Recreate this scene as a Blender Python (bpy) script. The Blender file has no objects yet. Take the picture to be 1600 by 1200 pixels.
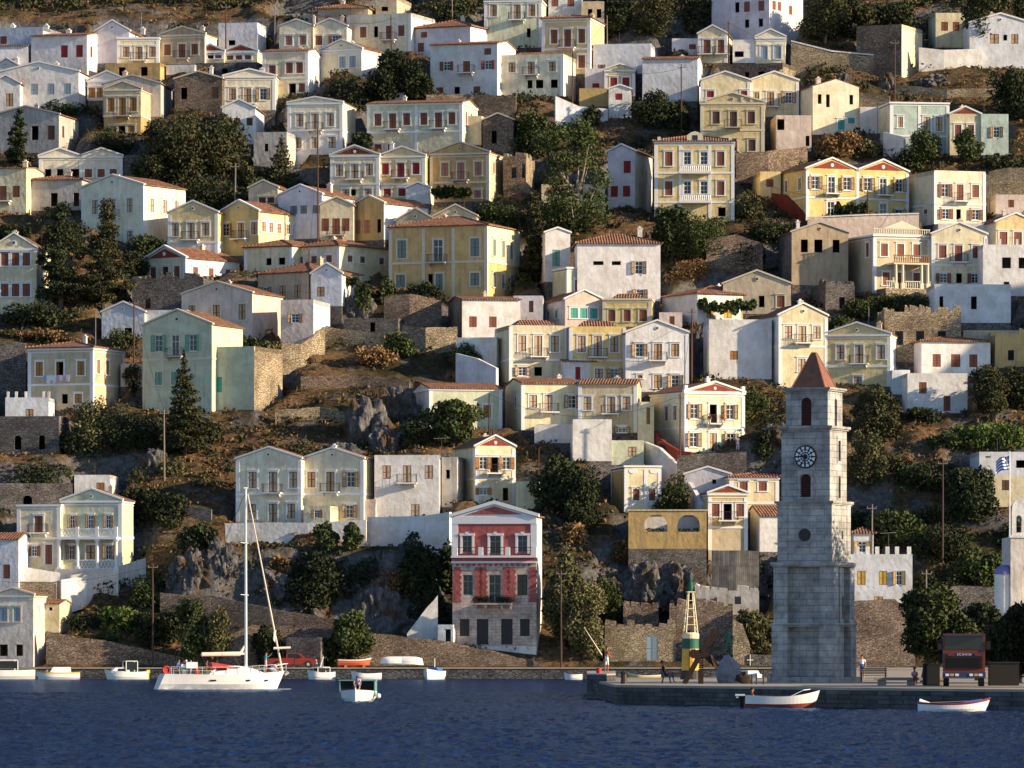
import bpy, bmesh, math, random
import numpy as np
from mathutils import Vector, Matrix, noise as mnoise
R = math.radians
rng = random.Random(7)
nr = np.random.RandomState(11)
scene = bpy.context.scene
C = scene.collection
# ---------------------------------------------------------------- camera, light, sky
F, CH, YH = 9000.0, 3.7, 1007.0          # focal length in px of a 1600 px wide frame, eye height, horizon row
cam = bpy.data.objects.new("camera", bpy.data.cameras.new("camera")); C.objects.link(cam)
cam.location = (0, 0, CH); cam.rotation_euler = (R(90), 0, 0)
cam.data.sensor_width = 36.0; cam.data.lens = 36.0*F/1600
cam.data.shift_y = (YH-600)/1600; cam.data.clip_start = 1; cam.data.clip_end = 4000
scene.camera = cam
SUN_EL, SUN_AZ = 19.0, 15.0               # azimuth measured from +X towards the camera
sd = Vector((math.cos(R(SUN_EL))*math.cos(R(SUN_AZ)), -math.cos(R(SUN_EL))*math.sin(R(SUN_AZ)), math.sin(R(SUN_EL))))
w = bpy.data.worlds.new("World"); scene.world = w; w.use_nodes = True
nt = w.node_tree; bg = nt.nodes["Background"]
sky = nt.nodes.new("ShaderNodeTexSky"); sky.sky_type = 'NISHITA'; sky.sun_disc = False
sky.sun_elevation = R(SUN_EL); sky.sun_rotation = R(90+SUN_AZ); sky.air_density = 1.0; sky.dust_density = 0.3; sky.ozone_density = 3.5
nt.links.new(sky.outputs[0], bg.inputs[0]); bg.inputs[1].default_value = 0.10
sl = bpy.data.lights.new("sun", 'SUN'); sl.energy = 5.0; sl.angle = R(0.6); sl.color = (1.0, 0.78, 0.50)
so = bpy.data.objects.new("sun", sl); C.objects.link(so); so.rotation_euler = sd.to_track_quat('Z', 'Y').to_euler()
scene.view_settings.view_transform = 'Standard'; scene.view_settings.look = 'None'
scene.view_settings.exposure = 0.82; scene.view_settings.gamma = 1.0
scene.cycles.max_bounces = 5; scene.cycles.diffuse_bounces = 3; scene.cycles.glossy_bounces = 2
scene.cycles.transmission_bounces = 2; scene.cycles.transparent_max_bounces = 4
scene.cycles.use_denoising = True

# ---------------------------------------------------------------- projection helpers
def T(Y):                                # natural slope of the hillside
    if Y < 630: return 1.2
    if Y < 652: return 1.2+(Y-630)*0.80
    return 18.8+(Y-652)*0.52
def P(px, py, D): return Vector(((px-800)*D/F, D, CH+(YH-py)*D/F))
def solveD(py):
    if py >= 1043: return max(300.0, 2.5*F/(py-YH))
    a, b = 628.0, 1100.0
    for _ in range(50):
        m = (a+b)/2
        if T(m) < CH+(YH-py)*m/F: a = m
        else: b = m
    return a
def pierD(py, z=1.2): return (CH-z)*F/(py-YH)

# ---------------------------------------------------------------- materials
M = {}
def newmat(name):
    m = bpy.data.materials.new(name); m.use_nodes = True
    n = m.node_tree.nodes; b = n["Principled BSDF"]; return m, n, m.node_tree.links, b
def rgb(c): return (c[0], c[1], c[2], 1)
def simple(name, col, rough=0.6, metal=0.0, var=0.12, scale=3.0, spec=0.3):
    if name in M: return M[name]
    m, n, l, b = newmat(name)
    tc = n.new("ShaderNodeTexCoord"); nz = n.new("ShaderNodeTexNoise"); nz.inputs["Scale"].default_value = scale; nz.inputs["Detail"].default_value = 4
    l.new(tc.outputs["Object"], nz.inputs["Vector"])
    mx = n.new("ShaderNodeMix"); mx.data_type = 'RGBA'
    mx.inputs[6].default_value = rgb([v*(1-var*1.6) for v in col]); mx.inputs[7].default_value = rgb([min(1, v*(1+var)) for v in col])
    l.new(nz.outputs[0], mx.inputs[0]); l.new(mx.outputs[2], b.inputs["Base Color"])
    b.inputs["Roughness"].default_value = rough; b.inputs["Metallic"].default_value = metal; b.inputs["Specular IOR Level"].default_value = spec
    M[name] = m; return m
def plaster(name, col, stain=0.45):
    """limewashed render: blotches, rain streaks running down, a rougher grain"""
    if name in M: return M[name]
    m, n, l, b = newmat(name)
    geo = n.new("ShaderNodeNewGeometry"); oi = n.new("ShaderNodeObjectInfo")
    a1 = n.new("ShaderNodeTexNoise"); a1.inputs["Scale"].default_value = 0.55; a1.inputs["Detail"].default_value = 6; a1.inputs["Roughness"].default_value = 0.7
    l.new(geo.outputs["Position"], a1.inputs["Vector"])
    mp = n.new("ShaderNodeMapping"); mp.inputs["Scale"].default_value = (2.2, 2.2, 0.22); l.new(geo.outputs["Position"], mp.inputs["Vector"])
    a2 = n.new("ShaderNodeTexNoise"); a2.inputs["Scale"].default_value = 1.0; a2.inputs["Detail"].default_value = 5; a2.inputs["Roughness"].default_value = 0.75
    l.new(mp.outputs[0], a2.inputs["Vector"])
    r1 = n.new("ShaderNodeValToRGB"); r1.color_ramp.elements[0].position = 0.36; r1.color_ramp.elements[1].position = 0.62
    l.new(a1.outputs[0], r1.inputs[0])
    r2 = n.new("ShaderNodeValToRGB"); r2.color_ramp.elements[0].position = 0.50; r2.color_ramp.elements[1].position = 0.72
    l.new(a2.outputs[0], r2.inputs[0])
    mx = n.new("ShaderNodeMix"); mx.data_type = 'RGBA'
    mx.inputs[6].default_value = rgb([v*f for v, f in zip(col, (.80, .77, .72))]); mx.inputs[7].default_value = rgb([min(1, v*1.06) for v in col])
    l.new(r1.outputs[0], mx.inputs[0])
    g = sum(col)/3
    st = n.new("ShaderNodeMix"); st.data_type = 'RGBA'; st.inputs[7].default_value = rgb((g*0.54+0.02, g*0.47, g*0.38))
    mu = n.new("ShaderNodeMath"); mu.operation = 'MULTIPLY'; mu.inputs[1].default_value = stain; l.new(r2.outputs[0], mu.inputs[0])
    l.new(mu.outputs[0], st.inputs[0]); l.new(mx.outputs[2], st.inputs[6])
    # every house a slightly different wash
    hv = n.new("ShaderNodeHueSaturation"); mr = n.new("ShaderNodeMapRange"); mr.inputs[3].default_value = 0.90; mr.inputs[4].default_value = 1.06
    l.new(oi.outputs["Random"], mr.inputs[0]); l.new(mr.outputs[0], hv.inputs["Value"]); l.new(st.outputs[2], hv.inputs["Color"])
    l.new(hv.outputs[0], b.inputs["Base Color"]); b.inputs["Roughness"].default_value = 0.9; b.inputs["Specular IOR Level"].default_value = 0.15
    bp = n.new("ShaderNodeBump"); bp.inputs["Strength"].default_value = 0.7; bp.inputs["Distance"].default_value = 0.09
    a3 = n.new("ShaderNodeTexNoise"); a3.inputs["Scale"].default_value = 1.7; a3.inputs["Detail"].default_value = 6; l.new(geo.outputs["Position"], a3.inputs["Vector"])
    l.new(a3.outputs[0], bp.inputs["Height"]); l.new(bp.outputs[0], b.inputs["Normal"])
    M[name] = m; return m
def stone(name, c1, c2, mortar, scale=2.2):
    """rubble masonry: voronoi stones, irregular colours, deep joints"""
    if name in M: return M[name]
    m, n, l, b = newmat(name)
    geo = n.new("ShaderNodeNewGeometry")
    mp = n.new("ShaderNodeMapping"); mp.inputs["Scale"].default_value = (1, 1, 1.6); l.new(geo.outputs["Position"], mp.inputs["Vector"])
    v = n.new("ShaderNodeTexVoronoi"); v.inputs["Scale"].default_value = scale; l.new(mp.outputs[0], v.inputs["Vector"])
    ve = n.new("ShaderNodeTexVoronoi"); ve.feature = 'DISTANCE_TO_EDGE'; ve.inputs["Scale"].default_value = scale; l.new(mp.outputs[0], ve.inputs["Vector"])
    sp = n.new("ShaderNodeSeparateColor"); l.new(v.outputs["Color"], sp.inputs[0])
    mx = n.new("ShaderNodeMix"); mx.data_type = 'RGBA'; mx.inputs[6].default_value = rgb(c1); mx.inputs[7].default_value = rgb(c2); l.new(sp.outputs[0], mx.inputs[0])
    big = n.new("ShaderNodeTexNoise"); big.inputs["Scale"].default_value = 0.35; big.inputs["Detail"].default_value = 5; l.new(geo.outputs["Position"], big.inputs["Vector"])
    hv = n.new("ShaderNodeHueSaturation"); mr = n.new("ShaderNodeMapRange"); mr.inputs[1].default_value = 0.3; mr.inputs[2].default_value = 0.7; mr.inputs[3].default_value = 0.6; mr.inputs[4].default_value = 1.25
    l.new(big.outputs[0], mr.inputs[0]); l.new(mr.outputs[0], hv.inputs["Value"])
    rp = n.new("ShaderNodeValToRGB"); rp.color_ramp.elements[0].position = 0.0; rp.color_ramp.elements[1].position = 0.09; l.new(ve.outputs[0], rp.inputs[0])
    m2 = n.new("ShaderNodeMix"); m2.data_type = 'RGBA'; m2.inputs[6].default_value = rgb(mortar); l.new(rp.outputs[0], m2.inputs[0]); l.new(mx.outputs[2], m2.inputs[7])
    l.new(m2.outputs[2], hv.inputs["Color"]); l.new(hv.outputs[0], b.inputs["Base Color"]); b.inputs["Roughness"].default_value = 0.95; b.inputs["Specular IOR Level"].default_value = 0.1
    bp = n.new("ShaderNodeBump"); bp.inputs["Strength"].default_value = 0.9; bp.inputs["Distance"].default_value = 0.12
    l.new(rp.outputs[0], bp.inputs["Height"]); l.new(bp.outputs[0], b.inputs["Normal"])
    M[name] = m; return m
def ashlar(name, c1, c2, bw=0.9, bh=0.35):
    """dressed blocks laid in courses, on any vertical face"""
    if name in M: return M[name]
    m, n, l, b = newmat(name)
    tc = n.new("ShaderNodeTexCoord"); sx = n.new("ShaderNodeSeparateXYZ"); l.new(tc.outputs["Object"], sx.inputs[0])
    ad = n.new("ShaderNodeMath"); ad.operation = 'ADD'; l.new(sx.outputs[0], ad.inputs[0]); l.new(sx.outputs[1], ad.inputs[1])
    cb = n.new("ShaderNodeCombineXYZ"); l.new(ad.outputs[0], cb.inputs[0]); l.new(sx.outputs[2], cb.inputs[1])
    br = n.new("ShaderNodeTexBrick"); br.inputs["Scale"].default_value = 1.0; br.inputs["Brick Width"].default_value = bw; br.inputs["Row Height"].default_value = bh
    br.inputs["Mortar Size"].default_value = 0.022; br.inputs["Mortar Smooth"].default_value = 0.3; br.inputs["Color1"].default_value = rgb(c1); br.inputs["Color2"].default_value = rgb(c2)
    br.inputs["Mortar"].default_value = rgb([v*0.68 for v in c1]); l.new(cb.outputs[0], br.inputs["Vector"])
    nz = n.new("ShaderNodeTexNoise"); nz.inputs["Scale"].default_value = 0.9; nz.inputs["Detail"].default_value = 7; nz.inputs["Roughness"].default_value = 0.7; l.new(tc.outputs["Object"], nz.inputs["Vector"])
    hv = n.new("ShaderNodeHueSaturation"); mr = n.new("ShaderNodeMapRange"); mr.inputs[1].default_value = 0.32; mr.inputs[2].default_value = 0.68; mr.inputs[3].default_value = 0.45; mr.inputs[4].default_value = 1.2
    l.new(nz.outputs[0], mr.inputs[0]); l.new(mr.outputs[0], hv.inputs["Value"]); l.new(br.outputs[0], hv.inputs["Color"])
    l.new(hv.outputs[0], b.inputs["Base Color"]); b.inputs["Roughness"].default_value = 0.85; b.inputs["Specular IOR Level"].default_value = 0.2
    bp = n.new("ShaderNodeBump"); bp.inputs["Strength"].default_value = 0.6; bp.inputs["Distance"].default_value = 0.03; bp.invert = True
    l.new(br.outputs[1], bp.inputs["Height"]); l.new(bp.outputs[0], b.inputs["Normal"])
    M[name] = m; return m
def tiles(name, ax):
    """clay pan tiles; channels run across local axis ax (0 = channels repeat along x)"""
    if name in M: return M[name]
    m, n, l, b = newmat(name)
    tc = n.new("ShaderNodeTexCoord"); sx = n.new("ShaderNodeSeparateXYZ"); l.new(tc.outputs["Object"], sx.inputs[0])
    mu = n.new("ShaderNodeMath"); mu.operation = 'MULTIPLY'; mu.inputs[1].default_value = 2*math.pi/0.33; l.new(sx.outputs[ax], mu.inputs[0])
    si = n.new("ShaderNodeMath"); si.operation = 'SINE'; l.new(mu.outputs[0], si.inputs[0])
    nz = n.new("ShaderNodeTexNoise"); nz.inputs["Scale"].default_value = 2.2; nz.inputs["Detail"].default_value = 6; nz.inputs["Roughness"].default_value = 0.75; l.new(tc.outputs["Object"], nz.inputs["Vector"])
    rp = n.new("ShaderNodeValToRGB"); e = rp.color_ramp.elements
    e[0].position = 0.36; e[0].color = rgb((0.10, 0.06, 0.045)); e[1].position = 0.66; e[1].color = rgb((0.44, 0.25, 0.15))
    k = e.new(0.5); k.color = rgb((0.27, 0.125, 0.078))
    l.new(nz.outputs[0], rp.inputs[0])
    mr = n.new("ShaderNodeMapRange"); mr.inputs[1].default_value = -1; mr.inputs[3].default_value = 0.55; mr.inputs[4].default_value = 1.15; l.new(si.outputs[0], mr.inputs[0])
    hv = n.new("ShaderNodeHueSaturation"); l.new(mr.outputs[0], hv.inputs["Value"]); l.new(rp.outputs[0], hv.inputs["Color"])
    l.new(hv.outputs[0], b.inputs["Base Color"]); b.inputs["Roughness"].default_value = 0.85; b.inputs["Specular IOR Level"].default_value = 0.15
    bp = n.new("ShaderNodeBump"); bp.inputs["Strength"].default_value = 0.8; bp.inputs["Distance"].default_value = 0.07; l.new(si.outputs[0], bp.inputs["Height"]); l.new(bp.outputs[0], b.inputs["Normal"])
    M[name] = m; return m
def leafmat(name, dark, light):
    m, n, l, b = newmat(name)
    geo = n.new("ShaderNodeNewGeometry"); oi = n.new("ShaderNodeObjectInfo")
    nz = n.new("ShaderNodeTexNoise"); nz.inputs["Scale"].default_value = 0.7; nz.inputs["Detail"].default_value = 5; nz.inputs["Roughness"].default_value = 0.8; l.new(geo.outputs["Position"], nz.inputs["Vector"])
    rp = n.new("ShaderNodeValToRGB"); e = rp.color_ramp.elements; e[0].position = 0.36; e[0].color = rgb(dark); e[1].position = 0.66; e[1].color = rgb(light)
    l.new(nz.outputs[0], rp.inputs[0])
    hv = n.new("ShaderNodeHueSaturation"); mr = n.new("ShaderNodeMapRange"); mr.inputs[3].default_value = 0.75; mr.inputs[4].default_value = 1.25; l.new(oi.outputs["Random"], mr.inputs[0]); l.new(mr.outputs[0], hv.inputs["Value"])
    l.new(rp.outputs[0], hv.inputs["Color"]); l.new(hv.outputs[0], b.inputs["Base Color"]); b.inputs["Roughness"].default_value = 0.75; b.inputs["Specular IOR Level"].default_value = 0.2
    M[name] = m; return m

COL = dict(W=(.76, .75, .75), Wb=(.64, .67, .74), C=(.73, .66, .47), Cp=(.78, .73, .57), Y=(.68, .55, .30), Yp=(.75, .67, .45), Yb=(.72, .57, .25), O=(.50, .35, .15), Mr=(.19, .04, .03),
           G=(.58, .62, .47), Gb=(.44, .55, .52), B=(.58, .49, .37), P=(.72, .60, .54), Tn=(.58, .49, .34), Gy=(.38, .36, .37), Rd=(.42, .075, .07), Ma=(.29, .06, .05), Lv=(.66, .64, .72))
for k, c in COL.items(): plaster('plaster_'+k, c, 0.38 if k in ('W', 'Wb', 'Lv', 'Rd') else 0.62)
plaster('plaster_Bx', (.50, .40, .28), 0.95); plaster('plaster_Gx', (.50, .48, .46), 0.95); plaster('plaster_Tx', (.62, .43, .19), 0.85); plaster('plaster_Wx', (.66, .62, .58), 0.95)
stone('stone_S', (.18, .13, .10), (.34, .26, .20), (.12, .09, .07), 2.9); stone('stone_Sg', (.13, .115, .11), (.25, .225, .21), (.10, .09, .085), 2.9); stone('stone_Sl', (.28, .22, .15), (.46, .38, .27), (.22, .17, .11), 2.7)
ashlar('ashlar_gray', (.30, .31, .33), (.40, .40, .41)); ashlar('ashlar_cream', (.46, .41, .35), (.58, .53, .46), 0.7, 0.3)
def wallmat(k):
    for p in ('plaster_', 'stone_'):
        if p+k in M: return M[p+k]
    return M[k]
tiles('roof_tiles_x', 0); tiles('roof_tiles_y', 1)
simple('trim_white', (.75, .75, .76), .8, var=.08); simple('trim_cream', (.66, .60, .47), .8, var=.15); simple('trim_gray', (.45, .42, .40), .85, var=.2)
simple('iron', (.05, .045, .045), .6, .3); simple('concrete', (.34, .32, .31), .9, var=.2); simple('white_bars', (.75, .76, .78), .6)
simple('glass', (.018, .024, .032), .12, var=.5, scale=.8, spec=.5); simple('wood_gray', (.22, .19, .17), .9, var=.2)
SH = dict(br=((.16, .06, .035), (.50, .38, .22)), rb=((.17, .06, .035), (.26, .10, .06)), orr=((.24, .11, .03), (.42, .21, .07)), te=((.05, .30, .26), (.10, .42, .36)),
          gr=((.10, .26, .20), (.22, .40, .32)), bl=((.20, .27, .33), (.32, .42, .50)), ye=((.25, .13, .04), (.62, .42, .10)), dk=((.08, .04, .03), (.13, .07, .05)),
          ma=((.20, .02, .02), (.30, .035, .035)), pk=((.32, .13, .10), (.45, .22, .17)), tg=((.12, .16, .15), (.22, .28, .27)), pl=((.20, .08, .04), (.58, .48, .33)))
for k, (a, b_) in SH.items(): simple('sh_'+k, a, .7, scale=8); simple('sl_'+k, b_, .75, scale=8, var=.2)

# ---------------------------------------------------------------- mesh helpers
class MB:
    def __init__(s): s.v = []; s.f = []; s.m = []
    def quad(s, p, m=0):
        b = len(s.v); s.v += [tuple(q) for q in p]; s.f.append(tuple(range(b, b+len(p)))); s.m.append(m)
    def hexa(s, p, m=0):                 # p: 4 bottom, 4 top
        b = len(s.v); s.v += [tuple(q) for q in p]
        for f in ((3, 2, 1, 0), (4, 5, 6, 7), (0, 1, 5, 4), (1, 2, 6, 5), (2, 3, 7, 6), (3, 0, 4, 7)): s.f.append(tuple(b+i for i in f)); s.m.append(m)
    def box(s, x0, x1, y0, y1, z0, z1, m=0):
        s.hexa([(x0, y0, z0), (x1, y0, z0), (x1, y1, z0), (x0, y1, z0), (x0, y0, z1), (x1, y0, z1), (x1, y1, z1), (x0, y1, z1)], m)
    def prism(s, poly, y0, y1, m=0):     # poly in (x,z), extruded along y
        b = len(s.v); n = len(poly); s.v += [(x, y0, z) for x, z in poly]+[(x, y1, z) for x, z in poly]
        s.f.append(tuple(range(b, b+n))); s.m.append(m); s.f.append(tuple(range(b+2*n-1, b+n-1, -1))); s.m.append(m)
        for i in range(n): j = (i+1) % n; s.f.append((b+i, b+n+i, b+n+j, b+j)); s.m.append(m)
    def extz(s, poly, z0, z1, m=0):      # poly in (x,y)
        b = len(s.v); n = len(poly); s.v += [(x, y, z0) for x, y in poly]+[(x, y, z1) for x, y in poly]
        s.f.append(tuple(range(b+n-1, b-1, -1))); s.m.append(m); s.f.append(tuple(range(b+n, b+2*n))); s.m.append(m)
        for i in range(n): j = (i+1) % n; s.f.append((b+i, b+j, b+n+j, b+n+i)); s.m.append(m)
    def tube(s, a, b, r0, r1=None, n=6, m=0):
        a, b = Vector(a), Vector(b); r1 = r0 if r1 is None else r1
        d = (b-a).normalized(); u = d.orthogonal().normalized(); v = d.cross(u); k = len(s.v)
        for p, r in ((a, r0), (b, r1)):
            for i in range(n): t = 2*math.pi*i/n; s.v.append(tuple(p+u*r*math.cos(t)+v*r*math.sin(t)))
        for i in range(n): j = (i+1) % n; s.f.append((k+i, k+j, k+n+j, k+n+i)); s.m.append(m)
        s.f.append(tuple(range(k+n-1, k-1, -1))); s.m.append(m); s.f.append(tuple(range(k+n, k+2*n))); s.m.append(m)
    def path(s, pts, r, n=5, m=0):
        for a, b in zip(pts, pts[1:]): s.tube(a, b, r, r, n, m)
    def lathe(s, prof, n=16, m=0, c=(0, 0)):   # prof: (r,z)
        k = len(s.v)
        for r, z in prof:
            for i in range(n): t = 2*math.pi*i/n; s.v.append((c[0]+r*math.cos(t), c[1]+r*math.sin(t), z))
        for a in range(len(prof)-1):
            for i in range(n): j = (i+1) % n; s.f.append((k+a*n+i, k+a*n+j, k+(a+1)*n+j, k+(a+1)*n+i)); s.m.append(m)
        s.f.append(tuple(range(k+n-1, k-1, -1))); s.m.append(m)
        e = k+(len(prof)-1)*n; s.f.append(tuple(range(e, e+n))); s.m.append(m)
    def mesh(s, name, mats):
        me = bpy.data.meshes.new(name); me.from_pydata(s.v, [], s.f)
        for mt in mats: me.materials.append(mt if not isinstance(mt, str) else M[mt])
        if len(mats) > 1: me.polygons.foreach_set("material_index", s.m)
        me.update(); return me
    def build(s, name, mats, parent=None, loc=None, smooth=False):
        if not s.v: return None
        me = s.mesh(name, mats if isinstance(mats, (list, tuple)) else [mats])
        if smooth: me.polygons.foreach_set("use_smooth", [True]*len(me.polygons))
        return inst(name, me, parent, loc)
def inst(name, me, parent=None, loc=None, rz=0.0):
    o = bpy.data.objects.new(name, me); C.objects.link(o)
    if parent is not None: o.parent = parent
    if loc is not None: o.location = loc
    if rz: o.rotation_euler = (0, 0, rz)
    return o
def tag(o, label, cat, group=None, kind=None):
    if label: o['label'] = label
    if cat: o['category'] = cat
    if group: o['group'] = group
    if kind: o['kind'] = kind
    return o
def root(name, loc, rz, label, cat, group=None):
    o = bpy.data.objects.new(name, None); C.objects.link(o); o.location = loc; o.rotation_euler = (0, 0, rz); o.empty_display_size = .3
    return tag(o, label, cat, group)

# ---------------------------------------------------------------- openings (shared meshes)
cache = {}
def cached(key, fn):
    if key not in cache: cache[key] = fn()
    return cache[key]
def frame_mesh(w, h, fr, glass=True, arch=False):
    def mk():
        b = MB(); t = .07
        if glass: b.quad([(-w/2, .15, 0), (w/2, .15, 0), (w/2, .15, h), (-w/2, .15, h)], 1)
        b.box(-w/2, -w/2+t, .05, .14, 0, h); b.box(w/2-t, w/2, .05, .14, 0, h); b.box(-w/2+t, w/2-t, .05, .14, h-t, h); b.box(-w/2+t, w/2-t, .05, .14, 0, t)
        if glass:
            b.box(-.03, .03, .07, .13, t, h-t); z = h*.68; b.box(-w/2+t, -.032, .075, .125, z-.03, z+.03); b.box(.032, w/2-t, .075, .125, z-.03, z+.03)
            z = h*.36; b.box(-w/2+t, -.032, .075, .125, z-.015, z+.015); b.box(.032, w/2-t, .075, .125, z-.015, z+.015)
        return b.mesh('window', [fr, 'glass'])
    return cached(('f', w, h, fr, glass), mk)
def leaf_mesh(w, h, sh):                 # one shutter leaf, hinge at x=0, extends to +x
    def mk():
        b = MB(); t = .075
        b.box(0, t, -.03, .02, 0, h); b.box(w-t, w, -.03, .02, 0, h); b.box(t, w-t, -.03, .02, 0, t); b.box(t, w-t, -.03, .02, h-t, h); b.box(t, w-t, -.03, .02, h*.5-t/2, h*.5+t/2)
        for z0, z1 in ((t, h*.5-t/2), (h*.5+t/2, h-t)):
            n = max(3, int((z1-z0)/.13))
            for i in range(n):
                za = z0+(z1-z0)*i/n; zb = za+(z1-z0)/n*.92
                b.hexa([(t, -.026, za), (w-t, -.026, za), (w-t, .0, za+.02), (t, .0, za+.02), (t, -.006, zb), (w-t, -.006, zb), (w-t, .015, zb), (t, .015, zb)], 1)
        return b.mesh('shutter', ['sh_'+sh, 'sl_'+sh])
    return cached(('l', w, h, sh), mk)
def surround_mesh(w, h, mt, sill=True):
    def mk():
        b = MB(); t = .17
        b.box(-w/2-t, -w/2, -.05, .02, 0, h); b.box(w/2, w/2+t, -.05, .02, 0, h); b.box(-w/2-t, w/2+t, -.05, .02, h, h+t)
        b.box(-w/2-t-.08, w/2+t+.08, -.14, .02, h+t, h+t+.09)
        if sill: b.box(-w/2-t-.05, w/2+t+.05, -.12, .02, -.12, 0)
        return b.mesh('surround', [mt])
    return cached(('s', w, h, mt, sill), mk)
def balcony_mesh(w, mt):
    def mk():
        b = MB(); b.box(-w/2, w/2, -.95, 0, -.14, 0)
        for x in (-w/2+.25, w/2-.37): b.hexa([(x, -.12, -.55), (x+.12, -.12, -.55), (x+.12, 0, -.55), (x, 0, -.55), (x, -.8, -.14), (x+.12, -.8, -.14), (x+.12, 0, -.14), (x, 0, -.14)])
        return b.mesh('balcony', [mt])
    return cached(('b', w, mt), mk)
def railing_mesh(w, mt, step=.16, d=.9, h=.95, r=.012):
    def mk():
        b = MB()
        pts = [(-w/2+.04, -.02), (-w/2+.04, -d), (w/2-.04, -d), (w/2-.04, -.02)]
        for (x0, y0), (x1, y1) in zip(pts, pts[1:]):
            L = math.hypot(x1-x0, y1-y0); n = max(2, int(L/step))
            for i in range(n+1):
                x = x0+(x1-x0)*i/n; y = y0+(y1-y0)*i/n; b.tube((x, y, 0), (x, y, h), r, n=4)
            b.tube((x0, y0, h), (x1, y1, h), .03, n=4); b.tube((x0, y0, .1), (x1, y1, .1), .018, n=4)
        return b.mesh('railing', [mt])
    return cached(('r', w, mt, step, d), mk)
def rnd(v, q=.1): return max(q, round(v/q)*q)
def opening(par, kind, x, y, z, rz, w, h, sh, sur, trim, wf):
    """a window or door with its leaves, hung at (x,y,z) of the house, facing local -y turned by rz"""
    w = round(w, 2); h = round(h, 2)
    m = Matrix.Rotation(rz, 4, 'Z')
    def put(o, dx, dy, dz, r=0):
        o.parent = par2; o.location = (dx, dy, dz); o.rotation_euler = (0, 0, r)
    if kind in 'kK': return
    isdoor = kind in 'dDeEgG'
    fr = 'white_bars' if kind in 'ohgG' and wf else 'sh_'+sh
    me = frame_mesh(w, h, fr, glass=(kind not in 'eE'))
    par2 = inst('door' if isdoor else 'window', me, par, (x, y, z), rz)
    if kind in 'wdDsS':
        for s_ in (0, 1):
            o = inst('shutter' if not isdoor else 'door_leaf', leaf_mesh(round(w/2-.01, 2), h, sh)); put(o, -w/2 if s_ == 0 else w/2, .035 if s_ == 0 else .03, 0, 0 if s_ == 0 else math.pi)
    if kind == 'o':
        for s_ in (0, 1):
            a = R(rng.uniform(6, 22)); o = inst('shutter', leaf_mesh(round(w/2, 2), h, sh))
            put(o, -w/2-.01 if s_ == 0 else w/2+.01, -.08, 0, math.pi+a if s_ == 0 else -a)
    if kind in 'eE':
        o = inst('door_leaf', leaf_mesh(round(w/2-.02, 2), h, sh)); put(o, -w/2+.03, .16, 0, R(75))
    if sur:
        o = inst('surround', surround_mesh(w, h, trim, not isdoor)); put(o, 0, 0, 0)
    if kind in 'deg':
        bw = rnd(w+1.35, .15); b = inst('balcony', balcony_mesh(bw, 'trim_gray' if trim != 'trim_white' else 'trim_white')); put(b, 0, 0, -.02)
        q = inst('railing', railing_mesh(bw, 'iron')); q.parent = b; q.location = (0, 0, 0)

def facade(b, P0, u, width, z0, z1, ops, m, mlow=None, zlow=None, dep=.2):
    """wall plane with real holes; u is the unit vector along the wall, the outside is to its right"""
    P0 = Vector(P0); u = Vector(u); nin = Vector((-u.y, u.x, 0))
    xs = sorted({0, width}|{o[0] for o in ops}|{o[1] for o in ops}); zs = sorted({z0, z1}|{o[2] for o in ops}|{o[3] for o in ops}|({zlow} if zlow is not None and z0 < zlow < z1 else set()))
    up = Vector((0, 0, 1))
    for i in range(len(xs)-1):
        if xs[i+1]-xs[i] < 1e-4: continue
        for j in range(len(zs)-1):
            if zs[j+1]-zs[j] < 1e-4: continue
            cx = (xs[i]+xs[i+1])/2; cz = (zs[j]+zs[j+1])/2
            if any(o[0] < cx < o[1] and o[2] < cz < o[3] for o in ops): continue
            mm = mlow if (zlow is not None and cz < zlow and mlow is not None) else m
            b.quad([P0+u*xs[i]+up*zs[j], P0+u*xs[i+1]+up*zs[j], P0+u*xs[i+1]+up*zs[j+1], P0+u*xs[i]+up*zs[j+1]], mm)
    for o in ops:
        a, c, d, e = o[:4]
        A = P0+u*a+up*d; B = P0+u*c+up*d; Cc = P0+u*c+up*e; D_ = P0+u*a+up*e; q = nin*dep
        for p1, p2 in ((B, A), (Cc, B), (D_, Cc), (A, D_)): b.quad([p1, p2, p2+q, p1+q], m)
        if len(o) > 4 and o[4]:                # round head: fill the corners above a half circle
            r = (c-a)/2; xc = (a+c)/2; zc = e-min(r, (e-d)*.6); rz_ = e-zc; N = 8
            for sg in (-1, 1):
                for i in range(N):
                    t0, t1 = math.pi/2*i/N, math.pi/2*(i+1)/N
                    p0 = (xc+sg*r*math.cos(t0), zc+rz_*math.sin(t0)); p1 = (xc+sg*r*math.cos(t1), zc+rz_*math.sin(t1))
                    W3 = [P0+u*x_+up*z_ for x_, z_ in (p0, p1, (p1[0], e), (p0[0], e))]
                    b.quad(W3, m); b.quad([W3[0], W3[1], W3[1]+q, W3[0]+q], m)

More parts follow.
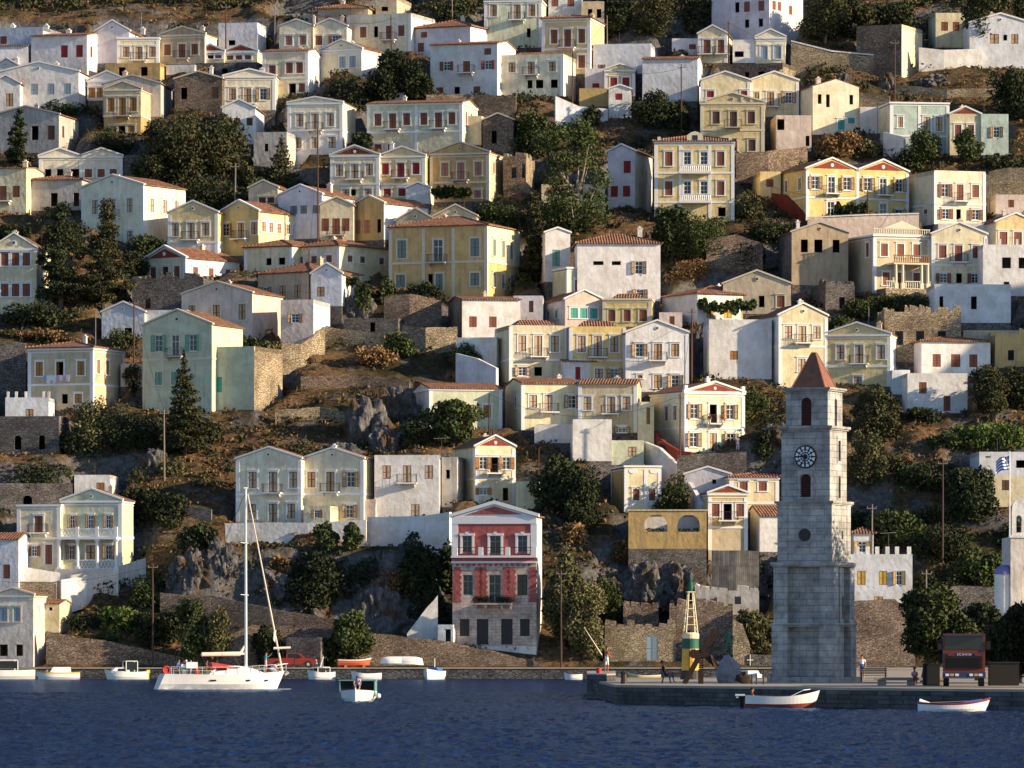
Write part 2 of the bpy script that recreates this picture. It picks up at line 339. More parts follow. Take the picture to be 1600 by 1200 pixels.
HOUSES = []
def H(mode, xs, ye, yb, roof, pk, col, rows, lab, side='', **o):
    HOUSES.append(dict(mode=mode, xs=xs, ye=ye, yb=yb, roof=roof, pk=pk, col=col, rows=rows, lab=lab, side=side, o=o))
def geom(h):
    xs = h['xs']; D = solveD(h['yb'])+h['o'].get('dd', 0); s = F/D; dep = h['o'].get('dep', 9.0)
    if len(xs) == 2: a, b = xs; sp = 0; mode = '-'
    else:
        mode = h['mode']
        if mode == 'R': a, b, c = xs; sp = c-b
        else: c, a, b = xs; sp = a-c
    if mode == '-': phi = R(h['o'].get('phi', -10 if a < 780 else (-1.5 if a < 1150 else 3))); cp = math.cos(phi); dep = h['o'].get('dep', 5.5 if phi < -R(5) else 8.0)
    else:
        q = sp/(s*dep)
        if q > .62: dep = sp/(s*.62); q = .62
        phi = math.asin(q)*(-1 if mode == 'R' else 1)
    W = (b-a)/(s*math.cos(phi))
    u = Vector((math.cos(phi), math.sin(phi), 0)); v = Vector((-math.sin(phi), math.cos(phi), 0))
    near = P(b if phi < 0 else a, h['yb'], D)          # nearest corner
    if phi < 0: org = near-u*W
    else: org = near
    h.update(D=D, s=s, dep=dep, phi=phi, W=W, u=u, v=v, org=org, a=a, b=b, c=(xs[0] if mode == 'L' else xs[-1]), m2=mode)
def parse(rs, h, side):
    out = []
    for r in [q for q in rs.split(';') if q.strip()]:
        hd, it = r.split(':'); yt, hh = [float(q) for q in hd.split(',')]
        for t in it.split():
            k = t[0]; x = t[1:]; wpx = None
            if '/' in x: x, wpx = x.split('/'); wpx = float(wpx)
            x = float(x)
            if not side: uu = (x-h['a'])/(h['b']-h['a'])*h['W']
            elif h['m2'] == 'R': uu = (x-h['b'])/(h['c']-h['b'])*h['dep']
            else: uu = (h['a']-x)/(h['a']-h['c'])*h['dep']
            hm = hh/h['s']; wm = (wpx/h['s'] if wpx else None)
            if k in 'dDeEgG': hm *= 1.28; wm = wm or .95
            elif k == 's': wm = wm or max(.5, hm*.8)
            else: wm = wm or .93
            zt = (h['yb']-yt)/h['s']; out.append([k, uu, wm, zt-hm, zt])
    return out
def build_house(h):
    geom_ = h; o = h['o']; W, dep, s = h['W'], h['dep'], h['s']; ze = (h['yb']-h['ye'])/s; rise = (h['ye']-h['pk'])/s if h['pk'] else 0
    nm = o.get('nm', 'house'); ht = root(nm, h['org'], h['phi'], h['lab'], o.get('cat', nm.replace('_', ' ')), o.get('grp'))
    col = wallmat(h['col']); low = wallmat(o['low']) if 'low' in o else M['stone_Sg']; zlow = (h['yb']-o['lowy'])/s if 'lowy' in o else -.02
    trim = o.get('trim', 'trim_white'); sh = o.get('sh', 'br'); sur = o.get('sur', True); wsur = sur or o.get('pil') is not None or ('rake' in o and h['col'] not in ('W', 'Wb', 'Lv', 'Gx', 'S')); ruin = o.get('ruin', False)
    fo = parse(h['rows'], h, False); sso = parse(h['side'], h, True)
    def ok(L, wid):
        r = []
        for k, uu, wm, z0, z1 in L:
            z1 = min(z1, ze-.3); z0 = max(z0, .05)
            if z1-z0 < .3: continue
            uu = min(max(uu, wm/2+.12), wid-wm/2-.12); x0, x1 = uu-wm/2, uu+wm/2
            if any(x0 < q[1]+q[2]/2+.02 and x1 > q[1]-q[2]/2-.02 and z0 < q[4]+.02 and z1 > q[3]-.02 for q in r): continue
            r.append([k, uu, wm, z0, z1])
        return r
    fo = ok(fo, W); sso = ok(sso, dep)
    b = MB(); B0 = -5.0
    facade(b, (0, 0, 0), (1, 0, 0), W, B0, ze, [(q[1]-q[2]/2, q[1]+q[2]/2, q[3], q[4], q[0] == 'K') for q in fo], 0, 1, zlow)
    ops = [(q[1]-q[2]/2, q[1]+q[2]/2, q[3], q[4]) for q in sso]
    rt = ops if h['m2'] == 'R' else []; lf = ops if h['m2'] == 'L' else []
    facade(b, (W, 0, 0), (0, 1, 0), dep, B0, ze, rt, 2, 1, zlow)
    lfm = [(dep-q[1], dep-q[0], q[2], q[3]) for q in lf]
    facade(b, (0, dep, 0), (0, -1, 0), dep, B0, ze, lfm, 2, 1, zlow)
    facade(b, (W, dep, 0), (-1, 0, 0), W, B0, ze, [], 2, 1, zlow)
    roof = h['roof']; n = o.get('n', 1); rf = MB(); tr = MB(); ty = MB(); gw = W/n; th = .22
    gb = MB()
    if roof == 'gf':
        for i in range(n):
            x0 = i*gw; x1 = x0+gw; xm = (x0+x1)/2
            b.prism([(x0, ze), (x1, ze), (xm, ze+rise)], 0.0, .3, 0)
            b.prism([(x0+.1, ze), (x1-.1, ze), (xm, ze+rise-.12)], dep-.3, dep, 2)
            ov = .22
            k = rise/(gw/2)
            e0 = x0-(ov if i == 0 else 0); e1 = x1+(ov if i == n-1 else 0)
            rf.prism([(e0, ze-(xm-gw/2-e0 if 0 else (x0-e0))*k+.02), (xm, ze+rise+.02), (e1, ze-(e1-x1)*k+.02), (e1, ze-(e1-x1)*k+.14), (xm, ze+rise+.15), (e0, ze-(x0-e0)*k+.14)], .31, dep+.2, 0)
            if sur or o.get('rake', True):
                tk = .26; p = -.16
                for (ax, az), (bx, bz) in (((x0-.18, ze-.0), (xm, ze+rise+.18*k)), ((x1+.18, ze-.0), (xm, ze+rise+.18*k))):
                    tr.hexa([(ax, p, az), (bx, p, bz), (bx, .33, bz), (ax, .33, az), (ax, p, az+tk*.8), (bx, p, bz+tk*.8), (bx, .33, bz+tk*.8), (ax, .33, az+tk*.8)] if ax < bx else
                            [(bx, p, bz), (ax, p, az), (ax, .33, az), (bx, .33, bz), (bx, p, bz+tk*.8), (ax, p, az+tk*.8), (ax, .33, az+tk*.8), (bx, .33, bz+tk*.8)])
            if 'ped' in o:
                q = .78; zb_ = ze+.16; ty.prism([(xm-gw/2*q, zb_), (xm+gw/2*q, zb_), (xm, ze+rise*q+.1)], -.05, 0.0, 0)
            if rise > 1.1 and not ruin:
                ty2 = MB(); cx = xm; cz = ze+rise*.42; rr = min(.32, rise*.17)
                pr = [(cx+rr*math.cos(t*math.pi/6), cz+rr*math.sin(t*math.pi/6)) for t in range(12)]; pr2 = [(cx+rr*.6*math.cos(t*math.pi/6), cz+rr*.6*math.sin(t*math.pi/6)) for t in range(12)]
                ty2.prism(pr, -.09, -.0, 0); ty2.prism(pr2, -.12, -.091, 1); ty2.build('oculus', [trim, 'glass' if 'ped' not in o else trim], ht)
    elif roof == 'gs':
        ov = .25; zr = ze+rise; k = rise/(dep/2)
        for x0, x1 in ((.0, .25), (W-.25, W)):
            bb = len(b.v); b.v += [(x0, 0, ze), (x0, dep, ze), (x0, dep/2, zr), (x1, 0, ze), (x1, dep, ze), (x1, dep/2, zr)]
            for f in ((0, 2, 1), (3, 4, 5), (0, 3, 5, 2), (1, 2, 5, 4), (0, 1, 4, 3)): b.f.append(tuple(bb+i for i in f)); b.m.append(2)
        x0, x1 = -.12, W+.12; bb = len(rf.v); pf = [(-ov, ze-ov*k+.02), (dep/2, zr+.02), (dep+ov, ze-ov*k+.02), (dep+ov, ze-ov*k+.15), (dep/2, zr+.16), (-ov, ze-ov*k+.15)]
        rf.v += [(x0, y, z) for y, z in pf]+[(x1, y, z) for y, z in pf]
        rf.f.append((5, 4, 3, 2, 1, 0)); rf.m.append(0); rf.f.append((6, 7, 8, 9, 10, 11)); rf.m.append(0)
        for i in range(6): j = (i+1) % 6; rf.f.append((i, j, 6+j, 6+i)); rf.m.append(0)
    elif roof == 'hip':
        ov = .3; zr = ze+rise; e = [(-ov, -ov, ze+.02), (W+ov, -ov, ze+.02), (W+ov, dep+ov, ze+.02), (-ov, dep+ov, ze+.02)]; t2 = [(x, y, z+.12) for x, y, z in e]
        hd = min(W, dep)/2*o.get('hp', 1.0); r1 = (hd, dep/2, zr) if W >= dep else (W/2, hd, zr); r2 = (W-hd, dep/2, zr) if W >= dep else (W/2, dep-hd, zr)
        if W >= dep: fs = [(t2[0], t2[1], r2, r1), (t2[1], t2[2], r2), (t2[2], t2[3], r1, r2), (t2[3], t2[0], r1)]
        else: fs = [(t2[0], t2[1], r1), (t2[1], t2[2], r2, r1), (t2[2], t2[3], r2), (t2[3], t2[0], r1, r2)]
        for f in fs: rf.quad(f)
        for i in range(4): rf.quad([e[i], e[(i+1) % 4], t2[(i+1) % 4], t2[i]])
        rf.quad(e[::-1])
        # ridge and hip capping tiles
        for a_, b_ in ((t2[0], r1), (t2[1], r2 if W >= dep else r1), (r1, r2)):
            if (Vector(a_)-Vector(b_)).length > .3: rf.tube(a_, b_, .11, n=5)
    else:
        if ruin:
            zt = ze
            # broken wall head: stub blocks of uneven height
            x = 0
            while x < W-.3:
                wd = min(rng.uniform(.5, 1.4), W-x); hh = rng.uniform(.05, 1.0); b.hexa([(x, 0, ze), (x+wd, 0, ze), (x+wd, .5, ze), (x, .5, ze), (x+.1, 0, ze+hh), (x+wd-.05, 0, ze+hh*rng.uniform(.4, 1)), (x+wd-.05, .5, ze+hh*.8), (x+.1, .5, ze+hh)], 0); x += wd
            y = .5
            while y < dep-.3:
                wd = min(rng.uniform(.6, 1.5), dep-y); hh = rng.uniform(.05, .9)
                for xx in (0, W-.5): b.box(xx, xx+.5, y, y+wd, ze, ze+hh*rng.uniform(.5, 1), 2)
                y += wd
            facade(b, (W, .5, 0), (-1, 0, 0), W, -1, ze, [(W-q[1]-q[2]/2, W-q[1]+q[2]/2, q[3], q[4]) for q in fo], 2)
            facade(b, (0, dep-.5, 0), (1, 0, 0), W, -1, ze, [], 2)
        else:
            if not o.get('open'): b.quad([(0, 0, ze-.45), (W, 0, ze-.45), (W, dep, ze-.45), (0, dep, ze-.45)], 0)
            t = .3; b.box(0, W, .012, t, ze-.5, ze+.004, 0); b.box(0, t, t, dep, ze-.5, ze+.004, 2); b.box(W-t, W, t, dep, ze-.5, ze+.004, 2); b.box(t, W-t, dep-t, dep-.012, ze-.5, ze+.004, 0)
            if rise:                              # a stub of tiled roof behind the parapet
                rf.hexa([(.4, .35, ze-.4), (W-.4, .35, ze-.4), (W-.4, dep-.35, ze-.4), (.4, dep-.35, ze-.4), (W*.28, dep*.4, ze+rise), (W*.72, dep*.4, ze+rise), (W*.72, dep*.6, ze+rise), (W*.28, dep*.6, ze+rise)])
    ex = o.get('ends', col); b.build('wall', [col, low, wallmat(o['scol']) if 'scol' in o else col], ht)  # scol recolours the side walls, on some with sunlight put into the colour
    rf.build('roof', 'roof_tiles_y' if roof == 'gf' else 'roof_tiles_x', ht)
    ty.build('pediment', wallmat(o.get('ped', 'Ma')), ht)
    # cornices, string courses, pilasters
    def ring(z0, z1, p):
        tr.box(-p, W+p, -p, 0, z0, z1); tr.box(-p, W+p, dep, dep+p, z0, z1); tr.box(-p, 0, 0, dep, z0, z1); tr.box(W, W+p, 0, dep, z0, z1)
    if sur and not ruin:
        ring(ze-.22, ze-.003, .13)
        if roof != 'gs': ring(ze-.5, ze-.40, .05)
    for y in o.get('band', []): z = (h['yb']-y)/s; ring(z-.12, z+.12, .07)
    if o.get('pil') is not None:
        for q in ['c']+list(o['pil']):
            zz = ze-.505 if sur and roof != 'gs' else ze-.225
            if q == 'c':
                pw = .38; bx = [(-.045, pw), (W-pw, W+.045)]
                for x0, x1 in bx: tr.box(x0, x1, -.045, 0, 0, zz)
                if h['m2'] == 'R': tr.box(W, W+.045, 0, pw, 0, zz); tr.box(W, W+.045, dep-pw, dep, 0, zz)
                if h['m2'] == 'L': tr.box(-.045, 0, 0, pw, 0, zz); tr.box(-.045, 0, dep-pw, dep, 0, zz)
            else:
                x = (q-h['a'])/(h['b']-h['a'])*W; tr.box(x-.19, x+.19, -.045, 0, 0, zz)
    tr.build('cornice', trim, ht)
    for k, uu, wm, z0, z1 in fo: opening(ht, k, uu, 0, z0, 0, wm, z1-z0, sh, wsur and not ruin, trim, o.get('wf', True))
    for k, uu, wm, z0, z1 in sso:
        if h['m2'] == 'R': opening(ht, k, W, uu, z0, R(90), wm, z1-z0, sh, wsur and not ruin, trim, o.get('wf', True))
        else: opening(ht, k, 0, uu, z0, R(-90), wm, z1-z0, sh, wsur and not ruin, trim, o.get('wf', True))
    for cx, cy in o.get('ch', []):
        q = MB(); x = (cx-h['a'])/(h['b']-h['a'])*W; zt = (h['yb']-cy)/s; q.box(x-.28, x+.28, dep*.35, dep*.35+.5, ze-.1, zt-.25); q.box(x-.36, x+.36, dep*.35-.08, dep*.35+.58, zt-.25, zt-.1)
        q.prism([(x-.3, zt-.1), (x+.3, zt-.1), (x, zt+.22)], dep*.35, dep*.35+.5); q.build('chimney', 'plaster_W', ht)
    if roof in ('gf', 'gs', 'hip') and nm == 'house' and not o.get('ch') and W > 4 and rng.random() < .6:
        q = MB(); x = W*rng.uniform(.15, .85); y = dep*rng.uniform(.45, .8); zt = ze+max(.6, rise*.9)+rng.uniform(.3, .9); k = rng.uniform(.2, .3)
        q.box(x-k, x+k, y-k, y+k, ze-.2, zt); q.box(x-k-.07, x+k+.07, y-k-.07, y+k+.07, zt, zt+.1); q.box(x-k*.5, x+k*.5, y-k*.5, y+k*.5, zt+.1, zt+.3); q.build('chimney', rng.choice(['plaster_W', 'plaster_P', col]), ht)
    if roof == 'flat' and nm == 'house' and W > 3.5 and rng.random() < .5:
        q = MB(); x = W*rng.uniform(.2, .8); y = dep*.5; q.tube((x, y, ze-.4), (x, y, ze+rng.uniform(1.2, 2.0)), .025, n=5); q.tube((x-.6, y, ze+1.1), (x+.6, y, ze+1.15), .02, n=4); q.build('aerial', 'iron', ht)
    h['root'] = ht; h['ze'] = ze
    return ht
# ---------------------------------------------------------------- the houses, row by row from the top of the hill
# H(side seen, (x of its vertical edges), eave, foot, roof, peak, wall, 'window tops,height: kind+x ...', label, ...)
H('R', (-14, 67, 92), 42, 100, 'flat', 0, 'Wb', '55,12: w4', 'long white house with sunlit end wall at the top left edge', sh='rb', sur=False, ch=[(6, 33), (60, 35)])
H('R', (-14, 44, 50), 72, 110, 'gs', 66, 'Wb', '', 'low bluish white house with a strip of red tiles at the upper left edge', sur=False)
H('R', (47, 136, 158), 55, 118, 'gs', 47, 'W', '70,19: w100 w124', 'tall white house with two maroon shuttered windows and sunlit gable end', side='70,17: w141 w151', sh='ma', sur=False)
H('R', (148, 202, 220), 49, 98, 'gf', 33, 'Lv', '', 'lavender gabled house rising behind the house with maroon shutters', sur=False, ch=[(152, 40), (214, 40)], rake=True)
H('R', (183, 248, 253), 58, 99, 'flat', 55, 'C', '73,16: w197 d217 w238', 'cream flat roofed house with three brown shuttered openings, right of the lavender gable', pil=[], sh='br')
H('-', (163, 250), 98, 124, 'flat', 0, 'Tx', '104,14: k190 k225', 'low reddish terrace building under the cream flat roofed house', sur=False, sh='dk')
H('R', (249, 320, 345), 53, 99, 'gf', 42, 'Bx', '68,17: w261 d284 w304', 'stained beige gabled house with a side whitened for sunlight and rusty balcony', sh='rb', trim='trim_cream', scol='W')  # white side wash stands in for sunlight on the beige wall
H('-', (306, 350), 80, 98, 'gf', 70, 'Yp', '82,9: w317 k329 w341', 'small cream house with red gable, left one of the twin red gables', ped='Ma', sh='rb', sur=True)
H('-', (350, 402), 80, 98, 'gf', 70, 'Yp', '84,9: w359 w373 w387', 'small cream house with red gable, right one of the twin red gables', ped='Ma', sh='rb')
H('-', (304, 402), 97, 118, 'flat', 0, 'Sg', '106,12: k323/9 k351/9 k380/9', 'rough stone basement building below the twin red gables', sur=False)
H('-', (259, 304), 101, 116, 'flat', 0, 'W', '', 'small plain white block below the stained beige house', sur=False)
H('-', (341, 402), 35, 78, 'flat', 0, 'Wb', '62,8: k362', 'large blank bluish white block behind the twin red gables', sur=False)
H('R', (-4, 123, 137), 112, 172, 'gf', 97, 'W', '130,17: w53 w79 w105', 'wide white house with a brown window and two blue shuttered windows', sh='bl', sur=False, ch=[(79, 93)])
H('-', (-14, 33), 106, 125, 'gf', 92, 'W', '', 'white parapet gable catching the sun at the left edge', sur=False)
H('R', (-14, 31, 41), 131, 178, 'gf', 119, 'W', '146,20: w15', 'small white house with one brown window and a sunlit side at the left edge', sh='br', sur=False)
H('-', (136, 197), 125, 156, 'gf', 112, 'W', '136,16: w143 w156', 'small white gabled house with two orange shutters beside the yellow balcony house', sh='orr', sur=True)
H('R', (162, 220, 237), 139, 210, 'gf', 128, 'Tn', '152,22: w173 d191 w208; 196,10: w176 E190 w205', 'narrow yellow house with orange brown shutters and a full width balcony', sh='orr', low='O', lowy=181, trim='trim_cream', band=[181])
H('R', (160, 251, 263), 131, 182, 'gf', 118, 'Gx', '', 'grey gabled house behind the narrow yellow house', sur=False, trim='trim_gray')
H('-', (272, 347), 123, 178, 'gf', 112, 'S', '136,18: k287/10 w336', 'brown stone house with gable and an empty window', sh='dk', trim='trim_cream', sur=False, rake=True)
H('R', (349, 430, 434), 119, 172, 'gf', 109, 'Cp', '138,18: w363 d387 o411', 'pale cream gabled house with an open shuttered window, right of the brown stone house', pil=[], sh='br')
H('R', (347, 399, 408), 169, 225, 'gf', 157, 'W', '184,12: s370 s390', 'white house with two small dark windows below the pale cream gable', sh='dk', sur=False)
H('R', (-14, 92, 115), 179, 238, 'gf', 166, 'Gx', '196,22: k54/11 w80', 'weathered grey white house with streaked gable behind the dark pine', sh='dk', side='195,18: w97 k109/5', sur=False, trim='trim_gray', rake=True)
H('R', (61, 191, 193), 244, 285, 'gf', 233, 'Cp', '264,13: k75/10 k94/10 k117/14 w138 w158 w177', 'pale cream house with two gables side by side above the hill pines', sh='rb', n=2, pil=[126])
H('R', (-14, 41, 60), 263, 335, 'gs', 259, 'C', '290,18: d4 w25', 'cream house with a red roof edge and balcony at the left edge below the pine', sh='rb', sur=False)
H('-', (46, 128), 281, 328, 'hip', 272, 'Gx', '301,21: k84/11 k119/9', 'derelict grey plaster house with a low red roof and dark doorways', sur=False, trim='trim_gray')
H('R', (123, 224, 284), 289, 384, 'gf', 272, 'Cp', '309,22: w145 d174 w202; 360,14: w145 w173 w202', 'large cream white house with broad gable and brightly sunlit side wall', sh='pl', side='309,21: w236 w254 w271', sur=False, rake=True, pil=[])
# second row, left
H('-', (262, 340), 332, 400, 'gf', 315, 'Y', '348,20: w273 d298 w321', 'ochre yellow gabled house with white corners, left half of a pair', sh='pl', sur=False, rake=True, pil=[], band=[378], low='W', lowy=378)
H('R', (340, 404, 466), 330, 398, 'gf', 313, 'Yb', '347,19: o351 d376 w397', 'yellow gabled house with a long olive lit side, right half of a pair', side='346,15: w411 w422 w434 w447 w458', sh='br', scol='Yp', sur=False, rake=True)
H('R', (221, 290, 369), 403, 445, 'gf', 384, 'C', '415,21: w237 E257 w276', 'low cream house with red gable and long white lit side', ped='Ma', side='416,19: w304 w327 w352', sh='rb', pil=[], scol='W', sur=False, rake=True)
H('R', (-14, 57, 70), 388, 490, 'gf', 366, 'C', '395,20: w7 w24 w41; 443,20: w7 w24 w41', 'tall cream building with two rows of shuttered windows at the left edge', sh='rb', trim='trim_white')
H('-', (158, 226), 488, 528, 'gf', 473, 'Wb', '512,14: k200/12', 'small white chapel like house with a red roof edge', nm='house', sur=False, rake=True)
H('-', (226, 292), 484, 528, 'flat', 0, 'W', '', 'plain white annex to the right of the small white gable', sur=False)
H('R', (281, 394, 438), 458, 530, 'gf', 440, 'P', '475,24: w298 w337 w378', 'pinkish cream gabled house with yellow brown shutters and orange roof slope', sh='br', sur=False, rake=True, trim='trim_cream')
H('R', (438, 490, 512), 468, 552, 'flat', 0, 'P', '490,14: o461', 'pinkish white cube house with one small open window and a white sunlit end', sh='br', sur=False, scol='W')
H('R', (220, 331, 374), 507, 645, 'gf', 484, 'G', '522,26: o246 g273 o301; 580,20: w246 w272', 'pale green house with green shutters and a green balcony above the conifer', sh='gr', sur=False, rake=True, band=[560], trim='trim_cream', dd=1.0)
H('R', (318, 397, 437), 541, 640, 'flat', 0, 'G', '588,24: w340', 'pale green terrace wall with a turquoise door and leafy pergola on top', nm='terrace_building', sh='te', sur=False, scol='Sl', side='')
H('R', (41, 145, 186), 543, 640, 'hip', 530, 'Tn', '564,22: w59 E92 w126; 615,15: k100/10 w122', 'tan house with white window surrounds and a low red hipped roof', sh='orr', pil=[], band=[600], side='561,22: w152 w164', dep=9)
H('R', (8, 76, 81), 621, 662, 'flat', 0, 'Wb', '639,18: w46', 'white annex with one brown window in front of the tan house', sh='br', sur=False, dd=-1)
H('R', (116, 172, 177), 742, 785, 'flat', 0, 'W', '754,17: w157', 'small whitewashed building with one brown shutter behind the balustrade villa', sh='orr', sur=False)
# row 1 centre
H('-', (496, 575), 13, 50, 'hip', 3, 'Bx', '23,10: w512/11 k535/11', 'stone coloured house with old tiled roof and pink windows near the top', sh='pk', sur=False)
H('R', (587, 620, 641), -6, 40, 'flat', 0, 'B', '10,7: k601', 'beige block with sunlit right wall at the top edge', sur=False)
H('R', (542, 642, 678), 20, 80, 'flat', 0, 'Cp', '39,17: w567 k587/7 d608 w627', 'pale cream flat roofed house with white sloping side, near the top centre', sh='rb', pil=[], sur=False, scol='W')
H('-', (436, 489), 41, 84, 'gf', 31, 'Cp', '55,15: w451 w473', 'pale grey house with pink shutters, left gable of a pair', sh='pk', sur=False, rake=True)
H('-', (489, 542), 41, 84, 'gf', 30, 'Cp', '55,15: w498 o524', 'pale grey house with a wide shuttered window, right gable of a pair', sh='rb', sur=False, rake=True)
H('R', (648, 735, 781), 41, 92, 'hip', 24, 'Lv', '46,9: w662; 63,14: w657', 'white house with terracotta hipped roof and sunlit right side, behind the big white house', sh='rb', sur=False)
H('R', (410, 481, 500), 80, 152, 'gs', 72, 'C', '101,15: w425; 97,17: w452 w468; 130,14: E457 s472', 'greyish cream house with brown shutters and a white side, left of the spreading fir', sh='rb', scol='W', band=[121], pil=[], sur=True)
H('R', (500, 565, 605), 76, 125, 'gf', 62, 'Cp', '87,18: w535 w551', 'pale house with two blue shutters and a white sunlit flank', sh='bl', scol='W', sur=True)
H('R', (672, 777, 806), 68, 150, 'gs', 60, 'W', '94,14: o698 d729 o763; 75,10: w762; 134,11: w687 k714/9 w745', 'big whitewashed house with open brown shutters and an iron balcony', sh='rb', sur=False, band=[])
H('R', (777, 880, 904), 84, 150, 'flat', 76, 'Cp', '96,15: w800 d830 w863; 124,13: k828/8 k843/12 k866', 'pale cream house with yellow balcony door and a white veranda', sh='br', sur=False, pil=[])
H('R', (449, 535, 552), 160, 240, 'gf', 152, 'Cp', '177,20: w468 d492 w516; 214,17: w465 w492 w519', 'cream villa with brown shutters over a white lower floor, below the fir', sh='pl', pil=[], low='W', lowy=203, band=[203], sur=True)
H('R', (573, 722, 745), 160, 240, 'gs', 152, 'G', '175,19: w590 d613 w635 w662 d685 w706; 223,10: w590 w611', 'long pale green villa with six brown openings and two balconies', sh='rb', pil=[650], band=[205], low='C', lowy=205, side='172,20: w728 w736', trim='trim_white')
H('R', (727, 752, 770), 181, 226, 'flat', 0, 'Yp', '', 'yellow garden annex at the right end of the long green villa', sur=False)
H('-', (516, 592), 242, 312, 'gf', 228, 'Yp', '256,18: w530 d554 w577; 295,10: w540 k552/8 w575', 'yellow house with maroon gable beside the tan gabled pair', ped='Ma', pil=[], sh='pl', band=[287])
H('-', (592, 664), 243, 312, 'gf', 230, 'Y', '254,18: w602 d626 w650; 294,12: w605 w628 w650', 'yellow house with bright red shutters and a dark red balcony', pil=[], sh='ma', band=[287])
H('R', (672, 764, 791), 238, 314, 'gf', 222, 'Tx', '253,21: w695 d720 w747; 297,12: k695 k720/10 w746', 'ochre gabled house with faded red shutters and rusty balcony', pil=[], sh='pk', band=[284], side='252,17: w771 w778', scol='Yp', trim='trim_cream')
# row 2 centre-left
H('R', (388, 434, 457), 294, 350, 'gf', 283, 'B', '308,9: w410 w423', 'small beige gabled house with a weathered tiled roof and sunlit flank', sh='dk', sur=False, rake=True, trim='trim_cream')
H('R', (433, 503, 552), 304, 372, 'gf', 289, 'Wb', '320,13: w458 w474 w494', 'pale grey gabled house with long tiled roof behind the tall pole', sh='tg', sur=False, rake=True)
H('R', (500, 552, 560), 321, 375, 'gf', 309, 'C', '341,20: w508 d525 w540', 'weathered cream house with curved cornice and little balcony', sh='rb', sur=False, trim='trim_cream')
H('R', (552, 600, 668), 318, 374, 'gf', 306, 'Tx', '342,21: w556 w573 k592/8', 'weathered ochre house with a curved pediment and broad red roof', sh='pk', scol='W', trim='trim_cream', sur=False)
H('R', (380, 456, 530), 385, 428, 'hip', 371, 'C', '402,11: k419/10 k440/12', 'long cream house with low red roof, left part of the terrace', pil=[], sh='rb', dep=12, sur=False)
H('R', (452, 530, 608), 384, 440, 'hip', 370, 'Cp', '398,11: w467 w490 w514; 412,10: w467', 'cream house with white corners and red hipped roof, left of the grand ochre villa', pil=[], sh='rb', side='398,10: w546 w565 w594', scol='Yp', sur=False)
H('R', (400, 488, 562), 425, 476, 'hip', 405, 'B', '445,14: o413; 444,21: w440 w464', 'low house with red roof and shuttered windows at the edge of the rocky field', sh='br', sur=False, scol='Lv')
H('-', (486, 534), 428, 478, 'gf', 413, 'Wb', '448,15: w501', 'white gable front with one window and a climbing vine', sh='br', sur=False, rake=True, dd=-1.5)
H('R', (607, 761, 812), 352, 468, 'hip', 332, 'Tx', '372,28: w627/15 g684/16 w742/15; 426,20: w625/15 k672/8 D686/12 w742/15', 'grand ochre villa with tiled hipped roof, white bands and iron balcony', pil=[661, 708], band=[408], sh='tg', side='372,26: w772 w786 w799; 425,22: w772 w786 w800', scol='Yp', trim='trim_cream', sur=False, low='Tx', lowy=408, dep=11)
H('-', (618, 680), 345, 380, 'gf', 327, 'Tn', '', 'tan gabled house peeping over the left of the villa roof', sur=False, rake=True, trim='trim_cream')
H('R', (678, 745, 760), 338, 375, 'gf', 321, 'Tn', '', 'tan gabled house with orange roof peeping over the right of the villa roof', sur=False, rake=True, trim='trim_cream')
H('L', (699, 722, 813), 468, 530, 'gs', 461, 'W', '494,17: w739 w770', 'low white house with two dark windows and a red roof strip on the rocks', sh='rb', sur=False, scol='S')
H('-', (712, 776), 527, 572, 'flat', 0, 'W', '', 'white terrace wall block with steps beside the rocky slope', sur=False, nm='terrace_building')
# row 1 right of centre
H('R', (757, 846, 857), 0, 74, 'flat', 0, 'G', '7,18: w771 d808 w831; 44,14: k826/6', 'tall pale green house with shuttered windows at the top edge', sh='br', pil=[], sur=True)
H('-', (857, 909), -14, 46, 'flat', 0, 'Wb', '-4,14: w867 w892', 'blue white block with two dark windows at the top edge', sh='rb', sur=False)
H('R', (847, 922, 945), 28, 115, 'hip', 19, 'Y', '45,22: w866 d887 w909; 86,20: w909', 'yellow house with white trim and dusky brown shutters below the top trees', sh='rb', pil=[], band=[76], sur=True)
H('R', (927, 1017, 1030), 68, 115, 'flat', 0, 'Wb', '100,6: w940/12', 'large blank white block beside the yellow house with dusky shutters', sur=False)
H('R', (945, 992, 996), 109, 150, 'gf', 101, 'Y', '121,17: w959 w978', 'small yellow gabled house with two maroon shutters among white blocks', sh='ma', sur=True, pil=[])
H('-', (914, 947), 107, 140, 'flat', 0, 'Lv', '130,7: w931', 'small lavender white annex beside the small yellow gable', sh='ma', sur=False)
H('-', (905, 951), 138, 166, 'flat', 0, 'O', '', 'plain ochre terrace wall below the lavender annex', sur=False, nm='terrace_building')
H('-', (951, 986), 140, 184, 'gf', 134, 'W', '146,10: w967/11', 'little white house with one maroon window below the small yellow gable', sh='ma', sur=False)
H('R', (1004, 1090, 1101), 92, 158, 'gs', 84, 'Wb', '', 'windowless white house with a red roof ridge and sunlit edge', sur=False)
H('R', (1091, 1136, 1149), 53, 98, 'gf', 41, 'C', '62,17: d1105 d1127', 'small cream gabled house with twin balcony doors', sh='rb', pil=[], sur=False, rake=True)
H('-', (1050, 1091), 60, 86, 'flat', 0, 'Lv', '69,8: w1082', 'low lavender blue building left of the small cream gabled house', sh='rb', sur=False)
H('R', (1114, 1202, 1259), -18, 64, 'flat', 0, 'Lv', '0,16: k1153/8 w1168 w1190; 28,13: k1168/8 k1189/8', 'tall white house with sunlit side wall at the top edge', side='0,14: w1210 w1219; 3,14: w1238', sh='rb', sur=False, scol='W')  # shade and sunlight put into the two washes: lavender front, white side
H('-', (1145, 1182), 62, 98, 'flat', 0, 'W', '80,9: k1155/14', 'white house with an arched opening between the two small gables', sur=False)
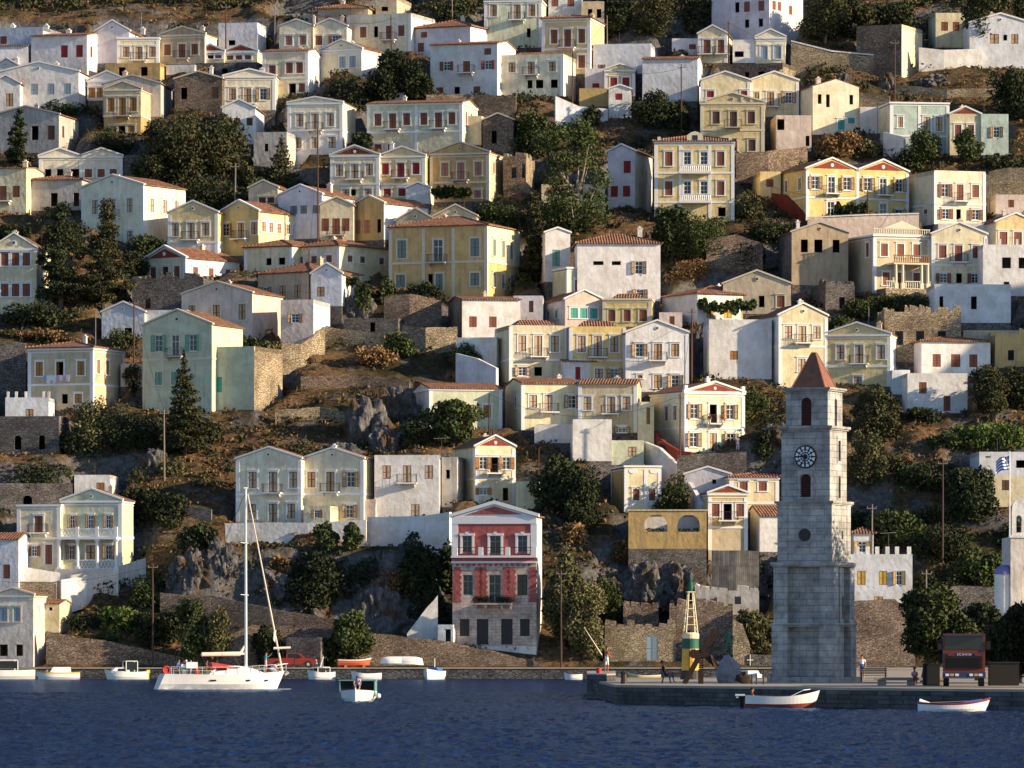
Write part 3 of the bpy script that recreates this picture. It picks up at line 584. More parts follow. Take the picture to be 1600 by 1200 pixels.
H('R', (1181, 1227, 1233), 58, 100, 'gf', 47, 'Cp', '72,20: w1194 w1215', 'pale gabled house with blue doors above the brown stone wall', sh='bl', sur=True)
H('R', (1132, 1223, 1255), 98, 140, 'flat', 0, 'S', '111,8: k1168/7 k1190/10', 'brown stone building with a sunlit right corner under the blue door house', sur=False, scol='Sl', nm='stone_building')  # paler stone on the side carries sunlight in its colour
H('-', (1095, 1172), 126, 190, 'gf', 113, 'Yp', '142,10: w1110 w1163', 'cream yellow house with a carved medallion gable, left of a pair', sh='ma', pil=[], sur=False, rake=True)
H('-', (1172, 1248), 126, 182, 'gf', 113, 'Yp', '144,17: w1181 d1204 o1232', 'cream yellow house with a carved medallion gable and open shutters, right of a pair', sh='br', pil=[], sur=False, rake=True)
H('R', (1095, 1194, 1200), 160, 242, 'gf', 146, 'Y', '174,19: w1119 d1146 w1174; 218,18: w1146 w1175', 'stained yellow house with an ornate pediment and blue grey door', sh='dk', trim='trim_cream', pil=[], band=[203], sur=True)
H('R', (1023, 1147, 1150), 221, 345, 'hip', 207, 'Y', '237,22: w1045 h1074 h1100 w1126; 283,22: w1045 h1074 h1100 w1126; 324,14: k1128', 'tall yellow mansion of three storeys with white balustraded balconies', sh='rb', pil=[1063, 1109], band=[270, 316], sur=True)
H('R', (950, 992, 1022), 237, 325, 'gf', 227, 'Lv', '251,19: w980; 290,17: w979 w960', 'white house with maroon shutters and a crumbling sunlit side, left of the tall mansion', sh='ma', side='262,20: k1012/5', sur=False, rake=True, scol='W')  # lavender front and white side: shade and sun put into the plaster
H('R', (786, 822, 836), 245, 300, 'flat', 0, 'S', '256,22: k803/8 k820/5', 'brown roofless stone house with a sunlit corner beside the eucalyptus', ruin=True, sur=False, scol='Sl', nm='ruined_house')  # side in the lighter stone, sunlight painted into it
H('-', (846, 945), 288, 330, 'flat', 0, 'C', '292,12: w861 w880 w905', 'cream house half hidden behind the eucalyptus crown', sh='rb', sur=False)
H('L', (835, 852, 891), 364, 440, 'gf', 357, 'W', '390,26: w869', 'sunlit white house with a green shutter right of the grand villa', sh='gr', sur=False)
H('-', (902, 1032), 381, 470, 'hip', 363, 'W', '408,20: o998/12; 408,6: k935/16 k963/14; 452,14: o1000/12', 'plain white house with a wide red roof and one open shuttered window', sh='br', sur=False, phi=2)
H('L', (850, 886, 980), 417, 470, 'flat', 0, 'G', '437,19: w904 o932/10 w958', 'pale green house with flat parapet and a wide open window', sh='rb', pil=[], sur=True)
H('L', (847, 883, 943), 468, 510, 'gf', 454, 'P', '481,16: w897 w912 w928', 'small pinkish white gabled house with turquoise shutters', sh='te', side='483,12: w857 w870', sur=False, rake=True, scol='W')
H('R', (942, 1018, 1026), 466, 510, 'flat', 456, 'Yb', '484,18: w956/11 w980/11 w1005', 'bright yellow house with grey shutters and a stained cornice', sh='rb', pil=[], trim='trim_cream', sur=True)
H('L', (1037, 1090, 1189), 459, 506, 'hip', 442, 'W', '478,18: w1110/12 w1138/14 w1165/12', 'white house with bright yellow shutters under a long vine', sh='ye', sur=False, ch=[])
H('-', (1108, 1206), 499, 592, 'flat', 0, 'W', '548,14: w1147', 'tall rough whitewashed wall building below the vine house', sh='orr', sur=False, dd=-1, phi=3)
H('R', (1130, 1236, 1240), 444, 490, 'gf', 424, 'B', '462,18: k1190/9 w1220', 'beige gabled house with a dark round hole in its gable', sh='rb', sur=False, rake=True, trim='trim_cream', phi=2)
H('L', (1188, 1217, 1294), 493, 605, 'gf', 475, 'Yp', '509,20: w1232 d1254 w1277; 560,20: w1253', 'pale yellow gabled house with white corners left of the tower roof', sh='pl', pil=[], band=[541], side='510,20: w1206', scol='W', sur=False, rake=True)
H('R', (1288, 1391, 1411), 522, 604, 'gf', 505, 'Y', '539,22: w1314 d1343 w1377; 588,12: w1341', 'yellow gabled house with white trim right of the tower roof', sh='pl', pil=[], band=[572], scol='W', sur=True)
H('L', (773, 796, 890), 508, 596, 'flat', 497, 'C', '524,25: w816 d841 w867; 573,14: o816 k841', 'long cream house with white pilasters above the little white shed house', sh='pl', pil=[885], band=[562], sur=False)
H('-', (890, 978), 510, 594, 'flat', 499, 'Yb', '525,25: w909 d934 w960; 576,15: w936 o960', 'bright yellow house joined to the long cream house', sh='pl', pil=[], band=[563], sur=False, phi=3)
H('-', (978, 1076), 520, 612, 'gf', 502, 'W', '537,20: o999 d1028 w1055; 586,20: w1028 o1055; 586,5: w1000/8', 'white gabled house with brown shutters and a stone balcony', sh='br', pil=[], sur=False, rake=True, phi=2)
H('L', (858, 880, 931), 565, 597, 'gs', 556, 'W', '573,20: w903/8', 'little white house with a red roof and maroon door on a terrace', sh='ma', sur=False)
H('L', (790, 815, 904), 599, 672, 'gs', 590, 'Yp', '617,20: w833 d857 o894; 662,12: k846/10', 'pale yellow house with white corner strips and a faint balcony', sh='pl', pil=[], sur=False, side='618,18: w806')
H('R', (904, 995, 1004), 600, 676, 'gs', 591, 'Tn', '620,20: w918 d955 w979; 667,13: o972', 'tan yellow house crossed by a diagonal shadow', sh='pl', pil=[], sur=False, phi=3)
H('-', (835, 896), 663, 692, 'flat', 0, 'W', '', 'white terrace parapet block in front of the pale yellow house', sur=False, dd=-2, nm='terrace_building')
H('-', (895, 956), 655, 720, 'flat', 0, 'W', '', 'tall plain white retaining block beside the dark fig trees', sur=False, dd=-1.5, nm='terrace_building', phi=4)
H('-', (955, 1006), 688, 726, 'flat', 0, 'G', '698,15: w988', 'low greenish building with one brown window beside the white steps', sh='pl', sur=False, phi=3)
H('L', (1019, 1070, 1165), 612, 706, 'gf', 597, 'G', '631,23: o1085 e1115 o1142; 676,22: o1084 D1115 o1143', 'pale green villa with maroon gable and two people on its balcony', ped='Ma', sh='br', pil=[], band=[668], side='633,22: w1043 w1056', scol='Yp')
H('L', (643, 671, 784), 607, 672, 'gs', 597, 'G', '632,20: k732/10 w761', 'sage green house with white frame trim and red tile strip behind the lit bush', sh='orr', pil=[], sur=True, scol='P')
H('L', (709, 743, 805), 698, 790, 'gf', 682, 'Yp', '714,19: o755 e772 o791; 762,11: o755; 762,20: k790/9', 'cream yellow house with maroon gable and wooden shutters above the red mansion', ped='Ma', sh='orr', pil=[], band=[748], sur=False, rake=True)
H('R', (585, 686, 692), 711, 810, 'flat', 0, 'W', '727,21: w604 d636 w670; 788,20: w649', 'white house with a sagging parapet and three brown windows over the cliff', sh='pl', sur=False)
H('-', (368, 470), 717, 818, 'gf', 700, 'Cp', '737,25: w394 d426 w458; 787,23: w393 D426 w455', 'pale house with brown window frames behind the yacht mast, left gable of a pair', sh='pl', sur=False, rake=True, band=[772], pil=[], phi=-13)
H('-', (470, 568), 717, 818, 'gf', 701, 'Cp', '737,24: w486 d516 o548; 789,20: k519/9 o546/12', 'pale house with an open shuttered window over the cliff, right gable of a pair', sh='br', sur=False, rake=True, band=[772], pil=[], phi=-13)
H('-', (474, 516), 790, 828, 'flat', 0, 'C', '797,12: o495/9', 'little cream annex with a small open window below the right gable of the pair', sh='br', sur=False, dd=-3)
H('L', (957, 976, 1033), 727, 800, 'flat', 724, 'Yp', '764,18: w994/10 w1019/10', 'narrow yellow house with white panels standing on the arched terrace', pil=[1009], sh='rb', sur=True, scol='O')
H('L', (1094, 1107, 1168), 771, 860, 'gf', 760, 'Y', '787,20: w1118 e1137 w1157', 'little yellow house with maroon gable, iron balcony and white window frames', ped='Ma', pil=[], sh='rb', band=[824], low='Tn', lowy=824)
H('L', (1128, 1140, 1217), 746, 800, 'hip', 738, 'Yp', '753,14: w1162 w1192', 'pale yellow house with red roof and white frames behind the little yellow one', sh='rb', pil=[], band=[786])
H('-', (1070, 1142), 742, 778, 'gf', 731, 'Lv', '749,7: k1116/6', 'lavender white low house with a square hole above the little yellow house', sur=False)
H('L', (1170, 1187, 1236), 806, 862, 'gs', 790, 'W', '', 'white house with red roof half hidden behind the clock tower', sur=False)
H('-', (1334, 1365), 834, 880, 'hip', 824, 'W', '846,17: o1347', 'small white upper house with yellow shutters and a red roof beside the tower', sh='ye', sur=False)
H('-', (1328, 1426), 866, 945, 'flat', 0, 'Wb', '892,22: w1346 w1380 o1405/10; 932,12: w1373/14', 'white house with battlements and yellow shutters right of the clock tower', sh='ye', sur=False, dd=-2)
# right side rows
H('-', (1340, 1409), 38, 120, 'flat', 0, 'S', '', 'big windowless brown stone house below the top trees', sur=False, nm='stone_building', dep=8, phi=-24, scol='C')
H('-', (1515, 1612), 36, 106, 'gf', 22, 'Wb', '53,15: w1554/14 w1586; 54,9: k1571/6', 'white house with brown shutters at the top right edge behind the cypresses', sh='br', sur=False)
H('L', (1247, 1270, 1343), 135, 210, 'gf', 123, 'Cp', '147,15: k1281/6 k1331/6; 147,20: k1294/6; 183,9: w1331; 186,16: w1315', 'sunlit plain cream house with bare window holes', sh='te', sur=False, rake=False, n=1)
H('L', (1375, 1391, 1484), 159, 240, 'flat', 0, 'Gb', '182,17: w1407/8; 182,22: w1449/11 w1468/11', 'blue grey house with stepped white parapet behind the fig bushes', sh='pl', pil=[1437], band=[212], scol='C')
H('-', (1484, 1533), 179, 242, 'gf', 168, 'C', '195,22: w1497/10 w1517/10', 'narrow house with maroon gable and two tall doors at the right', ped='Ma', sh='rb', sur=False, rake=True, phi=4)
H('-', (1533, 1576), 178, 242, 'flat', 0, 'Gb', '198,17: o1557/10', 'blue green box house with one open shuttered window beside the narrow maroon gable', sh='br', sur=False, phi=4)
H('L', (1219, 1260, 1424), 264, 345, 'gf', 247, 'Yb', '275,20: o1274 g1300 o1325 o1358 g1383 o1409; 314,24: G1299 G1383; 323,17: o1409', 'long bright yellow house with two maroon gables and open shutters', n=2, ped='Ma', pil=[1342], band=[308], side='277,18: w1232 w1251', sh='br', sur=False, rake=True, scol='Yb')
H('-', (1188, 1220), 268, 312, 'flat', 0, 'Y', '280,12: w1203', 'small yellow lean-to left of the long yellow house', sh='rb', sur=False, phi=5)
H('L', (1424, 1460, 1542), 266, 350, 'flat', 0, 'Cp', '287,20: o1477 d1501 w1526; 326,16: o1478 k1499/8 o1526', 'cream square house with white cornice right of the long yellow house', pil=[], band=[318], sh='rb', side='325,7: w1449/14', sur=False)
H('L', (1222, 1237, 1326), 363, 445, 'gf', 348, 'Bx', '374,20: k1257/11 k1279/13 k1307/11', 'derelict beige gabled house with dark empty windows above a dark tree', sur=False, rake=True, trim='trim_gray', scol='Sg')
H('L', (1326, 1365, 1456), 366, 458, 'flat', 0, 'Tn', '380,20: w1382 w1408 w1434; 425,20: w1385 D1409 w1434', 'cream villa with roof balustrade and a columned porch', pil=[], sh='rb', side='378,22: w1357')
H('-', (1456, 1543), 366, 448, 'gf', 349, 'C', '383,20: w1473 d1498 w1526; 427,15: o1474 k1499/9 o1524', 'cream gabled house joined to the columned villa', pil=[], band=[414], sh='rb', sur=False, rake=True, phi=6)
H('L', (1530, 1556, 1620), 347, 398, 'gf', 334, 'Y', '362,21: w1568/13 w1591/13', 'yellow gabled house above white arches at the right edge', sh='rb', sur=False, rake=True, side='362,20: w1546', scol='Cp')
H('-', (1536, 1620), 382, 462, 'flat', 0, 'W', '402,17: k1573/14 k1599/14; 440,16: k1573/9', 'white terrace building with arched openings at the right edge', sur=False, phi=5, dd=-1)
H('L', (1272, 1290, 1336), 445, 484, 'flat', 0, 'Sg', '464,18: k1316/9', 'small grey stone hut with a dark doorway below the derelict house', sur=False, nm='stone_hut', ruin=True)
H('L', (1378, 1382, 1502), 488, 565, 'flat', 0, 'Sl', '517,22: k1405/13 k1438/13 k1472/13', 'roofless stone ruin with three dark openings under a green vine', sur=False, nm='ruined_house', ruin=True)
H('L', (1420, 1440, 1549), 534, 588, 'hip', 522, 'W', '553,20: w1464/13 w1494/15 w1522/13', 'white cottage with low red roof and three brown shutters', sh='rb', sur=False, scol='Lv')
H('-', (1418, 1512), 583, 645, 'flat', 0, 'W', '597,18: w1442/12; 618,24: w1480/11', 'white lower building with an arched brick doorway below the white cottage', sh='rb', sur=False, dd=-1)
H('-', (1555, 1615), 524, 575, 'flat', 0, 'Tx', '547,16: k1580/10', 'ruined brown house with an empty window at the right edge', sur=False, nm='ruined_house', ruin=True)
H('-', (1530, 1615), 706, 790, 'flat', 0, 'Wb', '710,5: k1544/8; 719,12: k1595/14; 750,16: w1572', 'white modern house behind the flag at the right edge', sh='dk', sur=False, low='C', lowy=744)
# waterfront, left
H('-', (26, 94), 788, 898, 'flat', 0, 'C', '806,20: d60; 853,16: o53/9; 851,24: D76/11', 'plain cream left wing of the seafront villa with a small balcony', sh='rb', pil=[], band=[841])
H('-', (94, 190), 782, 898, 'gf', 765, 'G', '805,20: o112/8 o141/8 o169/8; 852,22: o111/9 w141/14 o169/9', 'seafront villa with white balustrades and a columned porch', sh='br', pil=[], band=[839])
H('-', (-14, 29), 843, 940, 'gs', 833, 'Wb', '882,22: w10/11', 'white house with red tiles and one dark window at the lower left edge', sh='rb', sur=False)
H('-', (-14, 52), 930, 1040, 'gf', 920, 'Wx', '949,22: w4 w26/11; 1007,18: k5 k30/11', 'peeling seafront house with a blue door at the lower left edge', sh='bl', sur=True, low='Wx', lowy=985, trim='trim_cream')
H('-', (52, 93), 944, 988, 'gs', 938, 'Yp', '948,17: w60/6; 949,5: k79/5', 'small cream cottage next to the peeling seafront house', sh='ye', sur=False)
H('-', (447, 501), 996, 1040, 'flat', 0, 'Sg', '', 'low concrete hut on the quay behind the red pickup', sur=False, nm='concrete_hut', dep=2.5, dd=-3.5)
H('-', (-14, 92), 650, 708, 'flat', 0, 'Sg', '680,22: K27/11 K65/10', 'long rubble terrace building with two dark arches at the left edge', sur=False, nm='stone_building')
H('-', (205, 318), 436, 487, 'flat', 0, 'Sg', '461,20: K230/9', 'grey ruined stone wall house with a small arched doorway', sur=False, nm='ruined_house', ruin=True)
H('-', (-14, 112), 755, 800, 'flat', 0, 'Sg', '774,14: K43/14', 'rubble terrace building with one low arch behind the balustrade villa', sur=False, nm='stone_building', phi=3)
H('-', (945, 1056), 980, 1041, 'flat', 0, 'Sl', '994,38: w1019/18', 'roofless rubble ruin on the quay with a blue arched door', sur=False, nm='ruined_house', ruin=True, sh='bl', dd=2, dep=7)
H('-', (974, 1029), 950, 985, 'flat', 0, 'S', '', 'small stone ruin standing behind the ruin with the blue door', sur=False, nm='ruined_house', ruin=True)
H('R', (1046, 1145, 1150), 948, 1041, 'flat', 0, 'S', '985,16: k1075/8', 'tall dark plastered ruin behind the light beacon and anchor', sur=False, nm='ruined_house', ruin=True, dd=3)
H('-', (1086, 1186), 924, 960, 'flat', 0, 'Gx', '932,12: k1115/11 k1153/10', 'pale lilac ruined house with two openings behind the beacon top', sur=False, nm='ruined_house', ruin=True)
H('-', (684, 708), 976, 1003, 'flat', 0, 'W', '983,20: k700/9', 'tiny white shed with a black doorway left of the red mansion', sur=False, nm='shed', dd=-2, dep=4)
H('-', (982, 1104), 798, 857, 'flat', 0, 'O', '804,27: K1025/36 K1076/35', 'ochre terrace with two wide arched openings under the narrow yellow house', sur=False, nm='arched_terrace', open=True, dep=4, dd=-2, scol='O')
H('-', (1460, 1580), 444, 504, 'flat', 0, 'W', '463,20: k1522/9 k1471/6', 'whitewashed terrace building with a dark doorway above the vine covered ruin', sur=False, nm='terrace_building', dd=-1.5)
H('-', (537, 622), 497, 524, 'flat', 0, 'Sg', '500,18: k582/8', 'makeshift shed with patched grey walls in the middle of the rocky field', sur=False, nm='shed', dep=4)
H('-', (1505, 1615), 516, 545, 'flat', 0, 'B', '', 'long low beige terrace building above the ruined brown house', sur=False, phi=3)
H('-', (599, 638), 144, 162, 'flat', 0, 'W', '149,6: k614/6', 'small white cube behind the roof of the long green villa', sur=False)
H('-', (436, 497), 21, 36, 'flat', 0, 'B', '', 'long low beige wall building at the top between the dark bush and the tiled roof', sur=False)
H('-', (1213, 1268), 180, 236, 'flat', 0, 'P', '184,19: k1205 w1222/12; 212,16: k1262/6', 'pinkish lower building with a brown window under the open shuttered gable', sur=False, sh='br', dd=-1)
H('-', (1344, 1379), 167, 208, 'flat', 0, 'W', '', 'small white walled yard building left of the blue grey house', sur=False)
H('-', (1466, 1552), 349, 368, 'flat', 0, 'W', '', 'white terrace parapet in front of the cream square house', sur=False, nm='terrace_building', dd=-1.5)
H('-', (754, 802), 188, 236, 'gf', 178, 'S', '204,20: k772/8', 'small brown stone building right of the long green villa', sur=False, trim='trim_cream', rake=True)
H('-', (634, 672), 294, 318, 'gf', 286, 'W', '', 'little white gable under the ochre gabled house', sur=False)
H('-', (396, 448), 206, 266, 'flat', 0, 'Wx', '224,12: k416/6', 'stained white tall block left of the cream villa below the fir', sur=False)
H('-', (192, 224), 242, 286, 'flat', 0, 'Sg', '256,10: k207/6', 'grey stone block right of the pale cream twin gables', sur=False, nm='stone_building')
H('-', (802, 848), 462, 508, 'flat', 0, 'Lv', '470,18: w830/7', 'small lavender white block left of the turquoise shutters', sur=False, sh='dk')
H('-', (1030, 1066), 488, 514, 'flat', 0, 'P', '494,14: w1050/8', 'pinkish annex with a brown door below the yellow shuttered house', sur=False, sh='rb')
H('-', (1394, 1422), 578, 616, 'flat', 0, 'Wb', '', 'bluish white stair block left of the white cottage', sur=False)
H('-', (998, 1022), 628, 694, 'flat', 0, 'Yp', '637,26: w1013/6', 'narrow yellow passage house with one slim brown door', sur=False, sh='orr', phi=2)
H('-', (690, 714), 714, 792, 'flat', 0, 'Gx', '734,14: k700/6', 'narrow grey house squeezed in front of the maroon gabled wooden shutters', sur=False)
H('-', (566, 587), 780, 814, 'flat', 0, 'P', '', 'small pinkish link building between the twin gables and the sagging parapet', sur=False)
H('-', (188, 224), 568, 604, 'flat', 0, 'P', '574,18: w198/5 w212/5', 'narrow pinkish house between the tan and the pale green house', sur=False, sh='rb')
H('-', (806, 842), 752, 800, 'flat', 0, 'Yp', '', 'low cream terrace block right of the maroon gable above the red mansion', sur=False, nm='terrace_building')
H('-', (1556, 1612), 304, 334, 'flat', 0, 'P', '312,12: w1580/9', 'pinkish annex at the right edge under the sunlit rubble wall', sur=False, sh='rb')
H('-', (86, 122), 60, 100, 'flat', 0, 'Wb', '', 'low bluish annex behind the maroon shuttered house', sur=False)
H('-', (1462, 1508), 20, 74, 'flat', 0, 'C', '34,14: w1476 w1494', 'cream house among the dark trees at the top right', sur=False, sh='rb')
H('-', (908, 944), 2, 60, 'flat', 0, 'Tn', '14,14: k922/7 k936/7', 'tan house half hidden by the dark top trees', sur=False)
for h in HOUSES: geom(h)
# ---------------------------------------------------------------- hillside
def rockmat():
    m, n, l, b = newmat('hill_ground')
    geo = n.new("ShaderNodeNewGeometry")
    def nz(sc, det=6, ro=.65):
        a = n.new("ShaderNodeTexNoise"); a.inputs["Scale"].default_value = sc; a.inputs["Detail"].default_value = det; a.inputs["Roughness"].default_value = ro; l.new(geo.outputs["Position"], a.inputs["Vector"]); return a
    def ramp(src, stops):
        r = n.new("ShaderNodeValToRGB"); e = r.color_ramp.elements
        e[0].position, e[0].color = stops[0][0], rgb(stops[0][1]); e[1].position, e[1].color = stops[-1][0], rgb(stops[-1][1])
        for p_, c_ in stops[1:-1]: k = e.new(p_); k.color = rgb(c_)
        l.new(src, r.inputs[0]); return r
    a = nz(.22); c = nz(1.6, 7, .75); d = nz(.09, 4)
    soil = ramp(c.outputs[0], [(.3, (.036, .024, .015)), (.45, (.11, .068, .038)), (.58, (.205, .128, .068)), (.75, (.34, .25, .15))])
    rock = ramp(c.outputs[0], [(.3, (.045, .043, .045)), (.5, (.13, .125, .125)), (.72, (.26, .245, .23))])
    green = ramp(c.outputs[0], [(.3, (.018, .017, .010)), (.7, (.075, .066, .030))])
    m1 = ramp(a.outputs[0], [(.56, (0, 0, 0)), (.66, (1, 1, 1))]); m2 = ramp(d.outputs[0], [(.44, (0, 0, 0)), (.58, (1, 1, 1))])
    sp = n.new("ShaderNodeSeparateXYZ"); l.new(geo.outputs["Normal"], sp.inputs[0])
    st = n.new("ShaderNodeMapRange"); st.inputs[1].default_value = .72; st.inputs[2].default_value = .52; l.new(sp.outputs[2], st.inputs[0])
    mxm = n.new("ShaderNodeMath"); mxm.operation = 'MAXIMUM'; l.new(m1.outputs[0], mxm.inputs[0]); l.new(st.outputs[0], mxm.inputs[1])
    x1 = n.new("ShaderNodeMix"); x1.data_type = 'RGBA'; l.new(m2.outputs[0], x1.inputs[0]); l.new(soil.outputs[0], x1.inputs[6]); l.new(green.outputs[0], x1.inputs[7])
    x2 = n.new("ShaderNodeMix"); x2.data_type = 'RGBA'; l.new(mxm.outputs[0], x2.inputs[0]); l.new(x1.outputs[2], x2.inputs[6]); l.new(rock.outputs[0], x2.inputs[7])
    l.new(x2.outputs[2], b.inputs["Base Color"]); b.inputs["Roughness"].default_value = .95; b.inputs["Specular IOR Level"].default_value = .1
    bp = n.new("ShaderNodeBump"); bp.inputs["Strength"].default_value = 1; bp.inputs["Distance"].default_value = .5; l.new(c.outputs[0], bp.inputs["Height"]); l.new(bp.outputs[0], b.inputs["Normal"])
    M['hill_ground'] = m
rockmat()
def rockonly():
    m, n, l, b = newmat('rock')
    geo = n.new("ShaderNodeNewGeometry")
    mp = n.new("ShaderNodeMapping"); mp.inputs["Scale"].default_value = (1.2, 1.2, .5); l.new(geo.outputs["Position"], mp.inputs["Vector"])
    a = n.new("ShaderNodeTexNoise"); a.inputs["Scale"].default_value = 1.5; a.inputs["Detail"].default_value = 9; a.inputs["Roughness"].default_value = .75; l.new(mp.outputs[0], a.inputs["Vector"])
    r = n.new("ShaderNodeValToRGB"); e = r.color_ramp.elements; e[0].position = .34; e[0].color = rgb((.035, .033, .035)); e[1].position = .7; e[1].color = rgb((.30, .28, .265))
    k = e.new(.5); k.color = rgb((.13, .122, .125)); l.new(a.outputs[0], r.inputs[0])
    b2 = n.new("ShaderNodeTexNoise"); b2.inputs["Scale"].default_value = .35; b2.inputs["Detail"].default_value = 5; l.new(geo.outputs["Position"], b2.inputs["Vector"])
    r2 = n.new("ShaderNodeValToRGB"); r2.color_ramp.elements[0].position = .50; r2.color_ramp.elements[1].position = .62; l.new(b2.outputs[0], r2.inputs[0])
    x = n.new("ShaderNodeMix"); x.data_type = 'RGBA'; x.inputs[7].default_value = rgb((.11, .068, .040)); l.new(r2.outputs[0], x.inputs[0]); l.new(r.outputs[0], x.inputs[6])
    l.new(x.outputs[2], b.inputs["Base Color"]); b.inputs["Roughness"].default_value = .92; b.inputs["Specular IOR Level"].default_value = .15
    bp = n.new("ShaderNodeBump"); bp.inputs["Strength"].default_value = 1; bp.inputs["Distance"].default_value = .45; l.new(a.outputs[0], bp.inputs["Height"]); l.new(bp.outputs[0], b.inputs["Normal"])
    M['rock'] = m
rockonly()
gx = np.concatenate([np.linspace(-420, -92, 42)[:-1], np.arange(-92, 92.01, .7), np.linspace(92, 420, 42)[1:]])
gy = np.concatenate([np.arange(628, 800, .7), np.linspace(800, 1150, 90)])
GX, GY = np.meshgrid(gx, gy)
TZ = np.vectorize(T)(gy)[:, None]+0*GX
def vnoise(X, Y, sc, seed):              # cheap value noise with smooth interpolation
    r_ = np.random.RandomState(seed); tab = r_.rand(256, 256)
    x = X/sc+500.3; y = Y/sc+71.7; xi = np.floor(x).astype(int); yi = np.floor(y).astype(int); fx = x-xi; fy = y-yi
    fx = fx*fx*(3-2*fx); fy = fy*fy*(3-2*fy); g = lambda a, b: tab[b % 256, a % 256]
    return (g(xi, yi)*(1-fx)+g(xi+1, yi)*fx)*(1-fy)+(g(xi, yi+1)*(1-fx)+g(xi+1, yi+1)*fx)*fy
fb = sum(vnoise(GX, GY, s_, i)*a_ for i, (s_, a_) in enumerate(((22, 3.2), (9, 2.0), (4, 1.3), (1.7, .9)))) - 3.7
rg = np.abs(vnoise(GX, GY, 6, 31)-.5)*-3+np.abs(vnoise(GX, GY, 2.5, 32)-.5)*-1.6+1.0
ramp_ = np.clip((GY-635)/12, 0, 1)*(1-.8*np.clip((GX+12)/3, 0, 1)*np.clip((6-GX)/3, 0, 1)*np.clip((650-GY)/6, 0, 1))
TZ = TZ+ramp_*(fb*.55+rg*np.clip((vnoise(GX, GY, 17, 9)-.35)*2.5, 0, 1.3))
cm = np.clip((GX+39)/3, 0, 1)*np.clip((-7.5-GX)/2.5, 0, 1)          # the cliff under the twin gabled house
face = 1.2+np.clip((GY-633.5-1.6*(vnoise(GX, GY, 5, 91)-.5)*2-1.2*(vnoise(GX, GY, 1.9, 92)-.5)*2)/4.2, 0, 1)*13.4
TZ = np.where(face > TZ, TZ*(1-cm)+face*cm, TZ)
TZ = TZ+42*np.clip((GX-90)/34, 0, 1)*np.exp(-((GY-675)/26)**2)   # rise added outside the frame to shade the lower right slope
HMASK = np.zeros_like(TZ)                # 1 where a house stands
for h in sorted(HOUSES, key=lambda q: -q['D']):
    lx = (GX-h['org'].x)*h['u'].x+(GY-h['org'].y)*h['u'].y; ly = (GX-h['org'].x)*h['v'].x+(GY-h['org'].y)*h['v'].y
    dx = np.maximum(np.maximum(-lx, lx-h['W']), 0); dy = np.maximum(np.maximum(-ly, ly-h['dep']), 0); d = np.hypot(dx, dy)
    up = h['org'].z-.15+2.6*np.maximum(0, d-.8); lo = h['org'].z-.15-1.7*np.maximum(0, d-1.0)
    TZ = np.where(d < 14, np.minimum(np.maximum(TZ, np.where((ly < h['dep']/2) & (h['D'] > 637), lo, -99)), up), TZ)
    HMASK = np.maximum(HMASK, (d < .6).astype(float))
def ground(x, y):
    i = int(np.clip(np.searchsorted(gx, x)-1, 0, len(gx)-2)); j = int(np.clip(np.searchsorted(gy, y)-1, 0, len(gy)-2))
    fx = min(max((x-gx[i])/(gx[i+1]-gx[i]), 0), 1); fy = min(max((y-gy[j])/(gy[j+1]-gy[j]), 0), 1)
    if y < 628: return 1.2
    return float((TZ[j, i]*(1-fx)+TZ[j, i+1]*fx)*(1-fy)+(TZ[j+1, i]*(1-fx)+TZ[j+1, i+1]*fx)*fy)
def npmesh(name, V, Fq, mats, k=4):
    me = bpy.data.meshes.new(name); me.vertices.add(len(V)); me.vertices.foreach_set("co", np.ascontiguousarray(V, dtype=np.float32).ravel())
    me.loops.add(len(Fq)*k); me.loops.foreach_set("vertex_index", np.ascontiguousarray(Fq, dtype=np.int32).ravel())
    me.polygons.add(len(Fq)); me.polygons.foreach_set("loop_start", np.arange(len(Fq), dtype=np.int32)*k); me.polygons.foreach_set("loop_total", np.full(len(Fq), k, dtype=np.int32))
    for m in mats: me.materials.append(M[m])
    me.update(calc_edges=True); return me
ny, nx = GX.shape; idx = np.arange(ny*nx).reshape(ny, nx)
Fq = np.stack([idx[:-1, :-1], idx[:-1, 1:], idx[1:, 1:], idx[1:, :-1]], -1).reshape(-1, 4)
def march(px, py):                       # where the line of sight through a point of the picture meets the ground
    if py >= 1041: return solveD(py)
    D = 629.0
    while D < 900:
        q = P(px, py, D)
        if ground(q.x, q.y) >= q.z: return D
        D += .4
    return solveD(py)
me = npmesh('hillside', np.stack([GX, GY, TZ], -1).reshape(-1, 3), Fq, ['hill_ground']); me.polygons.foreach_set("use_smooth", [True]*len(me.polygons))
tag(inst('hillside', me), 'steep dry rocky hillside under the town', None, kind='structure')

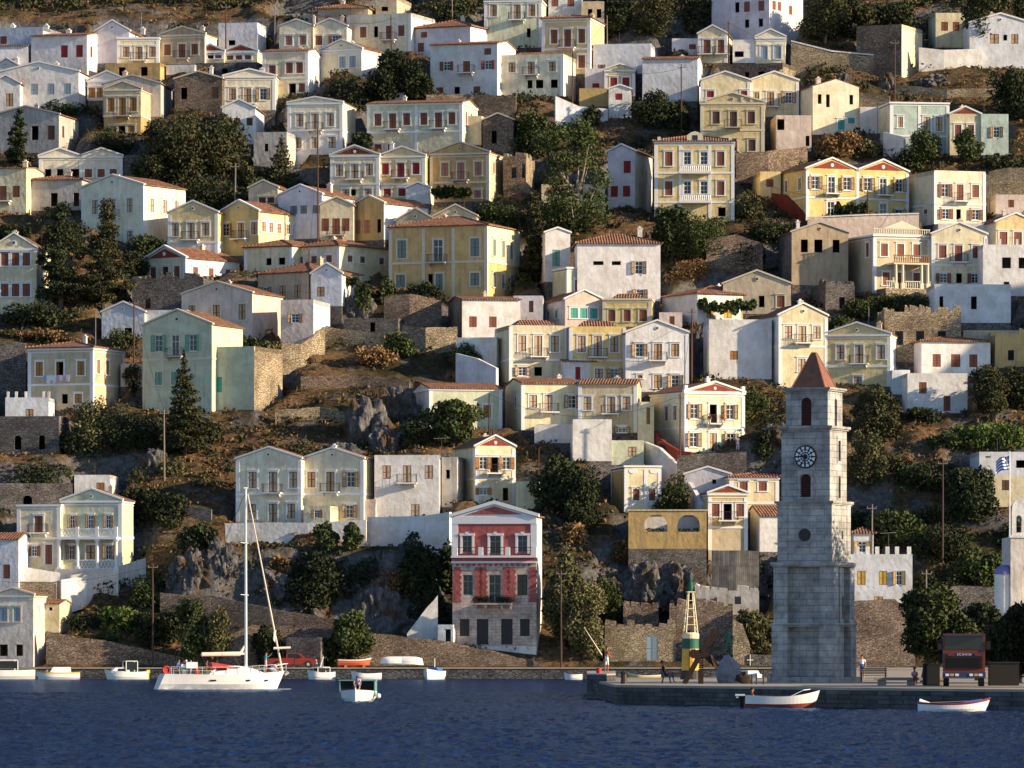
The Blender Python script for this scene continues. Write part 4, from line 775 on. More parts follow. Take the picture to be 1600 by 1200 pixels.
# ---------------------------------------------------------------- harbour water
def watermat():
    m, n, l, b = newmat('sea')
    geo = n.new("ShaderNodeNewGeometry")
    mp = n.new("ShaderNodeMapping"); mp.inputs["Scale"].default_value = (1.6, 1.2, 1); l.new(geo.outputs["Position"], mp.inputs["Vector"])
    a = n.new("ShaderNodeTexNoise"); a.inputs["Scale"].default_value = 1.5; a.inputs["Detail"].default_value = 3; a.inputs["Roughness"].default_value = .6; l.new(mp.outputs[0], a.inputs["Vector"])
    mp2 = n.new("ShaderNodeMapping"); mp2.inputs["Scale"].default_value = (.22, .05, 1); l.new(geo.outputs["Position"], mp2.inputs["Vector"])
    c = n.new("ShaderNodeTexNoise"); c.inputs["Scale"].default_value = 1.0; c.inputs["Detail"].default_value = 4; l.new(mp2.outputs[0], c.inputs["Vector"])
    ad = n.new("ShaderNodeMath"); ad.operation = 'MULTIPLY_ADD'; ad.inputs[1].default_value = 1.6; l.new(c.outputs[0], ad.inputs[0]); l.new(a.outputs[0], ad.inputs[2])
    bp = n.new("ShaderNodeBump"); bp.inputs["Strength"].default_value = 1.0; bp.inputs["Distance"].default_value = .16; l.new(ad.outputs[0], bp.inputs["Height"]); l.new(bp.outputs[0], b.inputs["Normal"])
    df = n.new("ShaderNodeBsdfDiffuse"); df.inputs[0].default_value = rgb((.006, .022, .085)); gl = n.new("ShaderNodeBsdfGlossy"); gl.inputs["Color"].default_value = rgb((.30, .42, .62)); gl.inputs["Roughness"].default_value = .13
    fr = n.new("ShaderNodeFresnel"); fr.inputs[0].default_value = 1.33; ms = n.new("ShaderNodeMixShader")
    for q in (df, gl, fr): l.new(bp.outputs[0], q.inputs["Normal"])
    l.new(fr.outputs[0], ms.inputs[0]); l.new(df.outputs[0], ms.inputs[1]); l.new(gl.outputs[0], ms.inputs[2]); l.new(ms.outputs[0], n["Material Output"].inputs[0])
    M['sea'] = m
watermat()
wy = np.cumsum(np.concatenate([[150.0], .32+.00155*np.arange(440)])); wu = np.linspace(-1, 1, 640)
WX = wu[None, :]*(wy[:, None]*.115+14); WY = wy[:, None]+0*WX
def wn(sx, sy, sd_): return vnoise(WX/sx, WY/sy, 1.0, sd_)-.5
gust = .75+.5*vnoise(WX/24, WY/40, 1.0, 77)
WZ = gust*1.35*(.09*wn(1.5, 2.2, 61)-.17*np.abs(wn(.7, 1.1, 62))-.15*np.abs(wn(.36, .75, 63))+.05*wn(6, 8, 64)+.07)
WZ[0, :] = WZ[-1, :] = 0; WZ[:, 0] = WZ[:, -1] = 0
r0, c0 = WX.shape; ii = np.arange(r0*c0).reshape(r0, c0); V0 = np.stack([WX, WY, WZ], -1).reshape(-1, 3); F0 = np.stack([ii[:-1, :-1], ii[:-1, 1:], ii[1:, 1:], ii[1:, :-1]], -1).reshape(-1, 4)
xa, xb, ya, yb_ = WX[0, -1], WX[-1, -1], wy[0], wy[-1]
ex = np.array([(-700, ya, 0), (-xa, ya, 0), (-xb, yb_, 0), (-700, yb_, 0), (700, ya, 0), (xa, ya, 0), (xb, yb_, 0), (700, yb_, 0), (-700, -80, 0), (700, -80, 0), (-700, 640, 0), (700, 640, 0)]); k0 = len(V0)
ef = np.array([(0, 1, 2, 3), (5, 4, 7, 6), (8, 9, 4, 0), (3, 7, 11, 10)])+k0
me = npmesh('harbour_water', np.concatenate([V0, ex]), np.concatenate([F0, ef]), ['sea']); me.polygons.foreach_set("use_smooth", [True]*len(me.polygons))
tag(inst('harbour_water', me), 'dark blue rippled harbour water', None, kind='structure')

# ---------------------------------------------------------------- quay and pier
stone('quay_stone', (.075, .08, .085), (.15, .15, .155), (.05, .05, .055), 2.0)
ashlar('pier_blocks', (.06, .062, .062), (.12, .118, .115), .7, .26); ashlar('fence_boards', (.13, .125, .12), (.23, .21, .20), .24, 3.1); simple('quay_top', (.36, .31, .25), .9, var=.25, scale=.7)
b = MB(); b.box(-450, 450, 620, 628.6, -2, 1.08, 0); b.box(-450, 450, 619.9, 621.0, 1.08, 1.22, 1); b.box(-450, 450, 621.0, 629.5, 1.081, 1.2, 1)
tag(b.build('quay', ['quay_stone', 'quay_top']), 'long stone quay at the foot of the town', None, kind='structure')
def PX(px, D): return (px-800)*D/F
pier = [(PX(932, 396), 396), (PX(962, 357), 357), (PX(1250, 338), 338), (PX(1600, 320.5), 320.5), (PX(2300, 318), 318), (PX(2300, 640), 640), (PX(1345, 640), 640), (PX(1325, 520), 520), (PX(1280, 436), 436), (PX(932, 436), 436)]
pin = [(x*.9985+.05, y+(.25 if y < 400 else 0)) for x, y in pier]
b = MB(); b.extz(pier, -2, 1.05, 0); b.extz(pier, 1.051, 1.2, 1)
tag(b.build('pier', ['pier_blocks', 'quay_top']), 'stone pier jutting into the harbour below the clock tower', None, kind='structure')
b = MB(); blk = [(PX(917, 393), 393), (PX(948, 388), 388), (PX(962, 392), 392), (PX(962, 432), 432), (PX(917, 432), 432)]
b.extz(blk, -2, 1.62, 0); b.extz(blk, 1.621, 1.72, 1)
tag(b.build('pier_head_block', ['pier_blocks', 'concrete']), 'raised square stone block at the tip of the pier', None, kind='structure')

# ---------------------------------------------------------------- free-standing walls
def SW(label, pts, mat, cap=None, th=.45, name='stone_wall', cat='wall', dd=0, dep=2.0):
    rt = None; b = MB(); c = MB(); q = []
    for x, yt, yb in pts:
        D = solveD(yb)+dd; p = P(x, yb, D); t = P(x, yt, D); q.append((p.x, p.y, p.z-dep, t.z))
    for (x0, y0, a0, t0), (x1, y1, a1, t1) in zip(q, q[1:]):
        d = Vector((x1-x0, y1-y0, 0)).normalized(); n = Vector((-d.y, d.x, 0))*th
        L = math.hypot(x1-x0, y1-y0); k = max(1, int(L/1.2)); pr = None
        for i in range(k):
            f0, f1 = i/k, (i+1)/k; w0 = t0+(t1-t0)*f0; w1 = t0+(t1-t0)*f1
            j0 = pr if pr is not None else 0; j1 = rng.uniform(-.09, .09) if mat.startswith('stone') and i < k-1 else 0; pr = j1
            A = (x0+(x1-x0)*f0, y0+(y1-y0)*f0); B = (x0+(x1-x0)*f1, y0+(y1-y0)*f1)
            b.hexa([(A[0], A[1], a0+(a1-a0)*f0), (B[0], B[1], a0+(a1-a0)*f1), (B[0]+n.x, B[1]+n.y, a0+(a1-a0)*f1), (A[0]+n.x, A[1]+n.y, a0+(a1-a0)*f0),
                    (A[0], A[1], w0+j0), (B[0], B[1], w1+j1), (B[0]+n.x, B[1]+n.y, w1+j1), (A[0]+n.x, A[1]+n.y, w0+j0)])
        if cap:
            m_ = n*.12; c.hexa([(x0-m_.x, y0-m_.y, t0+.1), (x1-m_.x, y1-m_.y, t1+.1), (x1+n.x+m_.x, y1+n.y+m_.y, t1+.1), (x0+n.x+m_.x, y0+n.y+m_.y, t0+.1),
                                (x0-m_.x, y0-m_.y, t0+.28), (x1-m_.x, y1-m_.y, t1+.28), (x1+n.x+m_.x, y1+n.y+m_.y, t1+.28), (x0+n.x+m_.x, y0+n.y+m_.y, t0+.28)])
    if cap:
        rt = root(name, (q[0][0], q[0][1], q[0][2]), 0, label, cat)
        off = Vector(q[0][:3]); b.v = [tuple(Vector(v)-off) for v in b.v]; c.v = [tuple(Vector(v)-off) for v in c.v]
        b.build('wall', mat, rt); c.build('coping', cap, rt)
    else: tag(b.build(name, mat), label, cat)
SW('long sloping rubble wall along the quay below the cliff', [(292, 1026, 1041), (340, 1000, 1041), (395, 976, 1041), (540, 984, 1040), (690, 1001, 1040), (790, 1022, 1041), (848, 1036, 1041)], 'stone_S', dep=1)
SW('sloping rubble wall on the quay behind the moored white boats at left', [(72, 986, 1038), (180, 1004, 1038), (288, 1028, 1041)], 'stone_S', dep=1)
SW('upper rubble wall of the footpath above the quay shrubs', [(250, 926, 975), (330, 930, 985), (420, 950, 1000), (545, 972, 1015)], 'stone_S')
SW('white sunlit stone wall with coping at the top right', [(1236, 66, 108), (1300, 82, 110), (1365, 88, 112)], 'stone_Sl', 'plaster_W', dd=0)
SW('bluish white garden wall below the top right cypress', [(1436, 74, 112), (1475, 78, 112), (1535, 76, 108)], 'plaster_W')
SW('white ramp wall beside the lower left seafront houses', [(28, 884, 918), (106, 897, 912)], 'plaster_W', name='ramp_wall')
SW('pale sandy rubble wall below the white ramp', [(28, 908, 935), (88, 910, 938)], 'stone_Sl')
SW('white curved wall next to the villa porch steps', [(96, 906, 935), (122, 902, 925), (152, 906, 918)], 'plaster_W', name='ramp_wall')
SW('long pale wall in front of the seafront villa', [(110, 899, 925), (190, 884, 915), (228, 872, 906)], 'plaster_Wx', name='ramp_wall')
SW('whitewashed retaining wall below the pale twin gabled house', [(352, 818, 836), (420, 816, 843), (480, 817, 850), (572, 812, 858)], 'plaster_W', name='retaining_wall', dd=-1.5, dep=4)
SW('whitewashed retaining wall below the house with sagging parapet', [(574, 808, 846), (660, 806, 866), (702, 800, 892)], 'plaster_W', name='retaining_wall', dd=-1, dep=4)
SW('white stepped wall rising to the left of the red mansion', [(636, 990, 1005), (668, 948, 1005), (676, 940, 1005), (684, 930, 1005)], 'plaster_W', name='stair_wall')
SW('stone terrace wall under the balcony villa with maroon gable', [(1058, 712, 748), (1100, 708, 748), (1166, 706, 750)], 'stone_Sg', dd=-2)
SW('pinkish white balustrade terrace wall under the long yellow house', [(1262, 342, 366), (1350, 338, 364), (1436, 336, 362)], 'plaster_P', 'plaster_W', name='terrace_wall', dd=-3)
SW('big rubble wall behind the plaza right of the tower', [(1322, 940, 1041), (1398, 936, 1041), (1430, 966, 1041)], 'stone_S', dep=1)
SW('dark rubble wall behind the plaza tree', [(1430, 925, 1010), (1500, 915, 1000), (1562, 918, 1000)], 'stone_Sg')
SW('maroon painted stair wall left of the balcony villa', [(1022, 672, 690), (1036, 690, 706), (1060, 704, 722), (1080, 706, 724)], 'plaster_Mr', name='stair_wall')
SW('red painted stair wall left of the long yellow house', [(1196, 300, 308), (1224, 304, 318), (1258, 334, 344)], 'plaster_Mr', name='stair_wall')
SW('white stair wall winding below the steps beside the greenish building', [(1006, 690, 708), (1030, 700, 732), (1060, 728, 756)], 'plaster_W', name='stair_wall')
SW('dry stone wall with a bright top in the rocky field', [(600, 464, 502), (640, 459, 505), (690, 470, 500)], 'stone_S')
SW('dry stone wall crossing the top of the brown field', [(455, 508, 522), (520, 512, 526), (600, 524, 540)], 'stone_Sl')
SW('crumbling stone wall right of the makeshift shed', [(628, 508, 535), (665, 512, 540), (715, 510, 535)], 'stone_Sl')
SW('low stone wall on the slope beside the ruined walls', [(1145, 968, 1038), (1160, 975, 1038), (1172, 1008, 1038)], 'stone_Sl', th=1.2)
SW('low quay wall between the ruin and the tower', [(1172, 1022, 1040), (1215, 1024, 1041)], 'stone_Sg')
SW('sunlit footpath wall on the dark right hillside', [(1418, 669, 679), (1470, 668, 678), (1535, 676, 688)], 'stone_Sl')
SW('grey stone terrace wall low on the right hillside', [(1350, 700, 712), (1440, 702, 716), (1520, 712, 726)], 'stone_Sg')
SW('stone terrace wall below the white modern house', [(1440, 800, 812), (1530, 806, 820), (1610, 806, 822)], 'stone_Sg')
SW('ruined wall fragment under the tall mansion', [(1104, 372, 418), (1150, 366, 418), (1192, 380, 420)], 'stone_S', dd=1)
SW('rubble terrace wall in front of the stained yellow house', [(1150, 240, 262), (1200, 236, 262), (1262, 228, 250)], 'stone_S', dd=-2)
SW('white garden wall with red flower pots by the blue grey house', [(1380, 206, 232), (1412, 214, 242)], 'plaster_W', name='garden_wall', dd=-2)
SW('long bank of rubble beneath the big whitewashed house', [(666, 148, 162), (740, 148, 160), (806, 150, 165)], 'stone_S', dd=-2)
SW('white garden steps wall between the yellow terrace and the bushes', [(868, 150, 190), (905, 166, 186), (950, 170, 184)], 'plaster_Wb', name='garden_wall', dd=-1)
SW('grey board fence wall below the little yellow house', [(1112, 860, 898), (1150, 860, 900), (1186, 861, 898)], 'fence_boards', name='board_fence', cat='fence', th=.12, dd=-2)
SW('rubble wall under the pinkish white cube house', [(440, 535, 560), (470, 538, 556), (508, 512, 530)], 'stone_Sl', dd=-2)
SW('stone wall at the far left under the golden grass', [(-10, 534, 600), (40, 536, 602)], 'stone_Sg', dd=0)
SW('sunlit rubble wall above the right edge houses', [(1545, 268, 305), (1575, 262, 308), (1610, 262, 310)], 'stone_Sl')
SW('white wall of the steps left of the low white house on the rocks', [(712, 552, 590), (745, 560, 600), (775, 575, 612)], 'plaster_Wb', name='stair_wall', dd=-1)
SW('pale path wall running down from the lavender low house', [(1066, 742, 756), (1080, 760, 790), (1096, 790, 826)], 'plaster_Wb', name='stair_wall')

SW('broken dry stone terrace low in the brown field', [(430, 640, 652), (500, 636, 650), (545, 644, 656)], 'stone_Sl')
SW('dry stone terrace across the middle of the brown field', [(470, 588, 600), (560, 584, 598), (640, 592, 604)], 'stone_S')
SW('short stone terrace right of the golden green bush', [(195, 655, 670), (250, 652, 668)], 'stone_Sg')
SW('stone terrace above the seafront villa shrubs', [(195, 790, 805), (270, 786, 802), (330, 796, 812)], 'stone_Sg')
SW('long terrace wall high on the lower right hillside', [(1345, 740, 752), (1420, 744, 758), (1500, 760, 772)], 'stone_S')
SW('terrace wall beside the eucalyptus foot', [(860, 392, 404), (930, 396, 408), (1010, 396, 408)], 'stone_S')
SW('rubble terrace under the stained white tall block', [(390, 268, 282), (450, 264, 280), (515, 262, 278)], 'stone_Sg')
SW('rubble terrace on the slope under the white coping wall', [(1270, 140, 152), (1330, 142, 154), (1390, 150, 160)], 'stone_Sl')
SW('rubble terrace on the open slope at the upper right', [(1400, 132, 142), (1480, 140, 150), (1560, 138, 150)], 'stone_Sl')
SW('rubble terrace beneath the bright green bushes', [(1430, 716, 726), (1520, 722, 734), (1612, 716, 728)], 'stone_Sg')
# ---------------------------------------------------------------- rock outcrops
def rock(px, yb, wpx, hpx, label, dd=0, seed=0):
    D = march(px, yb)+dd; s = F/D; rw, rh = wpx/s/2, hpx/s; bm = bmesh.new(); bmesh.ops.create_icosphere(bm, subdivisions=5, radius=1)
    for v in bm.verts:
        p = v.co.copy(); q = p*1.1+Vector((seed*7.3, seed*1.7, 3)); q.z *= .6
        d = mnoise.fractal(q, 1.0, 2.1, 3)*.26+(abs(mnoise.noise(q*1.7)))*-.34+mnoise.fractal(q*3.6, .8, 2.0, 4)*.14
        d += -.10*abs(mnoise.noise(Vector((p.x*3.2+seed, p.y*3.2, p.z*2))))-.06
        vd = mnoise.voronoi(Vector((p.x*2.3+seed*3.1, p.y*2.3, p.z*1.7)))[0]; d += (min(.42, vd[1]-vd[0])-.24)*.42
        v.co = Vector((p.x*(1+d)*rw*1.06, p.y*(1+d)*rw*.8, max(-.5, p.z*(1+d*.8))*rh*.84))
    me = bpy.data.meshes.new('rock_outcrop'); bm.to_mesh(me); bm.free(); me.materials.append(M['rock'])
    o = inst('rock_outcrop', me); g = P(px, yb, D); o.location = (g.x, g.y+rw*.3, g.z-.2); tag(o, label, 'rock', 'rock outcrops on the slope')
for i, a in enumerate([
    (575, 690, 95, 88, 'big fissured grey outcrop in the middle of the brown field'), (622, 652, 70, 66, 'tall outcrop with bright lit edge right beside the biggest one'), (600, 705, 60, 52, 'pale cracked rock lower in front of the middle outcrops'),
    (672, 672, 80, 44, 'low dark outcrop left of the lit bush'), (540, 720, 70, 40, 'low blue grey outcrop above the twin gabled house'), (412, 640, 44, 40, 'grey rock under the corner of the pergola wall'),
    (400, 606, 36, 34, 'slim rock against the sunlit pergola wall'), (300, 905, 80, 62, 'blue grey cliff rock right of the villa shrubs'), (345, 880, 60, 58, 'brown cliff rock behind the lower yacht mast'),
    (428, 925, 90, 60, 'tall grey cliff face behind the yacht rigging'), (590, 950, 80, 66, 'cliff rock between the two dark ivy masses'), (480, 965, 110, 60, 'bluish cliff foot left of the dark ivy'),
    (640, 880, 60, 50, 'pale cliff rib below the white retaining wall'), (955, 930, 100, 70, 'dark cliff rock right of the tall olive tree'), (1062, 925, 84, 66, 'pale broken crag under the arched terrace', -2.5),
    (1010, 925, 84, 62, 'reddish crag left of the pale broken crag', -2), (1110, 915, 60, 52, 'narrow crag beside the board fence', -2), (1250, 122, 46, 52, 'pale crag under the white coping wall'),
    (1318, 138, 34, 34, 'small grey crag below the end of the coping wall'), (1386, 138, 30, 38, 'sunlit golden crag beside the brown stone house'), (1460, 128, 60, 20, 'low rocks under the bluish garden wall'),
    (494, 500, 50, 44, 'rocks beside the pinkish white cube house'), (560, 490, 60, 40, 'white streaked rocks under the fig bush'), (655, 500, 60, 44, 'brown rocks under the grand villa garden'),
    (1160, 590, 60, 34, 'brown rocks under the rough whitewashed wall'), (1090, 560, 40, 60, 'round brown rock beside the white gabled house'), (1220, 690, 70, 40, 'pale rocks left of the tower belfry'),
    (455, 610, 60, 20, 'small stones scattered high on the brown field'), (240, 730, 50, 40, 'dark rock under the tall conifer'), (830, 690, 46, 34, 'pale rocks under the terrace parapet'), (545, 770, 40, 30, 'rock hidden behind the twin gables')]):
    rock(*a, seed=i)

# ---------------------------------------------------------------- plants
for nm_, dk_, lt_ in (('leaf_dark', (.011, .017, .008), (.052, .064, .024)), ('leaf_pine', (.018, .022, .010), (.085, .082, .032)), ('leaf_mid', (.020, .032, .010), (.090, .110, .034)), ('leaf_olive', (.036, .040, .018), (.17, .155, .065)),
                      ('leaf_bright', (.035, .060, .014), (.13, .17, .04)), ('leaf_dry', (.085, .046, .020), (.30, .185, .080)), ('leaf_pink', (.20, .02, .05), (.40, .06, .12))): leafmat(nm_, dk_, lt_)
simple('bark', (.10, .075, .055), .9, var=.3, scale=4); simple('bark_pale', (.34, .27, .21), .85, var=.25, scale=3)
def leaves(blobs, n, size):
    B = np.array(blobs, float); vol = (B[:, 3]*B[:, 4]*B[:, 5])**.72; k = nr.choice(len(B), n, p=vol/vol.sum())
    d = nr.normal(size=(n, 3)); d /= np.linalg.norm(d, axis=1)[:, None]
    r = np.where(nr.rand(n) < .72, 1-.28*nr.rand(n)**1.5, nr.rand(n)**.5)+.10*nr.normal(size=n)
    c = B[k, :3]+d*r[:, None]*B[k, 3:6]
    a = nr.normal(size=(n, 3))+d*.5; a /= np.linalg.norm(a, axis=1)[:, None]
    t = np.cross(a, nr.normal(size=(n, 3))); t /= np.linalg.norm(t, axis=1)[:, None]; u = np.cross(a, t)
    s1 = (size*(.5+.8*nr.rand(n)))[:, None]; s2 = s1*(.45+.4*nr.rand(n))[:, None]
    V = np.stack([c-t*s1, c-u*s2, c+t*s1, c+u*s2], 1).reshape(-1, 3); return V
def blobset(kind, w, h, r):
    B = []; u = r.uniform
    if kind in ('bush', 'mass'):
        n = 13 if kind == 'bush' else 22
        for i in range(n):
            a = u(0, 6.28); q = math.sqrt(u(0, 1))*.36; z = u(.12, .78)*(1-.5*q); rr = u(.13, .24)
            B.append((math.cos(a)*q*w, math.sin(a)*q*w*.8, z*h, rr*w*u(.8, 1.2), rr*w*.9, rr*h*u(.8, 1.3)))
        B.append((0, 0, h*.35, w*.36, w*.3, h*.36))
    elif kind == 'round':
        for i in range(18):
            a = u(0, 6.28); e = u(-.9, 1); q = math.sqrt(max(0, 1-e*e))*u(.3, 1)*.36; rr = u(.12, .2)
            B.append((math.cos(a)*q*w, math.sin(a)*q*w, h*(.52+.34*e), rr*w, rr*w, rr*h*.9))
        B.append((0, 0, h*.48, w*.30, w*.3, h*.32))
    elif kind == 'airy':
        for i in range(44):
            a = u(0, 6.28); e = u(-1, 1); q = math.sqrt(max(0, 1-e*e))*u(.25, 1)*.42; rr = u(.065, .115)
            B.append((math.cos(a)*q*w, math.sin(a)*q*w*.7, h*(.55+.40*e), rr*w*1.25, rr*w, rr*h*.72))
    elif kind == 'fir':
        n = 13
        for i in range(n):
            f = i/(n-1); z = h*(.12+.86*f); rad = w*.5*(1-f)**.85+.05*w*.4; m_ = max(3, int(9*(1-f)+3))
            for j in range(m_):
                a = 6.28*j/m_+u(-.3, .3); q = rad*u(.45, .80); B.append((math.cos(a)*q, math.sin(a)*q, z-q*.18+u(-.02, .02)*h, rad*.30+.06, rad*.30+.06, h*.022+.08))
            B.append((0, 0, z, rad*.35+.08, rad*.35+.08, h*.05))
    elif kind == 'pine':
        n = 10
        for i in range(n):
            f = i/(n-1); z = h*(.14+.82*f); rad = w*.5*(1-.75*f)*u(.75, 1.1); m_ = max(2, int(7*(1-f)+2))
            for j in range(m_):
                a = u(0, 6.28); q = rad*u(.3, .85); B.append((math.cos(a)*q, math.sin(a)*q, z+u(-.03, .03)*h, w*u(.09, .16)*(1-.4*f), w*.12*(1-.4*f), h*u(.025, .05)))
            B.append((0, 0, z, w*.15*(1-.5*f), w*.15*(1-.5*f), h*.06))
    elif kind == 'cypress':
        for i in range(14):
            f = i/13; z = h*(.2+.78*f); rad = w*.5*math.sin(math.pi*min(1, .18+.8*f))**.7; B.append((u(-.1, .1)*w, u(-.1, .1)*w, z, rad*.8, rad*.8, h*.07))
    elif kind == 'vine':
        n = 16
        for i in range(n):
            f = i/(n-1); B.append(((f-.5)*w*.95, u(-.2, .2), h*u(.3, .7), w*u(.04, .075), .5, h*u(.2, .42)))
    return B
def plant(kind, px, yb, wpx, hpx, mat, label, dd=0, dens=1.0, trunk='bark', zoff=None, size=None):
    D = (march(px, yb) if kind != 'vine' else solveD(yb))+dd; s = F/D; w, h = wpx/s, hpx/s; g = P(px, yb, D); r = random.Random(int(px*31+yb*7))
    nm = dict(bush='bush', mass='bush', round='tree', airy='eucalyptus_tree', fir='conifer_tree', pine='pine_tree', cypress='cypress_tree', vine='vine')[kind]
    t = root(nm, (g.x, g.y+(.15*w if kind != 'vine' else 0), g.z), 0, label, nm.replace('_', ' '))
    B = blobset(kind, w, h, r)
    n = int(min(11000, max(500, wpx*hpx*.85*dens*(.65 if kind in ('fir', 'cypress', 'airy') else 1))))
    sz = size or (r.uniform(.15, .25) if kind in ('bush', 'mass', 'round', 'vine') else .18)
    V = leaves(B, n, sz); me = npmesh('crown', V, np.arange(len(V)).reshape(-1, 4), [mat]); inst('crown', me, t)
    b = MB(); top = h*(.75 if kind in ('fir', 'pine', 'cypress') else .5); r0 = max(.09, min(.42, w*.035+.06))*(.8 if kind == 'airy' else 1)
    if kind == 'vine':
        x = w*.35; b.path([(x, 0, -1.6), (x-.2, .1, -.6), (x+.1, 0, h*.4)], .06); b.path([(-w*.4, 0, h*.45), (0, 0, h*.55), (w*.4, 0, h*.45)], .05)
    else:
        p0 = Vector((0, 0, -1.5)); pts = [p0]; k = 5
        for i in range(1, k+1): pts.append(Vector((r.uniform(-.02, .02)*w, r.uniform(-.02, .02)*w, top*i/k)))
        for i, (a, c) in enumerate(zip(pts, pts[1:])): b.tube(a, c, r0*(1-.13*i), r0*(1-.13*(i+1)), 7)
        if kind in ('round', 'airy', 'bush', 'mass'):
            for q in r.sample(B, min(len(B), 16 if kind == 'airy' else 8)):
                a = pts[r.choice([2, 3, 4])]; e = Vector(q[:3]); mid = a.lerp(e, .5)+Vector((0, 0, -.06*h)); b.tube(a, mid, r0*.45, r0*.32, 5); b.tube(mid, e, r0*.32, r0*.12, 5)
    b.build('trunk' if kind not in ('bush', 'mass', 'vine') else 'stem', trunk, t)
    return t
